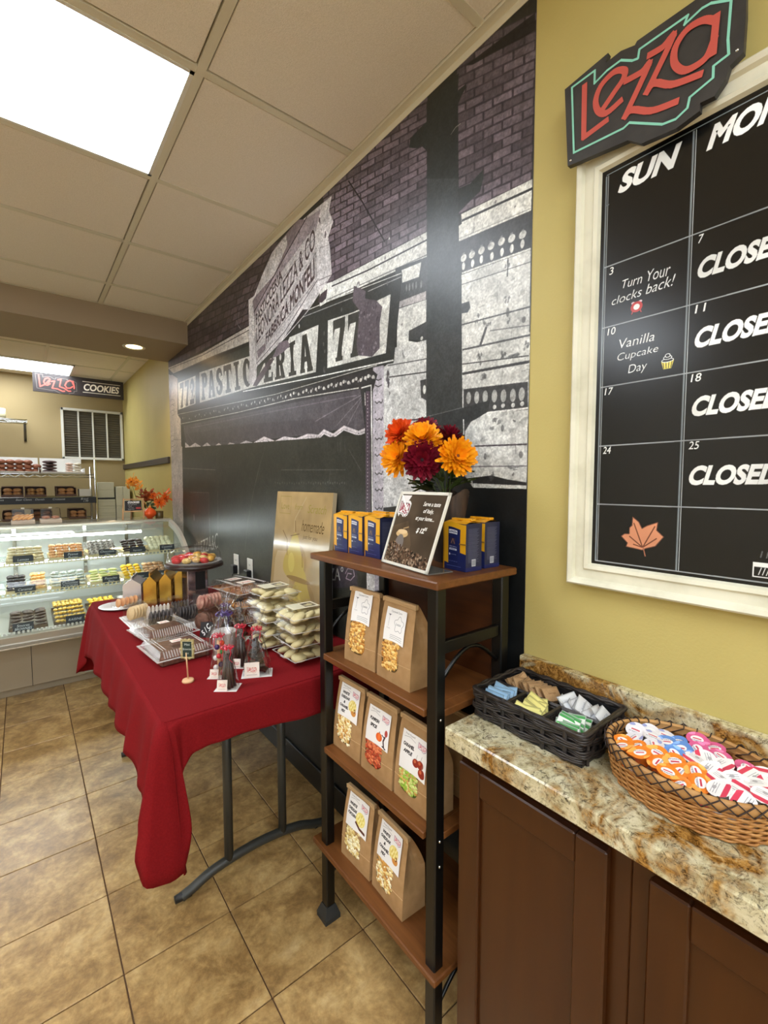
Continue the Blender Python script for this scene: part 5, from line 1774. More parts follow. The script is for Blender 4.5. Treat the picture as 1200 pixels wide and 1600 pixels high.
def lid_img(kind):
    bg = {'white': (226, 222, 226), 'red': (236, 232, 230), 'blue': (96, 140, 205), 'orange': (238, 132, 40), 'pink': (214, 92, 140)}[kind]
    cv = Canvas(0.05, 0.04, 3200, bg)
    if kind == 'red':
        cv.poly([(0.001, 0.006), (0.036, 0.006), (0.034, 0.014), (0.003, 0.014)], (214, 64, 90))
        for q in range(3): cv.line([(0.008, 0.022 + q * 0.004), (0.030, 0.022 + q * 0.004)], 0.0007, (120, 120, 124))
        cv.ell(0.02, 0.027, 0.004, 0.003, (170, 166, 168))
    elif kind == 'white':
        cv.ell(0.02, 0.02, 0.011, 0.008, (236, 236, 236)); cv.line([(0.012, 0.02), (0.028, 0.02)], 0.0035, (206, 92, 104)); cv.text('creamer', 0.02, 0.0145, 0.003, (90, 80, 110))
        cv.ell(0.008, 0.032, 0.008, 0.004, (150, 156, 200)); cv.ell(0.034, 0.010, 0.006, 0.003, (190, 170, 200))
    else:
        lt = tuple(min(255, c + 46) for c in bg)
        cv.ell(0.034, 0.012, 0.010, 0.007, lt, 0.5); cv.ell(0.006, 0.034, 0.010, 0.006, lt)
        cv.ell(0.02, 0.02, 0.011, 0.0085, (240, 236, 236)); cv.line([(0.013, 0.0205), (0.027, 0.0205)], 0.003, (200, 60, 80)); cv.text('creamer', 0.02, 0.0152, 0.003, (70, 60, 90))
    return imat('creamer lid ' + kind, cv.image('lid_' + kind), 0.35, 0.5)


def make_creamer(kind, lab):
    r = empty('creamer_cup', lab, 'creamer', (0, 0, 0), 0, kind + ' creamers in the round basket')
    cm = m_cup if kind in ('white', 'red') else mat('creamer ' + kind, {'blue': (110, 150, 215), 'orange': (236, 126, 40), 'pink': (216, 100, 150)}[kind], 0.35)
    obj('cup', MB().lathe([(0.0, 0.0), (0.0115, 0.0), (0.0125, 0.002), (0.0155, 0.020), (0.0175, 0.0215), (0.0178, 0.0226)], 16), cm, r)
    # lid: round with a pull tab
    out = []
    for i in range(20):
        t = 2 * PI * i / 20
        rr = 0.0185
        d = abs((t + PI) % (2 * PI) - PI)
        if d < 0.5: rr += 0.0055 * (1 - d / 0.5)
        out.append((rr * math.cos(t), rr * math.sin(t)))
    b = MB()
    vs = [(0, 0, 0.0236)] + [(x * 0.8, y * 0.8, 0.0230) for x, y in out] + [(x, y, 0.0236) for x, y in out]
    n = len(out)
    for i in range(n):
        j = (i + 1) % n
        for f in ((0, 1 + i, 1 + j), (1 + i, 1 + n + i, 1 + n + j, 1 + j)):
            b.uv[len(b.f)] = [((vs[q][0] + 0.020) / 0.05, (vs[q][1] + 0.020) / 0.04) for q in f]
            b.f.append(list(f))
    b.v = vs
    obj('lid', b, lid_img(kind), r)
    return r


CR = {k: make_creamer(k, l) for k, l in (('white', 'white creamer cup with small red emblem on its lid, in the round basket'), ('red', 'white creamer cup with red striped lid in the round basket'),
                                         ('blue', 'blue lidded creamer cup in the round basket'), ('orange', 'orange lidded creamer cup in the round basket'), ('pink', 'pink lidded creamer cup in the round basket'))}
used = {k: False for k in CR}
cnt = {}; firsts = []
CSHORT = {'white': 'white creamer cup with small red emblem', 'red': 'creamer cup with red striped lid', 'blue': 'blue creamer cup', 'orange': 'orange creamer cup', 'pink': 'pink creamer cup'}
bc = rb.location
rg = random.Random(5)
for layer in (0, 1):
    st_ = 0.0335 if layer == 0 else 0.0285
    for a in range(-5, 6):
        for b_ in range(-5, 6):
            x = a * st_ * 0.87; y = (b_ + (0.5 if a % 2 else 0)) * st_
            if layer == 0 and (abs(a) > 2): pass
            if (x / (RX - 0.021)) ** 2 + (y / (RY - 0.021)) ** 2 > 1.02: continue
            if layer == 0:
                z = 0.845 + 0.011; tilt = 0.0; jx = jy = 0
            else:
                z = 0.845 + 0.0405 + rg.uniform(0, 0.007); tilt = rg.uniform(0.1, 0.42); jx, jy = rg.uniform(-.003, .003), rg.uniform(-.003, .003)
            if x < -0.022 and y > -0.03: k = 'orange'
            elif y > 0.055: k = 'white'
            elif y > 0.0 and x < 0.062: k = 'blue' if rg.random() < 0.75 else 'white'
            elif x > 0.03 and y > -0.06: k = 'pink'
            else: k = 'red'
            loc = (bc.x + x + jx, bc.y + y + jy, z)
            az = rg.uniform(0, 2 * PI)
            e_ = (Matrix.Rotation(az, 3, 'Z') @ Matrix.Rotation(tilt, 3, 'X') @ Matrix.Rotation(rg.uniform(0, 6.28), 3, 'Z')).to_euler()
            if layer == 1:   # top cups lean towards the room so their lids show
                e_ = (Matrix.Rotation(rg.uniform(-0.3, 0.3), 3, 'X') @ Matrix.Rotation(-rg.uniform(0.05, 0.5), 3, 'Y') @ Matrix.Rotation(rg.uniform(-2.4, 2.4) + PI * 1.2, 3, 'Z')).to_euler()
            if layer == 0:
                lab = CR[k]['label'].split(' in the round')[0].split(',')[0] + ' in the lower layer of creamers'
            else:
                rowk = (a, k)
                cnt[a] = cnt.get(a, 0) + 1
                lab = '%s, row %s from the room, place %s' % (CSHORT[k], ORD[a + 3], '%s from right' % ORD[cnt[a] - 1])
                lab = lab.replace('row ' + (ORD[a + 3]), ORD[a + 3] + ' row').replace('place ', '')
            if not used[k]:
                place(CR[k], loc, tuple(e_)); used[k] = True; oc = CR[k]; firsts.append((CR[k], lab))
            else:
                oc = dup(CR[k], loc, tuple(e_), lab)
            oc.scale = (0.9, 0.9, 0.9) if layer else (1, 1, 1)
for c5, lab in firsts:
    c5['label'] = lab
# ------------------------------------------------------------------ black steel shelf with wooden boards
m_wood = mat('shelf wood', (118, 72, 34), 0.38, col2=(86, 48, 20), scale=5, stretch=(14, 1.2, 14), detail=6, spec=0.4, lo=0.3, hi=0.8)
m_post = mat('shelf steel', (9, 9, 8), 0.33, spec=0.45)
SHX0, SHX1, SHY0, SHY1 = -0.31, -0.025, 0.668, 1.212
sh = empty('shelf_unit', 'black steel and brown wood shelf unit standing between the table and the counter', 'shelf', (-0.165, 0.93, 0))
Ls = (0.165, -0.93, 0)
for px_ in (-0.297, -0.068):
    for py_ in (0.681, 1.149):
        obj('post', MB().rbox(px_, py_, 0.045, px_ + 0.030, py_ + 0.032, 1.1415, 0.003), m_post, sh, Ls)
        ft = MB()
        cx, cy = px_ + 0.015, py_ + 0.016
        a, b = 0.027, 0.016
        ft.add([(cx - a, cy - a, 0), (cx + a, cy - a, 0), (cx + a, cy + a, 0), (cx - a, cy + a, 0), (cx - a, cy - a, 0.014), (cx + a, cy - a, 0.014), (cx + a, cy + a, 0.014), (cx - a, cy + a, 0.014),
                (cx - b, cy - b, 0.045), (cx + b, cy - b, 0.045), (cx + b, cy + b, 0.045), (cx - b, cy + b, 0.045)],
               [(3, 2, 1, 0), (0, 1, 5, 4), (1, 2, 6, 5), (2, 3, 7, 6), (3, 0, 4, 7), (4, 5, 9, 8), (5, 6, 10, 9), (6, 7, 11, 10), (7, 4, 8, 11), (8, 9, 10, 11)])
        obj('foot', ft, mat('foot plastic', (44, 46, 46), 0.5), sh, Ls)
obj('shelf_board', MB().rbox(SHX0, SHY0, 1.1415, SHX1, SHY1, 1.160, 0.003), m_wood, sh, Ls)
obj('shelf_board', MB().rbox(SHX0, SHY0, 0.232, SHX1, SHY1, 0.250, 0.003), m_wood, sh, Ls)
for zt in (0.862, 0.572):
    obj('shelf_board', MB().rbox(-0.304, 0.7135, zt - 0.018, -0.036, 1.1485, zt, 0.002).rbox(-0.2665, 0.684, zt - 0.018, -0.0685, 0.7135, zt, 0.002).rbox(-0.2665, 1.1485, zt - 0.018, -0.0685, 1.178, zt, 0.002), m_wood, sh, Ls)
obj('back_panel', MB().box(-0.050, 0.713, 0.585, -0.044, 1.149, 1.1415), mat('panel wood', (82, 44, 18), 0.4, col2=(54, 27, 10), scale=4, stretch=(10, 1, 10), lo=0.3, hi=0.8), sh, Ls)
for py_ in (0.688, 1.156):
    obj('side_bar', MB().rbox(-0.267, py_, 0.988, -0.068, py_ + 0.016, 1.016, 0.002), m_post, sh, Ls)
    obj('side_bar', MB().rbox(-0.267, py_, 0.20, -0.068, py_ + 0.016, 0.230, 0.002), m_post, sh, Ls)
    for zb, h in ((0.925, 0.058), (0.14, 0.058)):
        pts = [(-0.267 + 0.199 * i / 16, py_ + 0.008, zb + h * math.sin(PI * i / 16)) for i in range(17)]
        obj('arch_brace', MB().tube(pts, 0.005, 6), m_post, sh, Ls)
obj('lower_rail', MB().rbox(-0.29, 0.713, 0.555 - 0.004, -0.275, 1.149, 0.5535, 0.001), m_post, sh, Ls)
for z in (0.844, 0.560, 0.50):
    obj('screw', MB().lathe([(0, 0.002), (0.003, 0.0015), (0.0035, 0)], 8, M=Matrix.Translation((-0.282, 0.681, z)) @ Matrix.Rotation(PI / 2, 4, 'X')), m_chrome, sh, Ls)

# ------------------------------------------------------------------ kraft popcorn bags
m_kraft = mat('kraft paper', (176, 140, 98), 0.62, col2=(164, 128, 86), scale=40, bump=0.2, bscale=50, spec=0.25)
m_fold = mat('kraft fold', (190, 156, 112), 0.6)
BW, BD, BH = 0.136, 0.078, 0.208      # width, depth, height


def bag_face(u, v, w=BW, d=BD, h=BH):
    """front sheet: local x = across, y = towards the back, z up; bulges a little, leans in at the top"""
    z = v * h
    lean = 0.026 * v ** 1.7
    ww = w * (1 - 0.07 * v ** 3)
    bul = -0.005 * math.sin(PI * min(1, v * 1.15)) * math.sin(PI * u)
    return ((u - 0.5) * ww, -d / 2 + lean + bul, z)


def bag_back(u, v):
    z = v * BH
    ww = BW * (1 - 0.07 * v ** 3)
    return ((0.5 - u) * ww, BD / 2 - (BD - 0.034) * (max(0.0, (v - 0.55) / 0.45) ** 1.3) + 0.003 * math.sin(PI * u) * (1 - v), z)


def label_canvas(kind):
    cv = Canvas(0.098, 0.096, 3400, (238, 236, 234))
    ink = (34, 32, 34)
    if kind == 'corn':
        cv.text('Caramel Corn', 0.049, 0.086, 0.006, (90, 90, 94))
        cv.line([(0.02, 0.075), (0.02, 0.04)], 0.001, (120, 120, 130)); cv.line([(0.012, 0.076), (0.028, 0.076)], 0.001, (110, 110, 120)); cv.ell(0.02, 0.074, 0.004, 0.002, (100, 100, 110)); cv.text('Crunch', 0.022, 0.035, 0.004, (150, 150, 154))
        pts = [(0.068 + 0.019 * math.cos(t) * (1 + 0.18 * math.sin(5 * t)), 0.052 + 0.021 * math.sin(t) * (1 + 0.18 * math.sin(5 * t))) for t in [2 * PI * i / 40 for i in range(41)]]
        cv.line(pts, 0.0010, (96, 96, 104)); cv.text('Lezza', 0.066, 0.053, 0.007, (110, 110, 118))
        for q in range(3): cv.line([(0.035, 0.018 - q * 0.005), (0.088, 0.018 - q * 0.005)], 0.001, (130, 130, 136))
        return cv
    cv.text('Fresh Popped', 0.030, 0.088, 0.006, (120, 120, 124), rot=0.0)
    cv.line([(0.008, 0.079), (0.03, 0.084), (0.052, 0.078)], 0.0008, (130, 130, 134))
    logo(cv, 0.060, 0.066, 0.034, 0.022, back=None, red=(214, 120, 134), teal=(150, 120, 150), tw=0.05, lw=0.07)
    if kind == 'cheddar caramel':
        for i, t in enumerate(('WHITE', 'CHEDDAR', '&', 'CARAMEL', 'MIX')):
            cv.text(t, 0.030, 0.070 - i * 0.0135, 0.0085, ink, 0.06, 0.2, maxw=0.044)
        cv.ell(0.070, 0.042, 0.019, 0.018, (232, 214, 130)); cv.ell(0.078, 0.026, 0.012, 0.010, (206, 140, 66)); cv.ell(0.082, 0.032, 0.004, 0.006, (110, 60, 26))
        for i in range(30): cv.ell(0.058 + 0.026 * ((i * 37 % 100) / 100), 0.030 + 0.026 * ((i * 61 % 100) / 100), 0.003, 0.0025, (240, 228, 160) if i % 2 else (216, 192, 96))
    elif kind == 'pumpkin':
        for i, t in enumerate(('PUMPKIN', 'SPICE')):
            cv.text(t, 0.032, 0.062 - i * 0.0165, 0.0095, ink, 0.06, 0.2, maxw=0.042)
        cv.ell(0.060, 0.024, 0.0125, 0.0115, (222, 96, 36)); cv.ell(0.060, 0.024, 0.005, 0.011, (236, 120, 56)); cv.rect(0.0585, 0.034, 0.0615, 0.039, (110, 80, 40))
        cv.line([(0.084, 0.034), (0.078, 0.020), (0.082, 0.006)], 0.005, (60, 36, 40)); cv.ell(0.086, 0.043, 0.006, 0.009, (176, 70, 60)); cv.line([(0.080, 0.03), (0.070, 0.034)], 0.003, (60, 36, 40)); cv.ell(0.078, 0.006, 0.004, 0.002, (30, 26, 28)); cv.ell(0.086, 0.004, 0.004, 0.002, (30, 26, 28))
    elif kind == 'apple':
        for i, t in enumerate(('CARAMEL', 'APPLE')):
            cv.text(t, 0.030, 0.062 - i * 0.016, 0.0095, ink, 0.06, 0.2, maxw=0.042)
        for x, y in ((0.062, 0.032), (0.078, 0.034), (0.084, 0.016)):
            cv.ell(x, y, 0.011, 0.0105, (150, 46, 30)); cv.ell(x - 0.003, y + 0.003, 0.004, 0.004, (206, 110, 70)); cv.line([(x, y + 0.008), (x + 0.003, y + 0.022)], 0.001, (150, 150, 140))
    elif kind == 'cheddar':
        for i, t in enumerate(('WHITE', 'CHEDDAR', 'POPCORN')):
            cv.text(t, 0.026, 0.066 - i * 0.0145, 0.009, ink, 0.06, 0.2, maxw=0.040)
        cv.ell(0.066, 0.040, 0.021, 0.020, (236, 222, 130))
        for i in range(30): cv.ell(0.052 + 0.028 * ((i * 37 % 100) / 100), 0.027 + 0.027 * ((i * 61 % 100) / 100), 0.003, 0.0025, (244, 234, 170) if i % 2 else (222, 204, 100))
        cv.line([(0.046, 0.026), (0.066, 0.014), (0.088, 0.012)], 0.007, (84, 40, 26))
    return cv


def make_bag(kind, lab, pop, label_drop=0.014, big=1.0):
    t = empty('popcorn_bag', lab, 'bag', (0, 0, 0), 0, 'kraft popcorn bags on the shelf unit')
    b = MB()
    nu, nv = 10, 14
    b.grid(bag_face, nu, nv)
    b.grid(bag_back, nu, nv)
    # gusset sides, pinched in towards the top
    for sg in (-1, 1):
        def gs(u, v, sg=sg):
            f = bag_face(0 if sg < 0 else 1, v); k = bag_back(1 if sg < 0 else 0, v)
            x = f[0] + (k[0] - f[0]) * u
            pinch = 0.024 * math.sin(PI * u) * min(1, max(0, (v - 0.22) / 0.5))
            x -= sg * pinch * (0.35 + 0.65 * v)
            return (x, f[1] + (k[1] - f[1]) * u, v * BH)
        if sg > 0: b.grid(gs, 6, nv)
        else: b.grid(lambda u, v: gs(1 - u, v), 6, nv)
    b.add([bag_face(0, 0), bag_face(1, 0), bag_back(0, 0), bag_back(1, 0)], [(0, 3, 2, 1)])
    b.sm = set()
    obj('paper_body', b, m_kraft, t)
    # rolled top with its tin tie
    tf = bag_face(0, 1); tr = bag_face(1, 1)
    r = MB()
    r.rbox(tf[0] - 0.001, tf[1] - 0.005, BH - 0.010, tr[0] + 0.001, tf[1] + 0.006, BH + 0.003, 0.0012)
    obj('folded_top', r, m_fold, t)
    tie = MB()
    for sg in (-1, 1):
        tie.rbox(sg * BW * 0.46 - 0.004, tf[1] - 0.0065, BH - 0.010, sg * BW * 0.46 + 0.004, tf[1] - 0.004, BH + 0.002, 0.0008)
    tie.rbox(-BW * 0.46, tf[1] - 0.0062, BH - 0.006, BW * 0.46, tf[1] - 0.0048, BH - 0.003, 0.0004)
    obj('tin_tie', tie, m_fold, t)
    # horizontal crease
    cr = MB()
    cr.tube([tuple(Vector(bag_face(u / 8, 0.27)) + Vector((0, -0.0004, 0))) for u in range(9)], 0.0009, 4)
    obj('crease', cr, m_fold, t)
    # window full of popcorn
    LH = 0.080 if kind == 'corn' else 0.089
    lbl_v = 1 - (label_drop + LH) / BH
    win_u0, win_u1, v0, v1 = 0.15, 0.68, 0.14, lbl_v + 0.05
    rg_ = random.Random(sum(map(ord, kind + lab)))
    wb_ = MB()
    pts = []
    for i in range(28):
        a = 2 * PI * i / 28
        su = 1 if math.cos(a) > 0 else -1; sv = 1 if math.sin(a) > 0 else -1
        u = (win_u0 + win_u1) / 2 + su * abs(math.cos(a)) ** 0.55 * (win_u1 - win_u0) / 2
        v = (v0 + v1) / 2 + sv * abs(math.sin(a)) ** 0.55 * (v1 - v0) / 2
        p = bag_face(u, v); pts.append((p[0], p[1] - 0.0004, p[2]))
    wb_.add(pts, [tuple(range(28))])
    obj('window', wb_, mat('window shade ' + kind, tuple(int(c * 0.42) for c in pop[0]), 0.5), t)
    for ci, colr in enumerate(pop):
        pm = MB()
        n = 56
        for i in range(n):
            u = win_u0 + 0.03 + (win_u1 - win_u0 - 0.06) * rg_.random(); v = v0 + 0.02 + (v1 - v0 - 0.06) * rg_.random()
            e_ = ((u - (win_u0 + win_u1) / 2) / ((win_u1 - win_u0) / 2)) ** 4 + ((v - (v0 + v1) / 2) / ((v1 - v0) / 2)) ** 4
            if e_ > 0.9: continue
            p = bag_face(u, v)
            rr = rg_.uniform(0.0042, 0.0068)
            M_ = Matrix.Rotation(rg_.uniform(0, 6), 3, 'Y') @ Matrix.Rotation(rg_.uniform(0, 6), 3, 'X')
            for q in range(2):
                pm.sphere((p[0] + rg_.uniform(-.003, .003), p[1] - 0.0002 + rg_.uniform(-0.0006, 0.0006), p[2] + rg_.uniform(-.003, .003)), rr * (1 if q == 0 else 0.7), 6, 4, (1, 0.36, 0.75), None)
        o = obj('popcorn', pm, mat('popcorn %d %d %d' % colr, colr, 0.45, bump=0.3, bscale=200), t, kind='stuff')
    # paper label following the face
    lw, lh = 0.098, LH
    lu0 = 0.5 - lw / BW / 2; vt = 1 - label_drop / BH; vb = vt - lh / BH
    if kind == 'corn':
        lu0 = 0.17; 
    lb = MB()
    def lf(u, v):
        k = 0.86 if kind == 'corn' else 1.0
        p = bag_face(lu0 + u * lw * k / BW, vb + v * (vt - vb))
        sag = 0.004 * math.sin(PI * v) * (1 - abs(2 * u - 1)) if kind != 'corn' else 0
        return (p[0], p[1] - 0.0034 - 0.0006 * math.sin(7 * u), p[2] - (0.005 * (u - 0.5) ** 2 * 4 if v < 0.2 else 0))
    lb.grid(lf, 8, 8, uv=True)
    obj('paper_label', lb, imat('label ' + kind, label_canvas(kind).image('label_' + kind), 0.45, 0.4), t)
    return t


CARA = [(222, 170, 84), (244, 206, 130), (190, 128, 50)]
CHED = [(232, 216, 160), (246, 238, 204), (214, 186, 112)]
PUMP = [(196, 84, 48), (224, 128, 84), (160, 56, 30)]
APPL = [(150, 190, 66), (206, 214, 130), (206, 160, 90)]
MIXC = [(232, 208, 140), (246, 236, 200), (206, 150, 70)]
bags = [('corn', 'popcorn bag with caramel corn window, left one on the upper shelf', CARA, 1.012, 0.862, 0.05, 0.006),
        ('corn', 'popcorn bag with caramel corn window, right one on the upper shelf', CARA, 0.862, 0.862, -0.03, 0.02),
        ('cheddar caramel', 'popcorn bag labelled white cheddar and caramel mix, left of three on the middle shelf', MIXC, 1.078, 0.572, 0.02, 0.010),
        ('pumpkin', 'popcorn bag labelled pumpkin spice with red popcorn in its window', PUMP, 0.934, 0.572, 0.0, 0.022),
        ('apple', 'popcorn bag labelled caramel apple with green popcorn in its window', APPL, 0.790, 0.572, -0.03, 0.030),
        ('cheddar', 'popcorn bag labelled white cheddar with pale popcorn, left on the bottom shelf', CHED, 1.036, 0.250, 0.03, 0.010),
        ('cheddar caramel', 'popcorn bag labelled white cheddar and caramel mix, right on the bottom shelf', MIXC, 0.886, 0.250, -0.05, 0.010)]
for kind, lab, pop, y, z, a, dr in bags:
    t = make_bag(kind, lab, pop, dr)
    place(t, (-0.232, y, z), -PI / 2 + a)
t = make_bag('plain', 'kraft paper bag half hidden behind the front post of the middle shelf', CARA, 0.02)
for c_ in list(t.children):
    if c_.name.split('.')[0] in ('paper_label', 'popcorn', 'window'):
        bpy.data.objects.remove(c_)
place(t, (-0.115, 0.786, 0.572), -PI / 2)

# ------------------------------------------------------------------ vacuum coffee bricks
def coffee_front():
    cv = Canvas(0.076, 0.122, 2600, (32, 40, 92))
    yel = (228, 168, 30)
    cv.poly([(0, 0.122), (0.076, 0.122), (0.076, 0.045), (0.058, 0.048), (0.058, 0.108), (0.018, 0.110), (0.018, 0.016), (0, 0.020)], yel)
    cv.poly([(0, 0.0), (0.004, 0.0), (0.004, 0.122), (0, 0.122)], (196, 134, 20))
    cv.rect(0.018, 0.006, 0.050, 0.108, (26, 34, 84))
    cv.rect(0.020, 0.093, 0.048, 0.103, (226, 228, 236)); cv.text('LAVAZZA', 0.034, 0.098, 0.0055, (26, 34, 84), 0.04, maxw=0.026)
    cv.rect(0.026, 0.066, 0.042, 0.082, (60, 52, 70)); cv.line([(0.028, 0.068), (0.034, 0.08), (0.040, 0.068)], 0.0016, (150, 110, 90))
    cv.text('CREMA E AROMA', 0.034, 0.060, 0.0034, (200, 204, 220), maxw=0.026); cv.rect(0.022, 0.051, 0.047, 0.056, (214, 216, 226)); cv.text('ESPRESSO', 0.034, 0.0535, 0.0036, (40, 44, 90), maxw=0.02)
    cv.ell(0.023, 0.040, 0.0022, 0.003, (236, 236, 240)); cv.text('ground coffee', 0.036, 0.040, 0.003, (190, 196, 216)); cv.text('NET WT 8.8 OZ', 0.034, 0.022, 0.003, (120, 130, 180)); cv.line([(0.012, 0.010), (0.06, 0.010)], 0.001, (96, 106, 160))
    return cv


def coffee_side():
    cv = Canvas(0.056, 0.122, 2600, (34, 38, 66))
    for i in range(26):
        y = 0.108 - i * 0.0034
        cv.line([(0.008, y), (0.046 - (i * 7 % 5) * 0.002, y)], 0.0011, (96, 100, 122))
    cv.rect(0.020, 0.012, 0.034, 0.030, (196, 198, 206))
    for i in range(6): cv.line([(0.022 + i * 0.002, 0.014), (0.022 + i * 0.002, 0.028)], 0.0008, (30, 34, 60))
    cv.rect(0, 0.0, 0.056, 0.010, (30, 38, 90))
    return cv


m_cf = imat('coffee front', coffee_front().image('coffee_front'), 0.32, 0.5)
m_cs = imat('coffee side', coffee_side().image('coffee_side'), 0.32, 0.5)
m_cy = mat('coffee foil top', (222, 156, 26), 0.3, spec=0.6)
m_cb = mat('coffee foil blue', (34, 42, 92), 0.32, spec=0.5)


def make_coffee():
    t = empty('coffee_pack', 'pack', 'coffee pack', (0, 0, 0), 0, 'blue and gold coffee packs on top of the shelf unit')
    W, D, Hh = 0.076, 0.056, 0.118

    def ff(u, v):   # slightly crumpled front
        e_ = math.sin(PI * u) * math.sin(PI * v)
        return ((u - 0.5) * (W - 0.002 * (1 - abs(2 * v - 1))), -D / 2 - 0.0016 * e_, 0.001 + v * (Hh - 0.004 + 0.003 * math.sin(5 * u)))
    b = MB().grid(ff, 8, 10, uv=True); obj('front_face', b, m_cf, t)
    b = MB().grid(lambda u, v: (W / 2 + 0.0012 * math.sin(PI * u) * math.sin(PI * v) - 0.001 * (1 - abs(2 * v - 1)), -D / 2 + u * D, 0.001 + v * (Hh - 0.004)), 6, 10, uv=True)
    obj('side_face', b, m_cs, t)
    b = MB().grid(lambda u, v: (-W / 2 - 0.0012 * math.sin(PI * u) * math.sin(PI * v) + 0.001 * (1 - abs(2 * v - 1)), D / 2 - u * D, 0.001 + v * (Hh - 0.004)), 6, 10, uv=True)
    obj('side_face', b, m_cs, t)
    b = MB().box(-W / 2 + 0.001, -D / 2 + 0.001, 0.0, W / 2 - 0.001, D / 2, Hh - 0.004)
    obj('brick', b, m_cb, t)
    tp = MB()
    tp.grid(lambda u, v: ((u - 0.5) * W * (1 - 0.1 * math.sin(PI * v)), (v - 0.5) * D, Hh - 0.0035 + 0.009 * math.sin(PI * v) * (0.75 + 0.25 * math.sin(11 * u))), 8, 6)
    tp.rbox(-W / 2 + 0.004, -0.004, Hh + 0.002, W / 2 - 0.004, 0.010, Hh + 0.0075, 0.001)
    obj('folded_top', tp, m_cy, t, label='gold folded foil top')
    obj('tape', MB().box(W / 2 - 0.020, -D / 2 - 0.0022, 0.064, W / 2 + 0.001, -D / 2 - 0.0008, 0.0675), mat('tape', (150, 110, 40), 0.3), t)
    return t


c0 = make_coffee()
spots = [(-0.197, 1.172, 'coffee pack at the left end of the shelf top, front row'), (-0.195, 1.094, 'coffee pack in the middle of the left front row on the shelf top'), (-0.192, 1.015, 'coffee pack nearest the framed price sign, left front row'),
         (-0.128, 1.014, 'coffee pack behind the left row, next to the price sign'), (-0.128, 1.094, 'coffee pack hidden in the second row on the shelf top'),
         (-0.148, 0.742, 'coffee pack right of the price sign with its dark text side showing'), (-0.075, 0.745, 'coffee pack at the right rear of the shelf top')]
for i, (x, y, lab) in enumerate(spots):
    if i == 0:
        place(c0, (x, y, 1.160), -PI / 2); c0['label'] = lab
    else:
        dup(c0, (x, y, 1.160), (0, 0, -PI / 2 + (0.03 * ((i * 3) % 3 - 1))), lab)

# ------------------------------------------------------------------ slanted price sign
sgn = empty('sign_holder', 'slanted white framed sign about a taste of Italy with coffee beans picture', 'sign', (-0.26, 0.8375, 1.1602))
pa, pb = Vector((-0.245, 0.940, 1.163)), Vector((-0.275, 0.735, 1.163))
pc, pd = Vector((-0.240, 0.694, 1.350)), Vector((-0.210, 0.899, 1.350))
Lg = (0.26, -0.8375, -1.1602)
SW, SH_ = 0.207, 0.196


def sign_pic():
    cv = Canvas(SW, SH_, 2600, (74, 62, 50))
    cv.poly([(0, 0.10), (0.07, 0.12), (0.11, 0.06), (0.11, 0), (0, 0)], (88, 72, 56))
    v = cv.noise(0.16, 0.03, 5)
    cv.ell(0.058, 0.084, 0.027, 0.010, (206, 172, 122)); cv.ell(0.056, 0.058, 0.019, 0.025, (120, 112, 108)); cv.ell(0.058, 0.09, 0.022, 0.006, (226, 196, 150)); cv.line([(0.058, 0.098), (0.080, 0.104)], 0.003, (170, 140, 100)); cv.line([(0.036, 0.062), (0.034, 0.04)], 0.008, (150, 122, 88))
    rg_ = random.Random(2)
    for i in range(420):
        x = rg_.uniform(0.01, 0.2); y = rg_.uniform(0.006, 0.058 - 0.20 * max(0, x - 0.05) * 0.9)
        if y < 0.006: continue
        cc = rg_.choice([(70, 50, 38), (44, 32, 26), (120, 96, 78), (156, 134, 112), (90, 66, 50)])
        cv.ell(x, y, 0.0042, 0.0028, cc, rg_.uniform(0, 3), n=8)
    W_ = (244, 242, 236)
    for i, t in enumerate(('Serve a taste', 'of Italy,', 'at your home....')):
        cv.text(t, (0.148, 0.142, 0.136)[i], 0.166 - i * 0.019, 0.0135 if i != 0 else 0.011, W_, 0.02, 0.3, maxw=(0.068, 0.042, 0.076)[i])
    cv.text('$ 12.', 0.132, 0.098, 0.0145, W_, 0.04, 0.3); cv.text('95', 0.152, 0.104, 0.0085, W_, 0.03, 0.3)
    cv.poly([(0.018, 0.128), (0.055, 0.186), (0.010, 0.186), (0.008, 0.14)], (232, 228, 226))
    logo(cv, 0.010, 0.128, 0.052, 0.050, back=(232, 228, 226), red=(150, 60, 76), teal=(70, 60, 60), tw=0.03, lw=0.06)
    cv.line([(0.004, 0.192), (0.052, 0.146)], 0.005, (246, 246, 242))
    return cv


fq = MB(); fq.quad(tuple(pa), tuple(pb), tuple(pc), tuple(pd))
obj('sign_picture', fq, imat('sign picture', sign_pic().image('sign_picture'), 0.2, 0.5), sgn, Lg)
nrm = (pb - pa).cross(pd - pa).normalized()
if nrm.x > 0: nrm = -nrm
frm = MB()
u_ = (pb - pa).normalized(); v_ = (pd - pa).normalized()


def bar(p, q, wdir, w=0.007, th=0.0022):
    vs = [p - nrm * 0, q - nrm * 0, q + wdir * w, p + wdir * w]
    frm.add([tuple(x + nrm * th) for x in vs] + [tuple(x - nrm * 0.002) for x in vs], [(0, 1, 2, 3), (7, 6, 5, 4), (0, 4, 5, 1), (1, 5, 6, 2), (2, 6, 7, 3), (3, 7, 4, 0)])


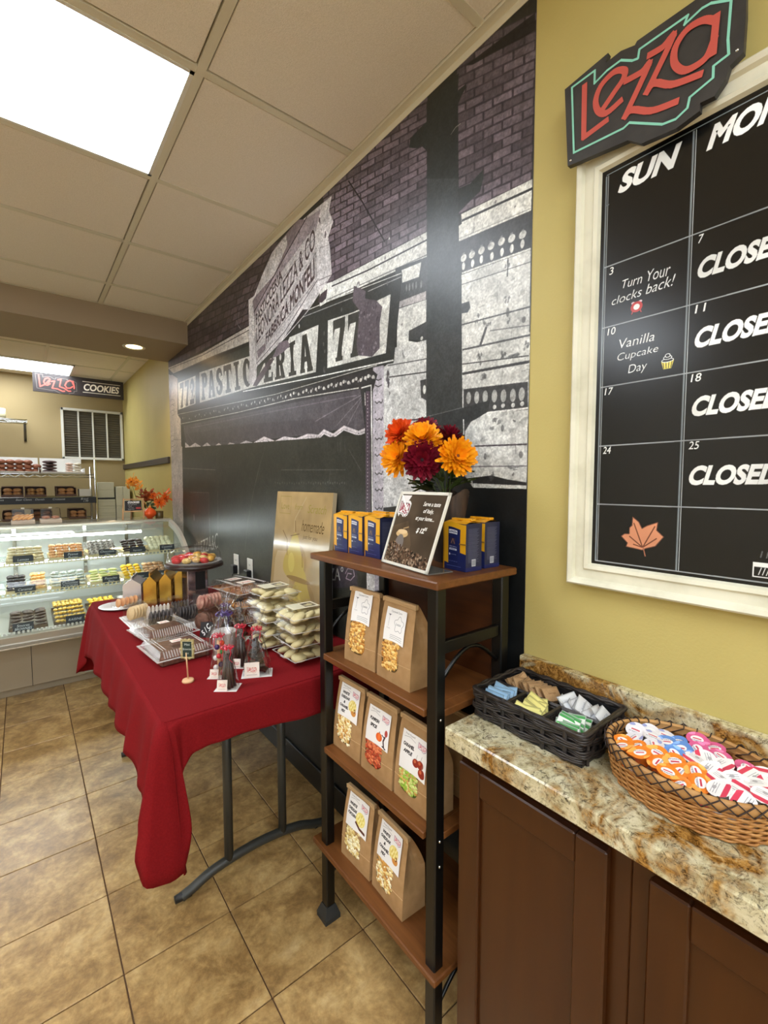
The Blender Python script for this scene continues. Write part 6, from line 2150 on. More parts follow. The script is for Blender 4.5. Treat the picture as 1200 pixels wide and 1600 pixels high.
bar(pa, pb, v_); bar(pd, pc, -v_); bar(pa, pd, u_); bar(pb, pc, -u_)
obj('sign_frame', frm, m_white, sgn, Lg)
bk = MB()
off = -nrm * 0.003
bk.add([tuple(p + off) for p in (pa, pb, pc, pd)], [(3, 2, 1, 0)])
hd = Vector((0.075, -0.010, 0))
bk.add([tuple(pb), tuple(pa), tuple(pa + hd), tuple(pb + hd)] + [tuple(x + Vector((0, 0, -0.0025))) for x in (pb, pa, pa + hd, pb + hd)], [(0, 1, 2, 3), (7, 6, 5, 4), (0, 4, 5, 1), (1, 5, 6, 2), (2, 6, 7, 3), (3, 7, 4, 0)])
obj('sign_foot', bk, mat('smoke acrylic', (110, 106, 98), 0.15), sgn, Lg)

# ------------------------------------------------------------------ flowers in a dark vase
vs_ = empty('vase', 'dark ribbed brown vase behind the price sign, holding the bouquet', 'vase', (-0.098, 0.842, 1.1602))
vb = MB()
N = 48


def vprof(u, v):
    r = 0.030 + 0.022 * v ** 1.3 + (0.0016 if int(u * N) % 2 else -0.0008)
    t = 2 * PI * u
    zt = 0.185 * v + 0.012 * v * math.sin(3 * t)
    return (r * 0.8 * math.cos(t), r * 1.3 * math.sin(t), zt)


vb.grid(vprof, N, 8)
vb.grid(lambda u, v: (vprof(1 - u, v)[0] * 0.93, vprof(1 - u, v)[1] * 0.93, vprof(1 - u, v)[2]), N, 8)
vb.add([(0.024 * math.cos(a * PI / 8), 0.036 * math.sin(a * PI / 8), 0.0) for a in range(16)], [tuple(reversed(range(16)))])
obj('vase_body', vb, mat('brown bark', (76, 58, 44), 0.6, col2=(48, 36, 28), scale=30, stretch=(3, 3, 0.3)), vs_)

bq = Vector((-0.098, 0.842, 1.22))


def petal(mb, base, d, up, L_, w, curl, tw=0.0):
    """a cupped petal: 3 x 2 quads from base along d, curling towards up"""
    d = d.normalized(); s_ = d.cross(up).normalized()
    rows = []
    for i in range(5):
        f = i / 4
        p = base + d * (L_ * (f - 0.12 * curl * f * f)) + up * (curl * L_ * f * f * 0.5)
        ww = w * (0.45 + 1.1 * f - 0.2) if f < 0.75 else w * (0.9 if f < 0.9 else 0.35)
        ww = w * (0.4, 0.78, 1.0, 0.92, 0.42)[i]
        rows.append([p - s_ * ww / 2 + up * w * 0.16, p, p + s_ * ww / 2 + up * w * 0.16])
    vs = [tuple(x) for r in rows for x in r]
    fs = []
    for i in range(4):
        for j in range(2):
            a = i * 3 + j
            fs.append((a, a + 1, a + 4, a + 3))
    mb.add(vs, fs, True)


def mum(center, face, R_, m_pet, m_ctr, layers=4, nper=15, seed=1, parent=None, name='flower_head', lab=None):
    rg_ = random.Random(seed)
    up = face.normalized()
    a = up.cross(Vector((0, 0, 1)))
    if a.length < 0.1: a = Vector((1, 0, 0))
    a.normalize(); b = up.cross(a)
    pm = MB()
    for l in range(layers):
        f = l / max(1, layers - 1)
        el = 0.02 + 0.95 * f
        n = int(nper * (1 - 0.4 * f))
        for i in range(n):
            t = 2 * PI * (i + 0.5 * (l % 2)) / n + rg_.uniform(-0.12, 0.12)
            d = (a * math.cos(t) + b * math.sin(t)) * math.cos(el) + up * (math.sin(el) + rg_.uniform(-0.12, 0.1) - 0.12 * (1 - f))
            L_ = R_ * (1.0 - 0.38 * f) * rg_.uniform(0.88, 1.08)
            petal(pm, center + up * (0.006 * f) + d * 0.003, d, up, L_, R_ * (0.25 - 0.04 * f), rg_.uniform(0.15, 0.6))
    h = obj(name, pm, m_pet, parent, label=lab)
    ct = MB().sphere(tuple(center + up * R_ * 0.12), R_ * 0.16, 8, 6)
    obj('flower_centre', ct, m_ctr, h)
    return h


m_py = mat('yellow petals', (252, 180, 22), 0.5, col2=(244, 146, 12), scale=60, spec=0.3)
m_po = mat('orange petals', (236, 92, 20), 0.5, col2=(214, 66, 14), scale=60, spec=0.3)
m_pr = mat('burgundy petals', (128, 16, 40), 0.5, col2=(96, 10, 28), scale=60, spec=0.3)
m_leaf = mat('dark leaves', (52, 68, 28), 0.5, col2=(82, 98, 44), scale=40)
bo = empty('bouquet', 'artificial bouquet of yellow, orange and burgundy chrysanthemums', 'flowers', tuple(bq))
Lb = tuple(-bq)
heads = [((-0.168, 0.951, 1.505), 0.046, m_po, (-0.9, -0.35, 0.4)), ((-0.115, 0.91, 1.512), 0.044, m_pr, (-0.6, -0.4, 0.7)), ((-0.165, 0.865, 1.482), 0.054, m_py, (-0.7, -0.5, 0.62)),
         ((-0.178, 0.945, 1.440), 0.054, m_py, (-0.85, -0.3, 0.25)), ((-0.182, 0.850, 1.430), 0.055, m_pr, (-0.8, -0.75, 0.1)), ((-0.142, 0.770, 1.437), 0.052, m_py, (-0.5, -0.95, 0.2)), ((-0.105, 0.83, 1.49), 0.038, m_pr, (0.3, 0, 1)), ((-0.075, 0.90, 1.47), 0.038, m_po, (0.3, 0.5, .4))]
for i, (c_, R_, mm, fc) in enumerate(heads):
    h = mum(Vector(c_), Vector(fc), R_ * 1.0, mm, mat('flower centre', (110, 60, 16), 0.7) if mm != m_pr else mat('dark centre', (50, 8, 16), 0.7), 6, 22, i + 3, bo)
    h.location = Lb
    c2_ = Vector(c_) - Vector(fc).normalized() * 0.008
    mid = (c2_ + Vector((-0.098, 0.842, 1.33))) / 2 + Vector((0, 0, 0.02))
    obj('stem', MB().tube(cat([tuple(c2_), tuple(mid), (-0.098 + 0.004 * (i % 3 - 1), 0.842 + 0.006 * (i % 4 - 1.5), 1.30), (-0.098, 0.842, 1.205)], 4), 0.0018, 5), m_leaf, bo, Lb)
rg = random.Random(8)
lf = MB()
for i in range(44):
    a = rg.uniform(0, 2 * PI)
    base = Vector((-0.105 + 0.02 * math.cos(a), 0.855 + 0.03 * math.sin(a), rg.uniform(1.34, 1.41)))
    d = Vector((math.cos(a) * 0.7 - 0.35, math.sin(a), rg.uniform(-0.1, 0.75)))
    petal(lf, base, d, Vector((0, 0, 1)), rg.uniform(0.045, 0.078), rg.uniform(0.018, 0.028), rg.uniform(-0.6, 0.2))
obj('leaves', lf, m_leaf, bo, Lb, kind='stuff')
# ------------------------------------------------------------------ folding table and red cloth
TZ = 0.745
m_tleg = mat('table leg paint', (58, 58, 54), 0.4, spec=0.5)
tb = empty('folding_table', 'grey steel-legged folding table under the red cloth', 'table', (-0.37, 2.03, 0))
Lt = (0.37, -2.03, 0)
obj('table_top', MB().rbox(-0.722, 1.262, 0.712, -0.018, 2.79, 0.7425, 0.008), mat('table top', (150, 146, 136), 0.5), tb, Lt)
for yl in (1.51, 2.52):
    for xl in (-0.475, -0.272):
        obj('leg', MB().tube([(xl, yl, 0.062), (xl, yl, 0.714)], 0.0155, 12), m_tleg, tb, Lt)
    pts = cat([(-0.632, yl, 0.014), (-0.60, yl, 0.024), (-0.52, yl, 0.052), (-0.37, yl, 0.066), (-0.22, yl, 0.052), (-0.14, yl, 0.024), (-0.105, yl, 0.014)], 6)
    obj('foot_bar', MB().tube(pts, 0.0155, 10), m_tleg, tb, Lt)
    for e_ in (-1, 1):
        xe = -0.369 + e_ * 0.255
        obj('foot_cap', MB().tube([(xe - e_ * 0.02, yl, 0.018), (xe + e_ * 0.03, yl, 0.0155)], 0.0155, 10, 0.012), m_dark, tb, Lt)
    s_ = 1 if yl < 2 else -1
    for xl in (-0.46, -0.285):
        obj('brace', MB().tube([(xl, yl + s_ * 0.014, 0.56), (xl + 0.06, yl + s_ * 0.30, 0.708)], 0.0045, 6), m_tleg, tb, Lt)
    obj('cross_bar', MB().tube([(-0.475, yl, 0.50), (-0.272, yl, 0.50)], 0.008, 8), m_tleg, tb, Lt)

m_cloth = mat('red cloth', (128, 23, 27), 0.9, col2=(117, 19, 23), scale=260, bump=0.25, bscale=700, spec=0.1)
X0, X1, Y0, Y1 = -0.728, -0.006, 1.254, 2.80
rim_pts, hem_pts = [], []


def rib(tp, hm):
    rim_pts.append(tp); hem_pts.append(hm)


# front edge, from the wall to the near left corner
for x, z in ((-0.006, 0.60), (-0.10, 0.612), (-0.20, 0.622), (-0.30, 0.630), (-0.40, 0.640), (-0.50, 0.648), (-0.58, 0.652), (-0.63, 0.650), (-0.662, 0.635), (-0.682, 0.605)):
    rib((x, Y0, TZ), (x - 0.002, 1.238, z))
rib((-0.700, Y0, TZ), (-0.690, 1.225, 0.545))
rib((-0.712, Y0, TZ), (-0.672, 1.214, 0.455))
rib((-0.720, Y0 + 0.001, TZ), (-0.694, 1.204, 0.358))
rib((-0.7205, Y0 + 0.0012, TZ), (-0.6965, 1.2036, 0.348))
rib((-0.725, Y0 + 0.004, TZ), (-0.745, 1.196, 0.350))
rib((-0.728, Y0 + 0.010, TZ), (-0.790, 1.207, 0.372))
rib((-0.728, Y0 + 0.020, TZ), (-0.806, 1.235, 0.420))
rib((-0.728, Y0 + 0.035, TZ), (-0.792, 1.262, 0.475))
rib((-0.728, 1.31, TZ), (-0.772, 1.300, 0.535))
for y, z, fl in ((1.36, .548, .05), (1.44, .556, .036), (1.52, .560, .052), (1.60, .560, .036), (1.70, .556, .050), (1.80, .552, .034), (1.90, .55, .046), (2.0, .548, .034), (2.1, .545, .046), (2.2, .54, .034), (2.32, .54, .044), (2.44, .535, .034), (2.55, .53, .042), (2.64, .51, .04), (2.70, .49, .05)):
    rib((-0.728, y, TZ), (-0.728 - fl, y, z))
rib((-0.728, 2.74, TZ), (-0.765, 2.76, 0.44))
rib((-0.728, 2.775, TZ), (-0.80, 2.83, 0.375))
rib((-0.726, 2.79, TZ), (-0.79, 2.87, 0.36))
rib((-0.722, 2.798, TZ), (-0.745, 2.885, 0.355))
rib((-0.71, 2.80, TZ), (-0.70, 2.86, 0.37))
rib((-0.68, 2.80, TZ), (-0.67, 2.83, 0.48))
for x in (-0.62, -0.5, -0.35, -0.2, -0.006):
    rib((x, 2.80, TZ), (x, 2.82 + 0.01 * (int(x * 20) % 2), 0.56))
RT = cat(rim_pts, 4); HT = cat(hem_pts, 4)
n = len(RT)
vs = []; fs = []
ROW = 12
for i in range(n):
    tx, ty, tz = RT[i]; hx, hy, hz = HT[i]
    rr = random.Random(i).uniform(-1, 1)
    for r in range(ROW + 1):
        f = r / ROW
        o_ = f ** 0.6 if r else 0
        wv_ = (0.0035 * math.sin(i * 0.55 + 3.5 * f) + 0.0022 * math.sin(i * 1.23 + 1)) * f
        drop = 0.006 * (1 - math.exp(-f * 12))
        z = tz + (hz - tz) * f
        x = tx + (hx - tx) * (0.22 * min(1, f * 8) + 0.78 * f) + (wv_ if abs(hx - tx) > 0.02 else 0)
        y = ty + (hy - ty) * (0.3 * min(1, f * 8) + 0.7 * f) + (wv_ if abs(hy - ty) > 0.01 else 0)
        if r == 0: z = TZ
        vs.append((x, y, z))
for i in range(n - 1):
    for r in range(ROW):
        a = i * (ROW + 1) + r
        fs.append((a, a + 1, a + ROW + 2, a + ROW + 1))
cl = MB().add(vs, fs, True)
# flat top with faint fold lines, meeting the ribs' upper ends
top = [RT[i] for i in range(n)]
cl.add([(p[0], p[1], p[2]) for p in top], [tuple(reversed(range(n)))])
cloth = single('tablecloth', cl, m_cloth, 'dark red cloth draped over the folding table, one corner hanging low', 'tablecloth')
md = cloth.modifiers.new('thick', 'SOLIDIFY'); md.thickness = 0.0012; md.offset = 1

# ------------------------------------------------------------------ goods on the table
m_cookie = mat('white cookie', (226, 212, 162), 0.6, col2=(210, 194, 140), scale=30)
m_brownie = mat('brownie', (128, 88, 70), 0.7, col2=(92, 60, 46), scale=60, bump=0.5, bscale=90)
m_clam = clearmat('clamshell plastic', (252, 251, 250), 0.12, 0.04, 0.6)
m_clamr = mat('clamshell rib', (246, 242, 236), 0.12, alpha=0.32, spec=0.9)
m_label = mat('sticker', (238, 228, 212), 0.5)


def tapered(mb, w0, d0, w1, d1, z0, z1, cap=None):
    vs_ = [(-w0 / 2, -d0 / 2, z0), (w0 / 2, -d0 / 2, z0), (w0 / 2, d0 / 2, z0), (-w0 / 2, d0 / 2, z0), (-w1 / 2, -d1 / 2, z1), (w1 / 2, -d1 / 2, z1), (w1 / 2, d1 / 2, z1), (-w1 / 2, d1 / 2, z1)]
    f_ = [(0, 1, 5, 4), (1, 2, 6, 5), (2, 3, 7, 6), (3, 0, 4, 7)]
    if cap in ('b', 'both'): f_.append((3, 2, 1, 0))
    if cap in ('t', 'both'): f_.append((4, 5, 6, 7))
    return mb.add(vs_, f_)


def clam_parts(t, w, d, hb, hl, ribs=True, sticker=None, sw=0.045):
    b = MB(); tapered(b, w * 0.82, d * 0.82, w * 0.92, d * 0.92, 0.001, hb, 'b')
    obj('base_tray', b, m_clam, t)
    r = MB()
    r.rbox(-w / 2, -d / 2, hb, w / 2, -d / 2 + 0.010, hb + 0.0022, 0.0008).rbox(-w / 2, d / 2 - 0.010, hb, w / 2, d / 2, hb + 0.0022, 0.0008)
    r.rbox(-w / 2, -d / 2 + 0.01, hb, -w / 2 + 0.010, d / 2 - 0.01, hb + 0.0022, 0.0008).rbox(w / 2 - 0.010, -d / 2 + 0.01, hb, w / 2, d / 2 - 0.01, hb + 0.0022, 0.0008)
    obj('rim', r, m_clamr, t)
    l = MB(); tapered(l, w * 0.92, d * 0.92, w * 0.78, d * 0.76, hb + 0.002, hb + hl, 't')
    lo = obj('lid', l, m_clam, t)
    if ribs:
        rb_ = MB()
        k = int(w / 0.011)
        for i in range(k):
            x = -w * 0.36 + w * 0.72 * i / (k - 1)
            for sg in (-1, 1):
                rb_.add([(x - 0.0022, sg * d * 0.46, hb + 0.006), (x + 0.0022, sg * d * 0.46, hb + 0.006), (x + 0.002, sg * d * 0.385, hb + hl - 0.001 + 0.001), (x - 0.002, sg * d * 0.385, hb + hl)], [(0, 1, 2, 3)])
        for sg in (-1, 1):
            for q in (0.30, 0.345):
                rb_.tube([(sg * w * q, -d * 0.33, hb + hl + 0.0006), (sg * w * q, d * 0.33, hb + hl + 0.0006)], 0.0016, 5)
        obj('lid_ribs', rb_, m_clamr, lo)
    if sticker:
        s__ = MB().quad((-sw / 2, -sw * 0.4, hb + hl + 0.0008), (sw / 2, -sw * 0.4, hb + hl + 0.0008), (sw / 2, sw * 0.4, hb + hl + 0.0008), (-sw / 2, sw * 0.4, hb + hl + 0.0008))
        obj('sticker', s__, sticker, t)


def small_label():
    cv = Canvas(0.04, 0.032, 2400, (240, 228, 214)); logo(cv, 0.005, 0.008, 0.03, 0.017, back=None, red=(206, 96, 90), teal=(220, 180, 150), tw=0.05, lw=0.07); cv.line([(0.006, 0.005), (0.034, 0.005)], 0.001, (150, 130, 120))
    return imat('small label', cv.image('small_label'), 0.5)


m_slab = small_label()
for i, (x, y, z, a, lab) in enumerate(((-0.572, 1.735, TZ, 0.10, 'large clear clamshell of brownies, front one nearer the table edge sign'), (-0.562, 1.975, TZ, 0.16, 'large clear clamshell of brownies just behind the front one'))):
    t = empty('bakery_box', lab, 'food box', (x, y, z), a, 'brownie clamshells')
    clam_parts(t, 0.205, 0.225, 0.028, 0.026 if i == 0 else 0.034, True, m_slab, 0.04)
    obj('brownie_slab', MB().rbox(-0.083, -0.090, 0.002, 0.083, 0.090, 0.034, 0.005), m_brownie, t)

# sign on a stick
cs = empty('price_pick', 'small black price card on a wooden stick with round wooden foot', 'sign', (-0.604, 1.472, TZ))
m_lw = mat('light wood', (222, 178, 132), 0.55)
obj('wood_foot', MB().lathe([(0.0, 0.0), (0.0165, 0.0), (0.0185, 0.004), (0.0165, 0.009), (0.010, 0.0105), (0.0, 0.011)], 24), m_lw, cs)
obj('stick', MB().tube([(0, 0, 0.008), (-0.003, 0.002, 0.095)], 0.0022, 8), m_lw, cs)
cvp = Canvas(0.036, 0.056, 3600, (34, 52, 46))
cvp.line([(0.002, 0.002), (0.034, 0.002), (0.034, 0.054), (0.002, 0.054), (0.002, 0.002)], 0.003, (196, 184, 140))
for i_, t_ in enumerate(('Mini', 'Brownies', '$4')):
    cvp.text(t_, 0.018, 0.043 - i_ * 0.0145, 0.007, (214, 222, 216), 0.0, maxw=0.026)
cw = Matrix.Rotation(math.radians(-40), 4, 'Z')
card = MB()
q4 = [cw @ Vector(p) for p in ((-0.018, -0.0014, 0.078), (0.018, -0.0014, 0.078), (0.018, -0.0014, 0.134), (-0.018, -0.0014, 0.134))]
card.quad(*[tuple(p) for p in q4])
obj('card_face', card, imat('pick card', cvp.image('pick_card'), 0.6), cs)
fr_ = MB(); fr_.box(-0.021, -0.0005, 0.076, 0.021, 0.003, 0.137, cw)
for k in range(10):
    a_ = k / 10 * 2 * PI
    fr_.sphere(tuple(cw @ Vector((0.021 * math.cos(a_), 0.001, 0.106 + 0.031 * math.sin(a_)))), 0.0045, 6, 4)
obj('card_frame', fr_, mat('gilt frame', (186, 172, 120), 0.4, metal=0.3), cs)

# white cookie clamshells, two stacks
m_clab = None
cvc = Canvas(0.10, 0.07, 1600, (232, 224, 196))
cvc.rect(0.050, 0.012, 0.092, 0.058, (96, 84, 60)); cvc.ell(0.070, 0.034, 0.016, 0.014, (206, 196, 150)); cvc.ell(0.062, 0.045, 0.010, 0.006, (50, 44, 36))
for i_ in range(7): cvc.line([(0.008, 0.055 - i_ * 0.007), (0.044, 0.055 - i_ * 0.007)], 0.0014, (160, 164, 130))
cvc.text('Italian cookies', 0.026, 0.062, 0.005, (90, 120, 90))
m_clab = imat('cookie box label', cvc.image('cookie_box_label'), 0.35)
ckm = MB().sphere((0, 0, 0.008), 0.024, 12, 7, (1, 1, 0.40)).mesh('cookie', m_cookie)
rg = random.Random(21)


def cookie_stack(x, y, ang, nlev, h, w, d, where, seed):
    for k in range(nlev):
        z = TZ + k * h
        nm = ('lowest', 'second', 'third', 'fourth', 'topmost')[k if k < nlev - 1 else 4]
        t = empty('cookie_box', 'clear clamshell of white cookies, %s in the %s stack' % (nm, where), 'food box', (x + rg.uniform(-.004, .004), y + rg.uniform(-.004, .004), z), ang + rg.uniform(-0.05, 0.05), 'white cookie clamshells')
        hb = h * 0.5
        b = MB(); tapered(b, w * 0.86, d * 0.86, w * 0.97, d * 0.97, 0.0008, hb, 'b'); obj('base_tray', b, m_clam, t)
        b = MB(); tapered(b, w * 0.97, d * 0.97, w * 0.88, d * 0.88, hb + 0.001, h - 0.001, 't'); obj('lid', b, m_clam, t)
        b = MB()
        for p0, p1 in (((-1, -1), (1, -1)), ((1, -1), (1, 1)), ((1, 1), (-1, 1)), ((-1, 1), (-1, -1))):
            b.tube([(p0[0] * w / 2, p0[1] * d / 2, hb), (p1[0] * w / 2, p1[1] * d / 2, hb)], 0.0022, 6, flat=0.6)
        b.rbox(-w / 2 - 0.008, -0.012, hb - 0.001, -w / 2, 0.012, hb + 0.001, 0.0005)
        obj('rim', b, m_clamr, t)
        if k == nlev - 1:
            obj('paper_label', MB().quad((-0.052, -0.036, h - 0.0002), (0.052, -0.036, h - 0.0002), (0.052, 0.036, h - 0.0002), (-0.052, 0.036, h - 0.0002)), m_clab, t)
        c_, s_ = math.cos(ang), math.sin(ang)
        for q in range(9):
            gx, gy = (q % 3 - 1) * w * 0.28 + rg.uniform(-.005, .005), (q // 3 - 1) * d * 0.28 + rg.uniform(-.005, .005)
            o = obj('cookie', ckm, None, None, (t.location.x + gx * c_ - gy * s_, t.location.y + gx * s_ + gy * c_, z + 0.007 + rg.uniform(0, h - 0.036)), (rg.uniform(-.5, .5), rg.uniform(-.5, .5), 0))
            o.scale = (rg.uniform(1.15, 1.35), rg.uniform(.98, 1.12), 1.25)
            tag(o, 'white cookie, %s %s of the %s box in the %s stack' % (('near', 'middle', 'far')[q // 3], ('left', 'centre', 'right')[q % 3], nm, where), 'cookie', 'white cookies in the %s stack' % where)


cookie_stack(-0.222, 1.425, 0.02, 4, 0.048, 0.150, 0.165, 'nearer', 1)
cookie_stack(-0.245, 1.612, 0.05, 5, 0.047, 0.150, 0.165, 'farther', 2)

# ribbed pastry boxes behind the cookie stacks
m_past = mat('biscotti', (172, 118, 70), 0.6, col2=(120, 66, 38), scale=30, bump=0.4, bscale=80)
m_past2 = mat('almond pastry', (216, 160, 92), 0.6, col2=(176, 112, 54), scale=40, bump=0.4, bscale=80)
for k, (x, y, z, a, hh) in enumerate(((-0.215, 1.94, TZ, 0.15, 0.062), (-0.21, 1.955, TZ + 0.062, -0.1, 0.062), (-0.22, 1.96, TZ + 0.124, 0.2, 0.062), (-0.175, 2.24, TZ, 0.1, 0.075), (-0.17, 2.25, TZ + 0.075, 0.3, 0.07))):
    t = empty('pastry_box', ('clear ribbed pastry box, lowest beside the cookie stacks', 'clear ribbed pastry box, middle one beside the cookie stacks', 'clear ribbed pastry box topmost of the pile beside the cookie stacks', 'clear pastry box under another below the outlets', 'clear pastry box topmost below the wall outlets')[k], 'food box', (x, y, z), a, 'pastry boxes at the back of the table')
    clam_parts(t, 0.19, 0.185, hh * 0.45, hh * 0.5, True, m_slab if k in (2, 4) else None, 0.07)
    pb_ = MB()
    for i in range(5):
        for j in range(3):
            pb_.sphere((-0.062 + i * 0.031, -0.05 + j * 0.05, hh * 0.42), 0.019, 8, 5, (0.85, 1.3, 0.6))
    obj('pastries', pb_, m_past if k % 2 == 0 else m_past2, t, kind='stuff')

# cellophane bags tied with ribbon
m_red = mat('red ribbon', (206, 34, 60), 0.3, spec=0.6)
m_choc = mat('chocolate', (48, 26, 18), 0.3, spec=0.6)
m_film = clearmat('cellophane', (252, 251, 251), 0.12, 0.07, 0.7)


def bow(t, z, m_, s=1.0):
    b = MB()
    for k in range(6):
        a = k * PI / 3 + 0.3
        pts = [(0, 0, z), (0.014 * s * math.cos(a), 0.014 * s * math.sin(a), z + 0.007 * s), (0.022 * s * math.cos(a + 0.3), 0.022 * s * math.sin(a + 0.3), z + 0.001), (0.012 * s * math.cos(a + 0.5), 0.012 * s * math.sin(a + 0.5), z - 0.004), (0, 0, z)]
        b.tube(cat(pts, 3), 0.0028 * s, 5, flat=0.4, cap=False)
    b.tube(cat([(0.004, 0, z), (0.014 * s, -0.006, z - 0.014), (0.010 * s, -0.010, z - 0.034 * s), (0.018 * s, -0.004, z - 0.05 * s)], 4), 0.0012, 4)
    b.tube(cat([(-0.004, 0, z), (-0.016 * s, 0.004, z - 0.012), (-0.014 * s, -0.008, z - 0.04 * s)], 4), 0.0012, 4)
    obj('bow', b, m_, t, label='curled ribbon bow')


def cello(loc, ang, w, d, h, top, content, lab, ribbon, tagged=True):
    h *= 1.2; top *= 1.2; w *= 1.08
    t = empty('gift_bag', lab, 'gift bag', loc, ang, 'tied cellophane bags at the table front')
    obj('card_base', MB().rbox(-w / 2 - 0.006, -d / 2 - 0.006, 0, w / 2 + 0.006, d / 2 + 0.006, 0.002, 0.0005), m_paper, t)
    rg_ = random.Random(int(w * 10000) + int(h * 999))
    ph = [rg_.uniform(0, 6) for _ in range(4)]

    def f(u, v):
        a = 2 * PI * u
        if v < 0.72:
            k = 1 - (v / 0.72) ** 1.6 * 0.86
        else:
            k = 0.14 + (v - 0.72) / 0.28 * 0.55
        sx = abs(math.cos(a)) ** 0.6 * (1 if math.cos(a) > 0 else -1); sy = abs(math.sin(a)) ** 0.6 * (1 if math.sin(a) > 0 else -1)
        cr = 1 + 0.10 * math.sin(7 * a + ph[0] + 6 * v) + 0.05 * math.sin(13 * a + ph[1] - 9 * v)
        return (w / 2 * k * sx * cr, d / 2 * k * sy * cr, 0.003 + (h + top) * v)
    obj('film', MB().grid(f, 36, 14), m_film, t)
    cm = MB(); kind = content
    zk = (h + top) * 0.62
    if kind == 'rods':
        for i in range(12):
            a = i * 2.4; r = 0.006 + 0.013 * math.sqrt(i / 12)
            cm.tube([(r * math.cos(a) * w / 0.045, r * math.sin(a) * d / 0.045, 0.004), (r * 0.5 * math.cos(a), r * 0.5 * math.sin(a), zk * rg_.uniform(0.75, 1.0))], 0.0045, 6)
    elif kind == 'bark':
        for i in range(26):
            z = 0.012 + (zk - 0.02) * (i / 26); k = 1 - (z / (h + top) / 0.72) ** 1.6 * 0.8
            M_ = Matrix.Translation((rg_.uniform(-.3, .3) * w * k, rg_.uniform(-.3, .3) * d * k, z)) @ Matrix.Rotation(rg_.uniform(0, 6), 4, 'Z') @ Matrix.Rotation(rg_.uniform(-1, 1), 4, 'X')
            cm.box(-0.014 * k, -0.011 * k, -0.0035, 0.014 * k, 0.011 * k, 0.0035, M_)
    elif kind == 'candy':
        cm.tube([(0, 0, 0.004), (0, 0, zk)], 0.005, 8)
    obj('chocolates', cm, m_choc if kind != 'candy' else m_lw, t, kind='stuff' if kind == 'bark' else None)
    if kind == 'candy':
        cols = [(196, 40, 50), (40, 150, 60), (232, 228, 224), (60, 36, 90), (226, 90, 60), (226, 224, 222)]
        for i in range(11):
            a = i * 1.9; zz = 0.012 + zk * 0.9 * i / 11
            cc = cols[i % 6]
            obj('candy', MB().sphere((0.010 * math.cos(a), 0.010 * math.sin(a), zz), 0.0088, 8, 6), mat('candy %d' % (i % 6), cc, 0.25), t)
    bow(t, (h + top) * 0.70, ribbon, 0.9)
    if tagged:
        s__ = MB().quad((-w * 0.45, -d / 2 - 0.0045, 0.003), (w * 0.10, -d / 2 - 0.0045, 0.003), (w * 0.10, -d / 2 + 0.002, 0.003 + w * 0.55), (-w * 0.45, -d / 2 + 0.002, 0.003 + w * 0.55))
        obj('sticker', s__, m_slab, t)
    return t


cam_face = math.radians(-38)
cello((-0.520, 1.352, TZ), cam_face, 0.052, 0.046, 0.105, 0.045, 'rods', 'cellophane bag of dark chocolate rods with red bow, nearest the table corner', m_red)
cello((-0.512, 1.455, TZ), cam_face, 0.046, 0.042, 0.11, 0.05, 'candy', 'cellophane bag of colourful candies just behind the chocolate rods', m_red)
cello((-0.408, 1.395, TZ), cam_face + 0.2, 0.078, 0.056, 0.125, 0.055, 'bark', 'wide cellophane bag of chocolate bark with red bow', m_red)
cello((-0.425, 1.492, TZ), cam_face, 0.050, 0.046, 0.115, 0.05, 'rods', 'narrow cellophane bag of chocolate rods behind the chocolate bark bag', m_red)
# mug wrapped in film
mg = empty('gift_mug', 'white mug wrapped in cellophane with a purple bow', 'mug', (-0.442, 1.60, TZ), cam_face)
obj('mug_body', MB().lathe([(0.0, 0.0), (0.030, 0.0), (0.034, 0.004), (0.037, 0.085), (0.039, 0.088), (0.035, 0.088), (0.032, 0.006), (0.0, 0.005)], 28), mat('mug glaze', (206, 200, 194), 0.25), mg)
obj('handle', MB().tube(cat([(0.036, 0, 0.072), (0.056, 0, 0.068), (0.060, 0, 0.045), (0.052, 0, 0.024), (0.035, 0, 0.020)], 4), 0.005, 8), mat('mug glaze', (206, 200, 194), 0.25), mg)
obj('wrapping', MB().grid(lambda u, v: ((0.052 * (1 - 0.8 * max(0, (v - 0.35) / 0.4)) if v < 0.75 else 0.0104 + 0.05 * (v - 0.75) * 4 * 0.7) * (1 + 0.12 * math.sin(9 * 2 * PI * u + 5 * v)) * math.cos(2 * PI * u), (0.052 * (1 - 0.8 * max(0, (v - 0.35) / 0.4)) if v < 0.75 else 0.0104 + 0.05 * (v - 0.75) * 4 * 0.7) * (1 + 0.12 * math.sin(9 * 2 * PI * u + 5 * v)) * math.sin(2 * PI * u), 0.002 + 0.20 * v), 48, 14), m_film, mg)
bow(mg, 0.142, mat('purple ribbon', (70, 44, 110), 0.3, spec=0.6), 1.2)
mg.scale = (1.12, 1.12, 1.12)
cello((-0.375, 1.78, TZ), cam_face, 0.060, 0.05, 0.11, 0.06, 'bark', 'cellophane bag of nuts and chocolate behind the wrapped mug', mat('purple ribbon', (70, 44, 110), 0.3))
cello((-0.33, 1.76, TZ), cam_face, 0.056, 0.05, 0.12, 0.07, 'bark', 'cellophane bag with striped film between mug and pastry boxes', m_dark, False)
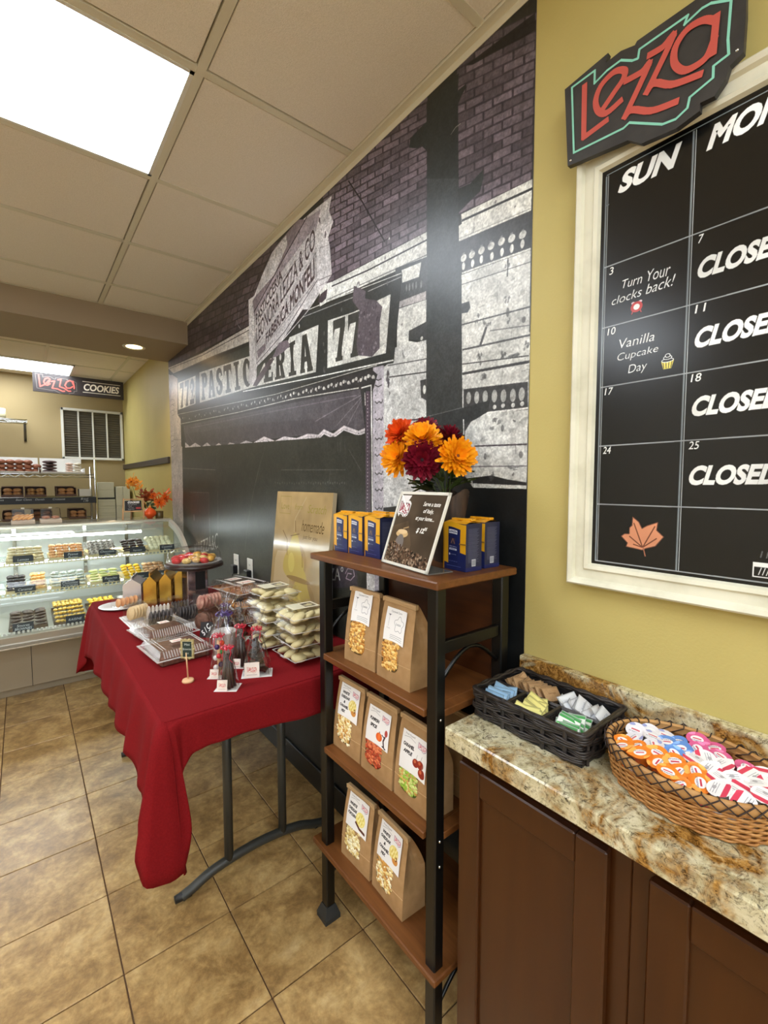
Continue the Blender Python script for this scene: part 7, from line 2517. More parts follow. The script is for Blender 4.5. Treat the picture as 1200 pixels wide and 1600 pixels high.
# black tag
bt = empty('price_tag', 'black chalk price tag leaning by a dark pouch on the cloth', 'sign', (-0.425, 1.865, TZ), math.radians(-40))
cvt = Canvas(0.05, 0.06, 2000, (30, 24, 26)); cvt.text('5 / C', 0.025, 0.032, 0.022, (232, 232, 228), 0.03, 0.2, rot=0.9, maxw=0.045)
obj('tag_face', MB().quad((-0.024, -0.012, 0.0), (0.024, -0.012, 0.0), (0.024, 0.004, 0.062), (-0.024, 0.004, 0.062)), imat('chalk tag', cvt.image('chalk_tag'), 0.5), bt)
obj('pouch', MB().sphere((0, 0.018, 0.030), 0.027, 14, 8, (1.0, 0.7, 1.1)), mat('dark red pouch', (52, 12, 20), 0.35), bt)

# white platter with packs, round plate, domed packs
single('serving_tray', MB().rbox(-0.125, -0.185, 0.004, 0.125, 0.185, 0.009, 0.003).rbox(-0.135, -0.195, 0.0, 0.135, 0.195, 0.005, 0.003), mat('white china', (228, 224, 220), 0.25), 'white rectangular serving tray with wrapped cookie packs on the red cloth', 'tray', (-0.515, 2.20, TZ), (0, 0, 0.06))
single('plate', MB().lathe([(0.0, 0.003), (0.055, 0.003), (0.088, 0.012), (0.095, 0.013), (0.088, 0.009), (0.055, 0.0), (0.0, 0.0)], 40), mat('white china', (228, 224, 220), 0.25), 'round white plate at the far left corner of the table', 'plate', (-0.625, 2.59, TZ))
m_dcook = mat('black and white cookie', (54, 48, 48), 0.5, col2=(84, 76, 74), scale=18)
m_wcook = mat('white icing', (220, 212, 204), 0.4)
m_ocook = mat('orange biscuit', (222, 150, 90), 0.6, col2=(240, 196, 150), scale=30)
dm = MB().sphere((0, 0, 0), 1.0, 14, 6, (1, 1, 0.34)).mesh('cookie', m_dcook)
rg = random.Random(4)


def pack(loc, ang, w, d, h, mm, lab, sticker=False, n=6):
    t = empty('cookie_pack', lab, 'food pack', loc, ang, 'wrapped cookie packs')
    b = MB(); tapered(b, w, d, w * 0.92, d * 0.9, 0.001, h, 'both'); obj('film', b, m_clam, t)
    cm = MB()
    for i in range(n):
        x = -w * 0.36 + w * 0.72 * i / max(1, n - 1)
        cm.sphere((x, 0, h * 0.47), min(h, d) * 0.44, 12, 7, (0.24, min(1.0, d / h * 0.9), 1), Matrix.Rotation(0.15, 3, 'Y'))
    obj('cookies', cm, mm, t)
    if sticker:
        obj('sticker', MB().quad((w * 0.5 + 0.001, -0.014, h * 0.3), (w * 0.5 + 0.001, 0.014, h * 0.3), (w * 0.47 + 0.001, 0.014, h * 0.85), (w * 0.47 + 0.001, -0.014, h * 0.85)), m_slab, t)
    return t


pz = TZ + 0.009
pack((-0.545, 2.10, pz), 0.0, 0.11, 0.075, 0.085, m_dcook, 'clear pack of black and white cookies at the front of the white tray')
pack((-0.435, 2.115, pz), 0.1, 0.09, 0.075, 0.080, m_dcook, 'clear pack of dark cookies at the right front of the white tray', True)
pack((-0.535, 2.19, pz), 0.05, 0.11, 0.07, 0.095, m_wcook, 'clear pack of white iced cookies in the middle of the white tray')
pack((-0.44, 2.21, pz), 0.0, 0.09, 0.07, 0.095, m_dcook, 'clear pack of black and white cookies at the right rear of the tray')
pack((-0.60, 2.28, pz), 0.5, 0.10, 0.07, 0.075, mat('almond cookie', (214, 182, 132), 0.6, col2=(232, 206, 160), scale=30), 'clear pack of tan almond cookies at the left rear of the tray')
pack((-0.60, 2.56, TZ + 0.012), 0.4, 0.12, 0.08, 0.05, m_ocook, 'clear pack of orange biscuits resting on the round plate', True, 5)
for k, (x, y, c_) in enumerate(((-0.355, 2.20, m_ocook), (-0.30, 2.08, m_brownie))):
    t = empty('domed_pack', ('domed clear pack of orange slices under the cake stand', 'domed clear pack of chocolate pieces beside the pastry boxes')[k], 'food pack', (x, y, TZ))
    obj('base_tray', MB().lathe([(0, 0.001), (0.055, 0.001), (0.062, 0.012), (0.066, 0.013)], 24), m_clamr, t)
    obj('dome', MB().lathe([(0.066, 0.014), (0.058, 0.05), (0.040, 0.072), (0.012, 0.080), (0, 0.080)], 24), m_clam, t)
    cm = MB()
    for i in range(10):
        a = i * 2.4; r = 0.036 * math.sqrt(i / 10)
        cm.sphere((r * math.cos(a), r * math.sin(a), 0.022 + 0.02 * (i % 3)), 0.017, 8, 5, (1, 1, 0.7))
    obj('pastries', cm, c_, t, kind='stuff')
pack((-0.378, 1.985, TZ), 0.6, 0.12, 0.095, 0.085, m_brownie, 'clear pack of brownie bites left of the ribbed pastry boxes', True)
pack((-0.374, 1.985, TZ + 0.086), 0.2, 0.11, 0.09, 0.07, mat('pink scone', (206, 160, 140), 0.6, col2=(160, 96, 84), scale=50), 'clear pack of pinkish scones on top of the brownie bites', True)

# gold and silver gift boxes with peaked tops
def gift_box(loc, ang, w, d, h, m_, m_side, lab):
    t = empty('gift_box', lab, 'gift box', loc, ang, 'metallic gift boxes at the far end of the table')
    b = MB()
    hw, hd, z1, z2 = w / 2, d / 2, h * 0.78, h
    b.add([(-hw, -hd, 0), (hw, -hd, 0), (hw, hd, 0), (-hw, hd, 0), (-hw, -hd, z1), (hw, -hd, z1), (hw, hd, z1), (-hw, hd, z1), (-hw, 0, z2), (hw, 0, z2)],
          [(3, 2, 1, 0), (0, 1, 5, 4), (2, 3, 7, 6), (4, 5, 9, 8), (6, 7, 8, 9), (1, 2, 6, 9, 5), (3, 0, 4, 8, 7)])
    obj('box_body', b, m_, t)
    obj('window_panel', MB().rbox(-hw * 0.7, -hd - 0.0012, h * 0.10, hw * 0.7, -hd + 0.001, h * 0.68, 0.0005), m_side, t)
    obj('top_seam', MB().rbox(-hw, -0.003, z2 - 0.002, hw, 0.003, z2 + 0.012, 0.001), m_, t)
    return t


m_gold = mat('gold foil card', (216, 176, 84), 0.22, metal=1.0)
m_silv = mat('pearl card', (214, 206, 204), 0.25, metal=0.6)
m_amb = mat('amber window', (120, 56, 24), 0.15, col2=(200, 150, 70), scale=30)
gift_box((-0.545, 2.665, TZ), 1.2, 0.13, 0.085, 0.135, m_silv, mat('red window', (150, 60, 50), 0.2, col2=(200, 150, 130), scale=20), 'silver gift box with reddish window at the far left of the table')
gift_box((-0.475, 2.555, TZ), 1.15, 0.17, 0.06, 0.165, m_gold, m_amb, 'gold gift box nearest the silver box')
gift_box((-0.405, 2.55, TZ), 1.15, 0.17, 0.055, 0.170, m_gold, m_amb, 'gold gift box in the middle of the three gold ones')
gift_box((-0.325, 2.565, TZ), 1.15, 0.18, 0.06, 0.185, m_gold, m_amb, 'tall gold gift box beside the cake stand')

# cake stand with a domed fruit tart platter
st_ = empty('cake_stand', 'tall cake stand with dark round top behind the gift boxes', 'cake stand', (-0.325, 2.36, TZ))
m_dw = mat('dark walnut', (44, 30, 26), 0.3)
obj('pedestal', MB().rbox(-0.05, -0.05, 0.0, 0.05, 0.05, 0.205, 0.004), mat('mirror pedestal', (170, 160, 172), 0.12, metal=0.9), st_)
obj('pedestal_plaque', MB().rbox(-0.012, -0.053, 0.10, 0.035, -0.0505, 0.19, 0.0008), m_dark, st_)
obj('round_top', MB().lathe([(0.0, 0.206), (0.120, 0.206), (0.137, 0.212), (0.138, 0.224), (0.132, 0.228), (0.0, 0.228)], 48), m_dw, st_)
pl = empty('tart_platter', 'clear domed platter of fruit tarts on the cake stand', 'platter', (-0.325, 2.36, TZ + 0.2285))
obj('platter_base', MB().lathe([(0.0, 0.0), (0.115, 0.0), (0.128, 0.010), (0.131, 0.012), (0.128, 0.013), (0.113, 0.003), (0.0, 0.003)], 40), m_clamr, pl)
obj('dome', MB().lathe([(0.128, 0.013), (0.124, 0.048), (0.114, 0.066), (0.085, 0.076), (0.0, 0.078)], 40), m_clam, pl)
rg = random.Random(9)
tcol = [(206, 40, 44), (226, 168, 70), (214, 150, 60), (232, 198, 120), (196, 50, 50), (222, 176, 96)]
tm = [MB().sphere((0, 0, 0), 0.023, 10, 6, (1, 1, 0.66)).mesh('fruit_tart', mat('tart %d' % i, c_, 0.35, col2=tuple(int(q * 0.8) for q in c_), scale=60)) for i, c_ in enumerate(tcol)]
for i in range(26):
    a = i * 2.39996; r = 0.098 * math.sqrt((i + 0.5) / 26)
    k = 0 if (-0.78 * math.cos(a) + 0.62 * math.sin(a) > 0.25 and i % 3 < 2) else (1, 2, 3, 5, 3, 4)[i % 6]
    o = obj('fruit_tart', tm[k], None, None, (pl.location.x + r * math.cos(a), pl.location.y + r * math.sin(a), pl.location.z + 0.019 + 0.024 * (1 - r / 0.1)), (rg.uniform(-.3, .3), rg.uniform(-.3, .3), 0))
    tag(o, ('red berry tart' if k in (0, 4) else 'golden fruit tart') + ' under the clear dome on the cake stand', 'tart', 'fruit tarts under the dome')

# pear print leaning on the wall
pr = empty('pear_picture', 'tall beige picture with pears and the word homemade, leaning on the mural', 'picture', (-0.05, 1.785, TZ))
PWID, PHT = 0.505, 0.592


def pear_print():
    cv = Canvas(PWID, PHT, 1500, (172, 146, 102))
    cv.noise(0.10, 0.12, 3); cv.noise(0.05, 0.03, 4)
    yc = (176, 160, 74)
    cv.rect(0.0, 0.0, 0.16, 0.30, (166, 140, 96), 0.6)
    cv.poly([(0.03, 0.0), (0.03, 0.27), (0.05, 0.31), (0.18, 0.32), (0.20, 0.10), (0.20, 0)], (200, 178, 140), 0.6)
    for cx, cy, s in ((0.215, 0.292, 1.0), (0.30, 0.125, 1.15)):
        cv.ell(cx + 0.03 * s, cy - 0.02 * s, 0.088 * s, 0.088 * s, (140, 112, 70), alpha=0.35)
        pts = cat([(cx, cy + 0.115 * s), (cx + 0.030 * s, cy + 0.095 * s), (cx + 0.055 * s, cy + 0.045 * s), (cx + 0.095 * s, cy - 0.015 * s), (cx + 0.085 * s, cy - 0.07 * s), (cx, cy - 0.10 * s), (cx - 0.085 * s, cy - 0.07 * s), (cx - 0.095 * s, cy - 0.015 * s), (cx - 0.055 * s, cy + 0.045 * s), (cx - 0.030 * s, cy + 0.095 * s)], 4, True)
        cv.poly(pts, (184, 162, 88)); cv.ell(cx - 0.02 * s, cy - 0.02 * s, 0.03 * s, 0.045 * s, (206, 188, 104), 0.2, 0.6); cv.line([(cx, cy + 0.12 * s), (cx - 0.01 * s, cy + 0.17 * s)], 0.004, (96, 70, 40))
    cv.ell(0.27, 0.205, 0.11, 0.012, (130, 100, 64), 0.0, 0.7)
    cv.line([(0.09, 0.41), (0.14, 0.37), (0.15, 0.30)], 0.004, (110, 88, 56)); cv.line([(0.17, 0.39), (0.25, 0.405)], 0.004, (120, 98, 64)); cv.line([(0.20, 0.41), (0.20, 0.47), (0.29, 0.57)], 0.008, (196, 176, 140), 0.4)
    gr = (150, 136, 70)
    cv.line([(0.04, 0.49), (0.04, 0.57), (0.15, 0.57), (0.15, 0.49), (0.04, 0.49)], 0.002, gr)
    cv.text('Love', 0.095, 0.525, 0.030, gr); cv.text('from', 0.225, 0.525, 0.026, gr, 0.0, 0.3); cv.text('Scratch', 0.385, 0.52, 0.036, gr, 0.0, 0.3)
    cv.text('homemade', 0.36, 0.445, 0.050, (86, 66, 36), -0.005, 0.35, maxw=0.19); cv.text('just for you', 0.345, 0.395, 0.024, (96, 76, 46), 0.0, 0.2, maxw=0.13)
    return cv


m_prt = imat('pear print', pear_print().image('pear_print'), 0.12, 0.5, coat=0.2)
ln_ = math.atan2(0.055, PHT)
fq = MB()
bx_, tx_ = -0.030, 0.030
fq.quad((bx_, PWID / 2, 0.0), (bx_, -PWID / 2, 0.0), (tx_, -PWID / 2, PHT - 0.003), (tx_, PWID / 2, PHT - 0.003))
obj('print_face', fq, m_prt, pr)
e_ = MB()
A_ = [(bx_, PWID / 2, 0.0), (bx_, -PWID / 2, 0.0), (tx_, -PWID / 2, PHT - 0.003), (tx_, PWID / 2, PHT - 0.003)]
B__ = [(p[0] + 0.018, p[1], p[2] - 0.002 if p[2] > 0.1 else p[2]) for p in A_]
e_.add(A_ + B__, [(4, 5, 1, 0), (5, 6, 2, 1), (6, 7, 3, 2), (7, 4, 0, 3), (7, 6, 5, 4)])
obj('print_edge', e_, mat('canvas edge', (206, 190, 156), 0.5), pr)

# outlets with plugs
for k, y in enumerate((2.645, 2.437)):
    t = empty('wall_outlet', ('white wall outlet with black plugs, left one low on the mural', 'white wall outlet with black plug, right one low on the mural')[k], 'outlet', (-0.002, y, 0.892))
    obj('cover_plate', MB().rbox(-0.006, -0.036, -0.058, 0, 0.036, 0.058, 0.002), m_white, t)
    b = MB()
    for z in (-0.022, 0.022):
        for yy in (-0.006, 0.006): b.box(-0.0065, yy - 0.001, z - 0.005, -0.0055, yy + 0.001, z + 0.005)
    obj('slots', b, m_dark, t)
    obj('plug', MB().rbox(-0.034, -0.030, -0.056, -0.006, 0.020, -0.004, 0.004), m_dark, t)
    obj('cord', MB().tube(cat([(-0.024, -0.008, -0.04), (-0.034, -0.01, -0.085), (-0.03, -0.02, -0.13), (-0.03, -0.03, -0.158)], 5), 0.003, 6), m_dark, t)
# ------------------------------------------------------------------ refrigerated display case
CX0, CX1 = -2.35, -0.045
dc = empty('display_case', 'curved glass bakery display case with steel base and lit shelves', 'display case', (-1.2, 3.9, 0))
Lc = (1.2, -3.9, 0)
m_case = mat('case steel', (196, 192, 180), 0.36, metal=0.55)
m_case_d = mat('case base steel', (176, 164, 142), 0.45, metal=0.35)
m_white_in = mat('case interior', (214, 216, 208), 0.4)
GP = [(3.385, 0.475), (3.375, 0.56), (3.385, 0.66), (3.425, 0.77), (3.50, 0.875), (3.62, 0.965), (3.78, 1.035), (3.98, 1.078)]
GC = cat(GP, 4)
obj('base_panel', MB().rbox(CX0, 3.66, 0.06, CX1, 4.28, 0.37, 0.004).box(CX0, 3.72, 0.0, CX1, 4.2, 0.06), m_case_d, dc, Lc)
for k, x in enumerate((-0.985, -1.75)):
    obj('panel_joint', MB().box(x - 0.0015, 3.6575, 0.06, x + 0.0015, 3.66, 0.37), m_dark, dc, Lc)
# louvre at the right end of the base
lv = MB()
for i in range(6): lv.rbox(-0.70, 3.645, 0.075 + i * 0.016, -0.50, 3.662, 0.083 + i * 0.016, 0.001)
obj('louvre', lv, m_case, dc, Lc)
# sloped steel apron and ledge under the glass
ap = MB()
P4 = [(3.66, 0.37), (3.44, 0.385), (3.405, 0.40), (3.385, 0.47), (3.40, 0.478), (3.46, 0.478), (3.66, 0.478)]
vs_ = [(CX0, y, z) for y, z in P4] + [(CX1, y, z) for y, z in P4]
n7 = len(P4)
ap.add(vs_, [(i, i + 1, i + 1 + n7, i + n7) for i in range(n7 - 1)] + [(n7 - 1, 0, n7, 2 * n7 - 1), tuple(range(n7)), tuple(reversed(range(n7, 2 * n7)))])
ap._fix = True
obj('steel_apron', ap, m_case, dc, Lc)
obj('bright_trim', MB().rbox(CX0, 3.381, 0.402, CX1, 3.389, 0.412, 0.001), m_chrome, dc, Lc)
gl = MB()
gl.grid(lambda u, v: (CX0 + 0.02 + (CX1 - CX0 - 0.06) * u, GC[int(round(v * (len(GC) - 1)))][0], GC[int(round(v * (len(GC) - 1)))][1]), 4, len(GC) - 1)
obj('curved_glass', gl, m_glass, dc, Lc)
# end frame following the curve
ef = MB()
inn = []
for i, (y, z) in enumerate(GC):
    a = GC[max(0, i - 1)]; b = GC[min(len(GC) - 1, i + 1)]
    dy, dz = b[0] - a[0], b[1] - a[1]; q = math.hypot(dy, dz)
    inn.append((y + dz / q * 0.050, z - dy / q * 0.050))
m_ = len(GC)
for xa, xb in ((CX1 - 0.018, CX1 + 0.006),):
    vs_ = [(xa, y, z) for y, z in GC] + [(xa, y, z) for y, z in inn] + [(xb, y, z) for y, z in GC] + [(xb, y, z) for y, z in inn]
    fs_ = []
    for i in range(m_ - 1):
        fs_ += [(i, i + 1, m_ + i + 1, m_ + i), (2 * m_ + i, 3 * m_ + i, 3 * m_ + i + 1, 2 * m_ + i + 1), (i, 2 * m_ + i, 2 * m_ + i + 1, i + 1), (m_ + i, m_ + i + 1, 3 * m_ + i + 1, 3 * m_ + i)]
    ef.add(vs_, fs_)
obj('end_frame', ef, mat('polished frame', (224, 222, 214), 0.34, metal=0.5), dc, Lc)
eg = MB()
vs_ = [(CX1 - 0.008, y, z) for y, z in GC] + [(CX1 - 0.008, 4.26, 1.078), (CX1 - 0.008, 4.26, 0.48), (CX1 - 0.008, 3.40, 0.478)]
eg.add(vs_, [tuple(range(len(vs_)))])
obj('end_glass', eg, m_glass, dc, Lc)
obj('top_deck', MB().rbox(CX0, 3.975, 1.078, CX1, 4.30, 1.088, 0.002), mat('deck glass', (150, 146, 132), 0.1, spec=0.8), dc, Lc)
obj('top_rail', MB().rbox(CX0, 3.965, 1.062, CX1, 3.99, 1.080, 0.002), m_case, dc, Lc)
obj('back_wall', MB().box(CX0, 4.25, 0.478, CX1, 4.27, 1.078), m_white_in, dc, Lc)
bm = MB()
for x in (-0.33, -0.62, -1.05, -1.55): bm.box(x - 0.012, 4.238, 0.60, x + 0.012, 4.25, 1.06)
obj('back_slider_bars', bm, m_chrome, dc, Lc)
obj('deck_floor', MB().box(CX0, 3.40, 0.478, CX1, 4.25, 0.4795), m_case, dc, Lc)
SH = [(0.888, 3.56, 4.02), (0.712, 3.50, 4.06), (0.512, 3.44, 4.16)]      # z, front y, back y
m_gls = mat('shelf glass', (206, 222, 214), 0.08, alpha=0.45, spec=0.8)
m_rail = mat('tag rail', (226, 216, 170), 0.4)
for k, (z, ya, yb) in enumerate(SH[:2]):
    obj('glass_shelf', MB().box(CX0 + 0.02, ya, z - 0.022, CX1 - 0.045, yb, z - 0.014), m_gls, dc, Lc)
    b = MB()
    b.box(CX0 + 0.02, ya - 0.008, z - 0.024, CX1 - 0.045, ya - 0.004, z - 0.020).box(CX0 + 0.02, ya - 0.008, z - 0.004, CX1 - 0.045, ya - 0.004, z)
    x = CX0 + 0.03
    while x < CX1 - 0.05:
        b.box(x, ya - 0.0075, z - 0.020, x + 0.008, ya - 0.0045, z - 0.004); x += 0.024
    obj('tag_rail', b, m_rail, dc, Lc, kind='stuff')
b = MB(); x = CX0 + 0.03
while x < CX1 - 0.05:
    b.rbox(x, 3.415, 0.4795, x + 0.012, 3.43, 0.492, 0.001); x += 0.022
obj('air_grille', b, m_white, dc, Lc, kind='stuff')
m_tubel = mat('case tube light', (246, 252, 255), 0.4, emit=26.0)
for z, y in ((1.012, 3.80), (0.862, 3.70), (0.686, 3.66)):
    obj('tube_light', MB().tube([(CX0 + 0.2, y, z), (-0.30, y, z)], 0.010, 8), m_tubel, dc, Lc)
    obj('tube_holder', MB().rbox(CX0 + 0.1, y - 0.012, z + 0.010, -0.2, y + 0.02, z + 0.016, 0.001), m_white, dc, Lc)

m_card = {}


def card_mat(txt):
    if txt not in m_card:
        cv = Canvas(0.085, 0.042, 1800, (34, 40, 46))
        L_ = txt.split('|')
        for i, t in enumerate(L_):
            cv.text(t, 0.0425, 0.021 + (len(L_) - 1) * 0.008 - i * 0.016, 0.012, (220, 226, 226), 0.0, 0.25, maxw=0.07)
        m_card[txt] = imat('case card ' + txt.replace('|', ' '), cv.image('card_' + txt.replace('|', '_').replace(' ', '_')), 0.5)
    return m_card[txt]


def px2x(px, y):
    """column of the case seen at reference positions along its shelf fronts"""
    return -1.09 + (px - 7) * 0.00367


rg = random.Random(31)
def cmesh(kind, colr, col2, sc, r=0.02):
    return MB().sphere((0, 0, 0), r, 8, 5, sc).mesh(kind, mat(kind + ' %d %d %d' % colr, colr, 0.55, col2=col2, scale=60))


TR = [  # shelf, px0, px1, card text, card px, name, category, label adjective, mesh
    (0, 8, 60, 'Lemon', 31, 'lemon_bar', 'pastry', 'pale lemon bar', ((222, 206, 160), (236, 224, 190), (1.3, 1, .5))),
    (0, 66, 120, 'Peanut|Butter', 101, 'orange_cookie', 'cookie', 'orange cookie', ((232, 160, 96), (246, 206, 150), (1, 1, .6))),
    (0, 124, 172, 'Chocolate|Chip', 154, 'speckled_cookie', 'cookie', 'white and dark speckled cookie', ((222, 216, 204), (70, 52, 44), (1, 1, .8))),
    (0, 180, 222, 'Espresso', 204, 'chocolate_cookie', 'cookie', 'dark chocolate cookie', ((56, 42, 40), (80, 62, 56), (1.2, 1, .6))),
    (0, 224, 272, 'Coconut|Snow', 257, 'coconut_cookie', 'cookie', 'round pale coconut cookie', ((226, 222, 180), (240, 238, 210), (1, 1, .9))),
    (1, 6, 34, 'Caramel', 32, 'dark_biscuit', 'cookie', 'dark chocolate biscuit', ((56, 48, 48), (74, 64, 62), (1, 1, .6))),
    (1, 38, 62, None, 0, 'shell_cookie', 'cookie', 'golden shell cookie', ((224, 168, 96), (244, 206, 140), (1, 1.2, .6))),
    (1, 67, 120, 'Chocolate|COOKIES', 94, 'sandwich_cookie', 'cookie', 'white iced sandwich cookie', ((214, 220, 216), (160, 166, 160), (1.2, 1.2, .35))),
    (1, 124, 172, 'Pistachio|Bars', 156, 'pistachio_bar', 'pastry', 'pale green pistachio slice', ((204, 212, 128), (226, 228, 160), (1.4, .7, .4))),
    (1, 177, 212, 'Daisy', 206, 'daisy_cookie', 'cookie', 'bright yellow flower cookie', ((236, 212, 40), (240, 170, 40), (1, 1, .6))),
    (1, 214, 256, 'Almond', 249, 'almond_cookie', 'cookie', 'tan almond cookie', ((206, 158, 112), (226, 190, 150), (1.1, 1, .6))),
    (2, 8, 60, 'Smores|BROWNIES', 27, 'brownie', 'pastry', 'dark brownie bar', ((72, 56, 46), (96, 78, 66), (1.5, .8, .5))),
    (2, 68, 116, 'RAISINE', 98, 'lemon_slice', 'pastry', 'golden pastry slice', ((228, 186, 84), (240, 212, 130), (.7, 1.4, .5))),
    (2, 122, 166, 'Mango', 144, 'mango_slice', 'pastry', 'yellow pastry slice', ((236, 190, 50), (244, 214, 100), (.8, 1.2, .5))),
    (2, 170, 214, None, 0, 'sugar_cookie', 'cookie', 'sugar dusted white cookie', ((226, 222, 220), (200, 194, 190), (1, 1, .5))),
]
m_trayc = mat('tray clear gold', (214, 196, 150), 0.3)
m_traym = mat('metal tray', (120, 104, 86), 0.35, metal=0.6)
for s_, p0, p1, txt, cpx, nm, catg, adj, (c1_, c2_, scl) in TR:
    z, ya, yb = SH[s_]
    x0, x1 = px2x(p0, ya), px2x(p1, ya)
    zt = z - 0.014 if s_ < 2 else 0.4800
    d = 0.30 if s_ < 2 else 0.42
    tr = empty('pastry_tray', 'shallow tray of %ss in the display case' % adj, 'tray', ((x0 + x1) / 2, ya + 0.03 + d / 2, zt), 0, 'trays in the display case')
    w = x1 - x0; hh = 0.020
    b = MB(); b.box(-w / 2, -d / 2, 0.0005, w / 2, d / 2, 0.003)
    for a in ((-w / 2, -d / 2, w / 2, -d / 2 + 0.003), (-w / 2, d / 2 - 0.003, w / 2, d / 2), (-w / 2, -d / 2, -w / 2 + 0.003, d / 2), (w / 2 - 0.003, -d / 2, w / 2, d / 2)):
        b.box(a[0], a[1], 0.003, a[2], a[3], hh)
    obj('tray_body', b, m_trayc if s_ < 2 else m_traym, tr)
    me = cmesh(nm, c1_, c2_, scl)
    rx, ry = 0.02 * scl[0], 0.02 * scl[1]
    nx = max(3, int((w - 0.01) / (rx * 1.6))); ny = 6 if s_ < 2 else 7
    tilt = -0.35
    for j in range(ny):
        for i in range(nx):
            lift = 0.0135 * min(j, 4)
            o = obj(nm, me, None, None, (x0 + rx + 0.004 + (w - 2 * rx - 0.008) * (i + 0.0) / (nx - 1) + rg.uniform(-.003, .003), ya + 0.045 + j * ry * (1.7 if s_ < 2 else 1.9) + rg.uniform(-.003, .003), zt + 0.004 + 0.02 * scl[2] + lift + rg.uniform(0, .003) + 0.004), (tilt + rg.uniform(-.1, .1), rg.uniform(-.15, .15), rg.uniform(-.2, .2)))
            tag(o, '%s, %s from left in the %s row of its case tray' % (adj, ORD[i], ORD[j]), catg, '%ss in the display case' % adj)
    if txt:
        cx = px2x(cpx, ya)
        c_ = empty('name_card', 'small black name card for the %ss in the display case' % adj, 'sign', (cx, ya + 0.012, zt + 0.001 if s_ == 2 else z - 0.0135))
        obj('card_face', MB().quad((-0.050, -0.002, 0.0), (0.050, -0.002, 0.0), (0.050, 0.010, 0.050), (-0.050, 0.010, 0.050)), card_mat(txt), c_)
        obj('card_stand', MB().box(-0.048, 0.011, 0.0, 0.048, 0.013, 0.036), m_dark, c_)

# on top of the case
for k, (xa, xb, cc, c2_, what) in enumerate(((-1.055, -0.93, (224, 150, 60), (240, 180, 100), 'orange cookies'), (-0.895, -0.775, (170, 104, 74), (206, 150, 120), 'brown buns'))):
    t = empty('acrylic_box', 'clear acrylic box of %s on top of the display case' % what, 'food box', ((xa + xb) / 2, 4.10, 1.0882))
    w = xb - xa
    obj('box_base', MB().rbox(-w / 2 - 0.004, -0.075, 0, w / 2 + 0.004, 0.075, 0.026, 0.002), mat('pink tray paper', (214, 196, 176), 0.5), t)
    b = MB(); tapered(b, w, 0.14, w * 0.93, 0.13, 0.026, 0.105, 't'); obj('clear_cover', b, m_clear, t)
    obj('knob', MB().rbox(-0.010, -0.006, 0.105, 0.010, 0.006, 0.113, 0.002), m_white, t)
    mm = cmesh('bun', cc, c2_, (1.3, 1, .5))
    for i in range(8 if k == 0 else 5):
        o = obj('bun' if k else 'orange_cookie', mm, None, None, (t.location.x + (i % 4 - 1.5) * 0.026 if k == 0 else t.location.x + (i % 2 - 0.5) * 0.055, 4.06 + 0.03 * (i // 4 if k == 0 else i // 2), 1.0882 + 0.040 + 0.012 * (i // 4 if k == 0 else 0)), (0, -0.5 if k == 0 else 0, 0.2))
        tag(o, '%s, %s one inside the clear box on top of the display case' % (('orange cookie' if k == 0 else 'brown bun'), ORD[i]), 'cookie' if k == 0 else 'bun', what + ' in the clear box on the case')

ez = empty('easel_sign', 'small wooden easel chalkboard reading cookies on the display case', 'sign', (-0.30, 4.07, 1.0882), 0.05)
ez.scale = (1.15, 1.15, 1.15)
m_oak = mat('light oak', (190, 146, 100), 0.5)
cve = Canvas(0.105, 0.068, 2200, (36, 32, 34))
cve.text('COOKIES', 0.056, 0.056, 0.014, (240, 240, 240), 0.05, 0.25)
for i_, (t_, w_) in enumerate((('Small Gift Boxes', .07), ('1/2 LB', .04), ('Party Trays', .055), ('Made Fresh', .055))): cve.text(t_, 0.012 + w_ / 2, 0.041 - i_ * 0.0105, 0.006, (210, 210, 210), 0.0, 0.2, maxw=w_)
cve.rect(0.07, 0.010, 0.10, 0.022, (170, 60, 60))
bo_ = MB()
lean = lambda x, z: (x, 0.26 * z - 0.02, z)
obj('chalkboard', MB().quad(lean(-0.054, 0.060), lean(0.050, 0.060), lean(0.054, 0.128), lean(-0.050, 0.128)), imat('easel print', cve.image('easel_print'), 0.5), ez)
for a, b2 in (((-0.072, 0.0), (-0.056, 0.145)), ((0.058, 0.0), (0.066, 0.145))):
    obj('leg', MB().tube([lean(*a), lean(*b2)], 0.006, 4), m_oak, ez)
for za, zb in ((0.058, 0.050), (0.132, 0.142)):
    obj('rail', MB().tube([lean(-0.060, (za + zb) / 2), lean(0.062, (za + zb) / 2)], 0.005, 4), m_oak, ez)
obj('rear_leg', MB().tube([(0.0, 0.018, 0.14), (0.0, 0.085, 0.0)], 0.005, 4), m_oak, ez)

vz = empty('pumpkin_pot', 'small orange pumpkin pot on the display case', 'vase', (-0.178, 4.09, 1.0882))
vz.scale = (1.2, 1.2, 1.2)
pk = MB()
pk.grid(lambda u, v: ((0.038 * math.sin(PI * (0.12 + 0.80 * v)) * (1 + 0.10 * abs(math.cos(5 * 2 * PI * u / 1.0 / 1.0)))) * math.cos(2 * PI * u), (0.038 * math.sin(PI * (0.12 + 0.80 * v)) * (1 + 0.10 * abs(math.cos(5 * 2 * PI * u)))) * math.sin(2 * PI * u), 0.072 * v), 30, 8)
pk.add([(0.013 * math.cos(a * PI / 5), 0.013 * math.sin(a * PI / 5), 0) for a in range(10)], [tuple(reversed(range(10)))])
obj('pumpkin_shell', pk, mat('pumpkin orange', (226, 84, 24), 0.35), vz)
obj('pumpkin_stem', MB().tube([(0, 0, 0.068), (0.004, 0, 0.085)], 0.007, 6), mat('pumpkin stem', (236, 150, 60), 0.5), vz)
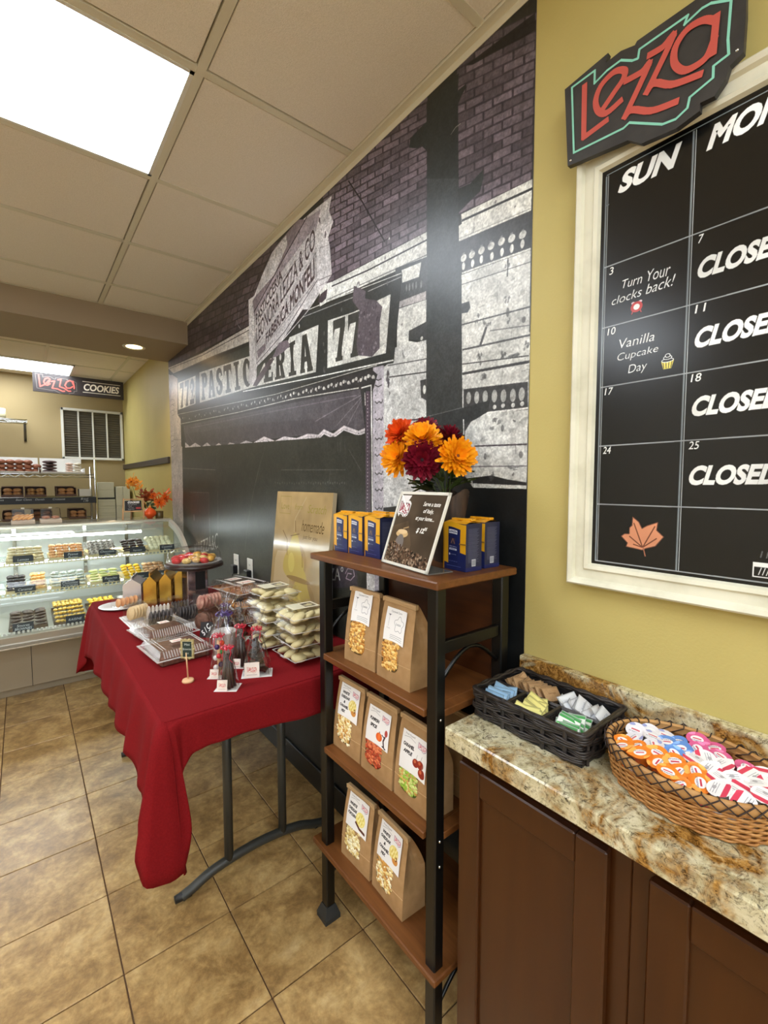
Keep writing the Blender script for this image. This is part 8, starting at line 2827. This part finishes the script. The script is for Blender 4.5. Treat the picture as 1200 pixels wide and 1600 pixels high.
single('votive_jar', MB().lathe([(0.0, 0.0), (0.028, 0.0), (0.03, 0.004), (0.031, 0.055), (0.028, 0.056), (0.027, 0.006), (0, 0.005)], 20), mat('amber jar', (96, 78, 40), 0.2), 'small amber glass jar beside the pumpkin pot', 'jar', (-0.105, 4.10, 1.0882))
fb = empty('autumn_flowers', 'spray of orange sunflowers and autumn leaves over the display case', 'flowers', (-0.17, 4.14, 1.0882))
Lf = (0.17, -4.14, -1.0882)
m_sun = mat('sunflower petals', (232, 120, 30), 0.5, col2=(210, 80, 20), scale=50)
m_gldp = mat('gold leaves', (238, 172, 60), 0.5, col2=(226, 130, 40), scale=50)
m_rust = mat('rust leaves', (176, 84, 36), 0.5, col2=(130, 50, 24), scale=50)
m_sc = mat('sunflower centre', (46, 26, 18), 0.7)
for i, (c_, R_, mm, fc) in enumerate((((-0.105, 4.08, 1.215), 0.052, m_sun, (-0.3, -0.9, 0.2)), ((-0.30, 4.12, 1.385), 0.045, m_gldp, (-0.3, -0.8, 0.5)), ((-0.15, 4.11, 1.27), 0.038, m_sun, (0.2, -0.8, 0.6)), ((-0.195, 4.12, 1.255), 0.034, m_rust, (-0.4, -0.8, 0.4)), ((-0.03 - 0.03, 4.10, 1.25), 0.040, m_sun, (0.4, -0.8, 0.4)))):
    h = mum(Vector(c_), Vector(fc), R_, mm, m_sc, 3, 14, i + 40, fb)
    h.location = Lf
    obj('stem', MB().tube(cat([c_, (c_[0] * 0.6 - 0.07, 4.13, 1.2), (-0.17, 4.14, 1.09)], 4), 0.002, 5), m_leaf, fb, Lf)
for mm, n_, cen in ((m_gldp, 26, (-0.28, 4.13, 1.35)), (m_rust, 46, (-0.20, 4.13, 1.27)), (m_leaf, 18, (-0.16, 4.14, 1.20)), (m_sun, 20, (-0.06, 4.12, 1.26))):
    b = MB()
    for i in range(n_):
        v = Vector((rg.uniform(-1, 1), rg.uniform(-.5, .4), rg.uniform(-1, 1)))
        petal(b, Vector(cen) + v * 0.045, Vector((rg.uniform(-1, 1), rg.uniform(-.8, .2), rg.uniform(-.4, 1))), Vector((0, -0.5, 0.8)), 0.036, 0.022, 0.3)
    obj('leaves', b, mm, fb, Lf, kind='stuff')
obj('stem', MB().tube(cat([(-0.17, 4.14, 1.09), (-0.22, 4.14, 1.28), (-0.28, 4.13, 1.42), (-0.275, 4.13, 1.46)], 4), 0.002, 5), m_gldp, fb, Lf)

# ------------------------------------------------------------------ bakery rack behind the case
rk = empty('bakery_rack', 'chrome wire rack of bread trays behind the display case', 'rack', (-1.2, 5.85, 0))
Lr = (1.2, -5.85, 0)
RX0, RX1, RY0, RY1 = -2.1, -0.385, 5.60, 6.05
for x in (RX0, RX1):
    for y in (RY0, RY1):
        obj('post', MB().tube([(x, y, 0.0), (x, y, 1.62 if y == RY0 else 1.56)], 0.012, 8), m_chrome, rk, Lr)
for z in (1.465, 1.235, 1.00, 0.6, 0.2):
    b = MB()
    b.tube([(RX0, RY0, z), (RX1, RY0, z)], 0.006, 6).tube([(RX0, RY0, z - 0.03), (RX1, RY0, z - 0.03)], 0.004, 6).tube([(RX0, RY1, z), (RX1, RY1, z)], 0.006, 6)
    nn = 34
    zig = [(RX0 + (RX1 - RX0) * i / nn, RY0, z - (0.03 if i % 2 else 0)) for i in range(nn + 1)]
    b.tube(zig, 0.0025, 4)
    for i in range(1, 28):
        x = RX0 + (RX1 - RX0) * i / 28; b.tube([(x, RY0, z), (x, RY1, z)], 0.0025, 4, cap=False)
    obj('wire_shelf', b, m_chrome, rk, Lr)
cvl = Canvas(1.66, 0.062, 900, (30, 32, 38))
for i_, (t_, cx_) in enumerate((('Bread', 1.56), ('1.99', 1.57), ('Croissant', 1.35), ('Danish', 1.20), ('Bear Claws', 1.08), ('Scones', 0.9), ('Muffins', 0.7), ('Rolls', 0.5))):
    cvl.text(t_, cx_, 0.044 if i_ != 1 else 0.020, 0.018, (214, 220, 226), 0.0, 0.25)
obj('label_strip', MB().quad((RX0 + 0.01, RY0 - 0.012, 1.172), (RX1 + 0.0, RY0 - 0.012, 1.172), (RX1, RY0 - 0.012, 1.234), (RX0 + 0.01, RY0 - 0.012, 1.234)).box(RX0 + 0.01, RY0 - 0.0115, 1.172, RX1, RY0 - 0.008, 1.234), imat('label strip', cvl.image('label_strip'), 0.5), rk, Lr)


def bread_tray(x0, x1, z, m_, lab):
    t = empty('bread_tray', lab, 'tray', ((x0 + x1) / 2, 5.82, z), 0, 'trays on the bakery rack')
    w = x1 - x0
    b = MB(); b.rbox(-w / 2, -0.19, 0.0, w / 2, 0.19, 0.006, 0.001)
    b.rbox(-w / 2, 0.18, 0.006, w / 2, 0.19, 0.17, 0.001).rbox(-w / 2, -0.19, 0.006, w / 2, -0.182, 0.020, 0.001).rbox(-w / 2, -0.182, 0.006, -w / 2 + 0.006, 0.18, 0.06, 0.001).rbox(w / 2 - 0.006, -0.182, 0.006, w / 2, 0.18, 0.06, 0.001)
    obj('tray_body', b, m_, t)
    return t


bread_tray(-1.17, -0.85, 1.472, m_paper, 'white tray of brown bread at the left of the top rack shelf')
bread_tray(-0.835, -0.47, 1.472, m_paper, 'white tray of dark and pink buns at the right of the top rack shelf')


def loaf(c1_, c2_, r, sc, name):
    b = MB()
    b.sphere((0, 0, 0), r, 12, 7, sc)
    return b.mesh(name, mat('%s crust %d %d' % (name, c1_[0], c1_[1]), c1_, 0.6, col2=c2_, scale=25, bump=0.3, bscale=60))


lm = loaf((150, 92, 62), (120, 66, 42), 0.040, (1, 1.6, .62), 'loaf')
for i in range(5):
    for k in range(3 if i < 4 else 2):
        o = obj('bread_loaf', lm, None, None, (-1.165 + 0.02 + i * 0.068 + 0.006, 5.76, 1.505 + k * 0.040), (0, 0, rg.uniform(-.1, .1)))
        tag(o, 'brown bread loaf, %s column of the left top rack tray, %s from below' % (ORD[i], ORD[k]), 'bread', 'brown loaves on the top rack shelf')
lm = loaf((64, 42, 40), (100, 76, 70), 0.055, (1.15, 1.2, .30), 'dark_loaf')
for k in range(4):
    o = obj('dark_loaf', lm, None, None, (-0.76, 5.76, 1.500 + k * 0.031), (0, 0, 0.1 * k)); tag(o, 'flat dark chocolate loaf on the right top rack tray, %s from below' % ORD[k], 'bread', 'dark loaves on the top rack shelf')
lm2 = loaf((200, 160, 140), (226, 206, 190), 0.034, (1.05, 1.4, .42), 'iced_bun'); lm3 = loaf((226, 218, 200), (206, 190, 160), 0.034, (1.05, 1.4, .42), 'pale_bun')
for i, mm in enumerate((lm2, lm3)):
    for k in range(4):
        o = obj('iced_bun', mm, None, None, (-0.595 + i * 0.072, 5.76, 1.498 + k * 0.026), (0, 0, 0)); tag(o, ('pink iced bun' if i == 0 else 'white iced bun') + ' at the right of the top rack shelf, %s from below' % ORD[k], 'bun', 'iced buns on the top rack shelf')
m_tin = mat('brown bin', (96, 66, 50), 0.5)
for zz, sets in ((1.241, ((-1.15, -0.98, 'tan'), (-0.97, -0.80, 'bear'), (-0.72, -0.55, 'tan'))), (1.006, ((-1.15, -0.98, 'tan'), (-0.93, -0.76, 'dk'), (-0.62, -0.47, 'tan')))):
    for x0, x1, kd in sets:
        lvl = 'middle' if zz > 1.1 else 'lower'
        t = empty('pastry_bin', 'brown open pastry bin on the %s rack shelf, %s' % (lvl, {-1.15: 'leftmost', -0.97: 'second from left', -0.72: 'rightmost', -0.93: 'in the middle', -0.62: 'right end'}[x0]), 'bin', ((x0 + x1) / 2, 5.80, zz))
        w = x1 - x0
        b = MB(); b.rbox(-w / 2, -0.14, 0, w / 2, 0.14, 0.006, 0.001).rbox(-w / 2, 0.13, 0.006, w / 2, 0.14, 0.10, 0.001).rbox(-w / 2, -0.14, 0.006, w / 2, -0.132, 0.022, 0.001).rbox(-w / 2, -0.13, 0.006, -w / 2 + 0.005, 0.13, 0.09, 0.001).rbox(w / 2 - 0.005, -0.13, 0.006, w / 2, 0.13, 0.09, 0.001)
        obj('bin_body', b, m_tin, t)
        obj('bin_lid', MB().rbox(-w / 2, 0.02, 0.10, w / 2, 0.14, 0.106, 0.001), mat('bin lid', (170, 140, 116), 0.4), t)
        cc = {'tan': ((186, 132, 86), (210, 164, 116)), 'bear': ((156, 104, 56), (222, 184, 128)), 'dk': ((110, 70, 48), (140, 94, 66))}[kd]
        mm = loaf(cc[0], cc[1], 0.038, (1, 1.3, .6), kd + '_pastry')
        for i in range(2):
            for k in range(2):
                o = obj('pastry', mm, None, None, ((x0 + x1) / 2 + (i - 0.5) * 0.074, 5.74, zz + 0.03 + k * 0.034), (0, 0, 0.1))
                tag(o, {'tan': 'tan', 'bear': 'striped brown', 'dk': 'dark brown'}[kd] + ' pastry, %s %s in the %s bin of the %s rack shelf' % (('lower', 'upper')[k], ('left', 'right')[i], {-1.15: 'leftmost', -0.97: 'second', -0.72: 'rightmost', -0.93: 'middle', -0.62: 'right end'}[x0], lvl), 'pastry', '%s pastries on the %s rack shelf' % (kd.replace('bear', 'striped').replace('dk', 'dark'), lvl))
single('small_carton', MB().rbox(-0.05, -0.08, 0, 0.05, 0.08, 0.075, 0.002), m_paper, 'small white carton at the right end of the middle rack shelf', 'box', (-0.475, 5.75, 1.241))

# back counter with stacked white bakery boxes
bcn = empty('back_counter', 'steel work table in the rear right corner under stacked boxes', 'table', (-0.19, 5.95, 0))
obj('counter_top', MB().rbox(-0.165, -0.2, 0.875, 0.165, 0.30, 0.90, 0.003), m_case, bcn)
for sx in (-0.15, 0.15):
    for sy in (-0.18, 0.28):
        obj('leg', MB().tube([(sx, sy, 0), (sx, sy, 0.875)], 0.016, 8), m_case, bcn)
m_box = mat('white carton', (206, 204, 184), 0.6)
zz = 0.90
for k, h in enumerate((0.075, 0.075, 0.075, 0.075)):
    t = empty('bakery_carton', 'white bakery carton, %s in the stack under the dark binder' % ('lowest', 'second', 'third', 'topmost')[k], 'box', (-0.26, 5.95, zz), 0, 'white cartons in the rear corner')
    obj('carton', MB().rbox(-0.082, -0.12, 0, 0.082, 0.12, h - 0.001, 0.002), m_box, t); obj('lid_seam', MB().box(-0.083, -0.1207, h * 0.62, 0.083, -0.1195, h * 0.62 + 0.002), mat('seam', (150, 148, 130), 0.6), t); zz += h
single('binder', MB().rbox(-0.083, -0.12, 0, 0.083, 0.12, 0.018, 0.002), m_dark, 'flat black binder between the white cartons', 'binder', (-0.26, 5.95, zz)); zz += 0.018
for k, h in enumerate((0.085, 0.085)):
    t = empty('bakery_carton', 'white bakery carton, %s above the black binder' % ('lower', 'upper')[k], 'box', (-0.265, 5.95, zz), 0, 'white cartons in the rear corner')
    obj('carton', MB().rbox(-0.078, -0.12, 0, 0.078, 0.12, h - 0.001, 0.002), m_box, t); zz += h
for k in range(2):
    for q in range(2):
        t = empty('bakery_carton', 'narrow white carton on end, %s %s, in the corner' % (('lower', 'upper')[k], ('left', 'right')[q]), 'box', (-0.137 + q * 0.071, 5.95, 0.90 + k * 0.22), 0, 'white cartons on end')
        obj('carton', MB().rbox(-0.034, -0.12, 0, 0.034, 0.12, 0.218, 0.002), m_box, t)

# wall wire shelf and the hanging shop sign
ws = empty('wall_shelf', 'chrome wire shelf on brackets high on the rear wall', 'shelf', (-1.4, 6.15, 2.03))
b = MB()
for i in range(9): b.tube([(-0.5, -0.13 + i * 0.034, 0), (0.48, -0.13 + i * 0.034, 0)], 0.003, 4)
b.tube([(-0.5, -0.14, 0.0), (0.48, -0.14, 0.0)], 0.006, 6).tube([(-0.5, -0.14, -0.035), (0.48, -0.14, -0.035)], 0.005, 6)
b.tube([(-0.5 + 0.98 * i / 20, -0.14, -0.035 if i % 2 else 0) for i in range(21)], 0.003, 4)
obj('wire_deck', b, m_chrome, ws)
for x in (0.46, 0.13):
    obj('bracket', MB().tube([(x, 0.145, -0.20), (x, 0.145, 0.0)], 0.012, 6).tube([(x, 0.145, -0.18), (x, -0.12, -0.02)], 0.009, 6), mat('shelf bracket', (110, 110, 106), 0.3, metal=0.8), ws)
single('paper_roll', MB().lathe([(0.0, 0.0), (0.05, 0.0), (0.05, 0.11), (0.0, 0.11)], 24), mat('cream roll', (226, 216, 176), 0.6), 'cream paper roll on the high wire shelf', 'roll', (-1.14, 6.13, 2.035))
hs = empty('hanging_sign', 'long black hanging sign with red logo and the word cookies', 'sign', (-0.45, 5.98, 2.43))
SGW, SGH = 0.82, 0.195
cvs = Canvas(SGW, SGH, 1100, (46, 38, 36))
logo(cvs, 0.0, -0.02, 0.40, 0.24, back=None, red=(206, 88, 76), teal=(120, 110, 104), tw=0.015, lw=0.052)
cvs.line([(0.43, 0.155), (0.79, 0.155)], 0.006, (230, 220, 200)); cvs.line([(0.43, 0.04), (0.79, 0.04)], 0.006, (230, 220, 200))
cvs.text('COOKIES', 0.61, 0.097, 0.075, (240, 230, 212), 0.03, 0.2, maxw=0.34)
obj('sign_face', MB().quad((-SGW / 2, -0.011, -SGH / 2), (SGW / 2, -0.011, -SGH / 2), (SGW / 2, -0.011, SGH / 2), (-SGW / 2, -0.011, SGH / 2)), imat('cookie sign', cvs.image('cookie_sign'), 0.4), hs)
obj('sign_panel', MB().rbox(-SGW / 2 - 0.002, -0.0105, -SGH / 2 - 0.002, SGW / 2 + 0.002, 0.010, SGH / 2 + 0.002, 0.001), mat('sign edge', (52, 44, 40), 0.5), hs)
for x in (-0.3, 0.3):
    obj('hanger', MB().tube([(x, 0, SGH / 2), (x, 0, 0.122)], 0.003, 5), m_chrome, hs)
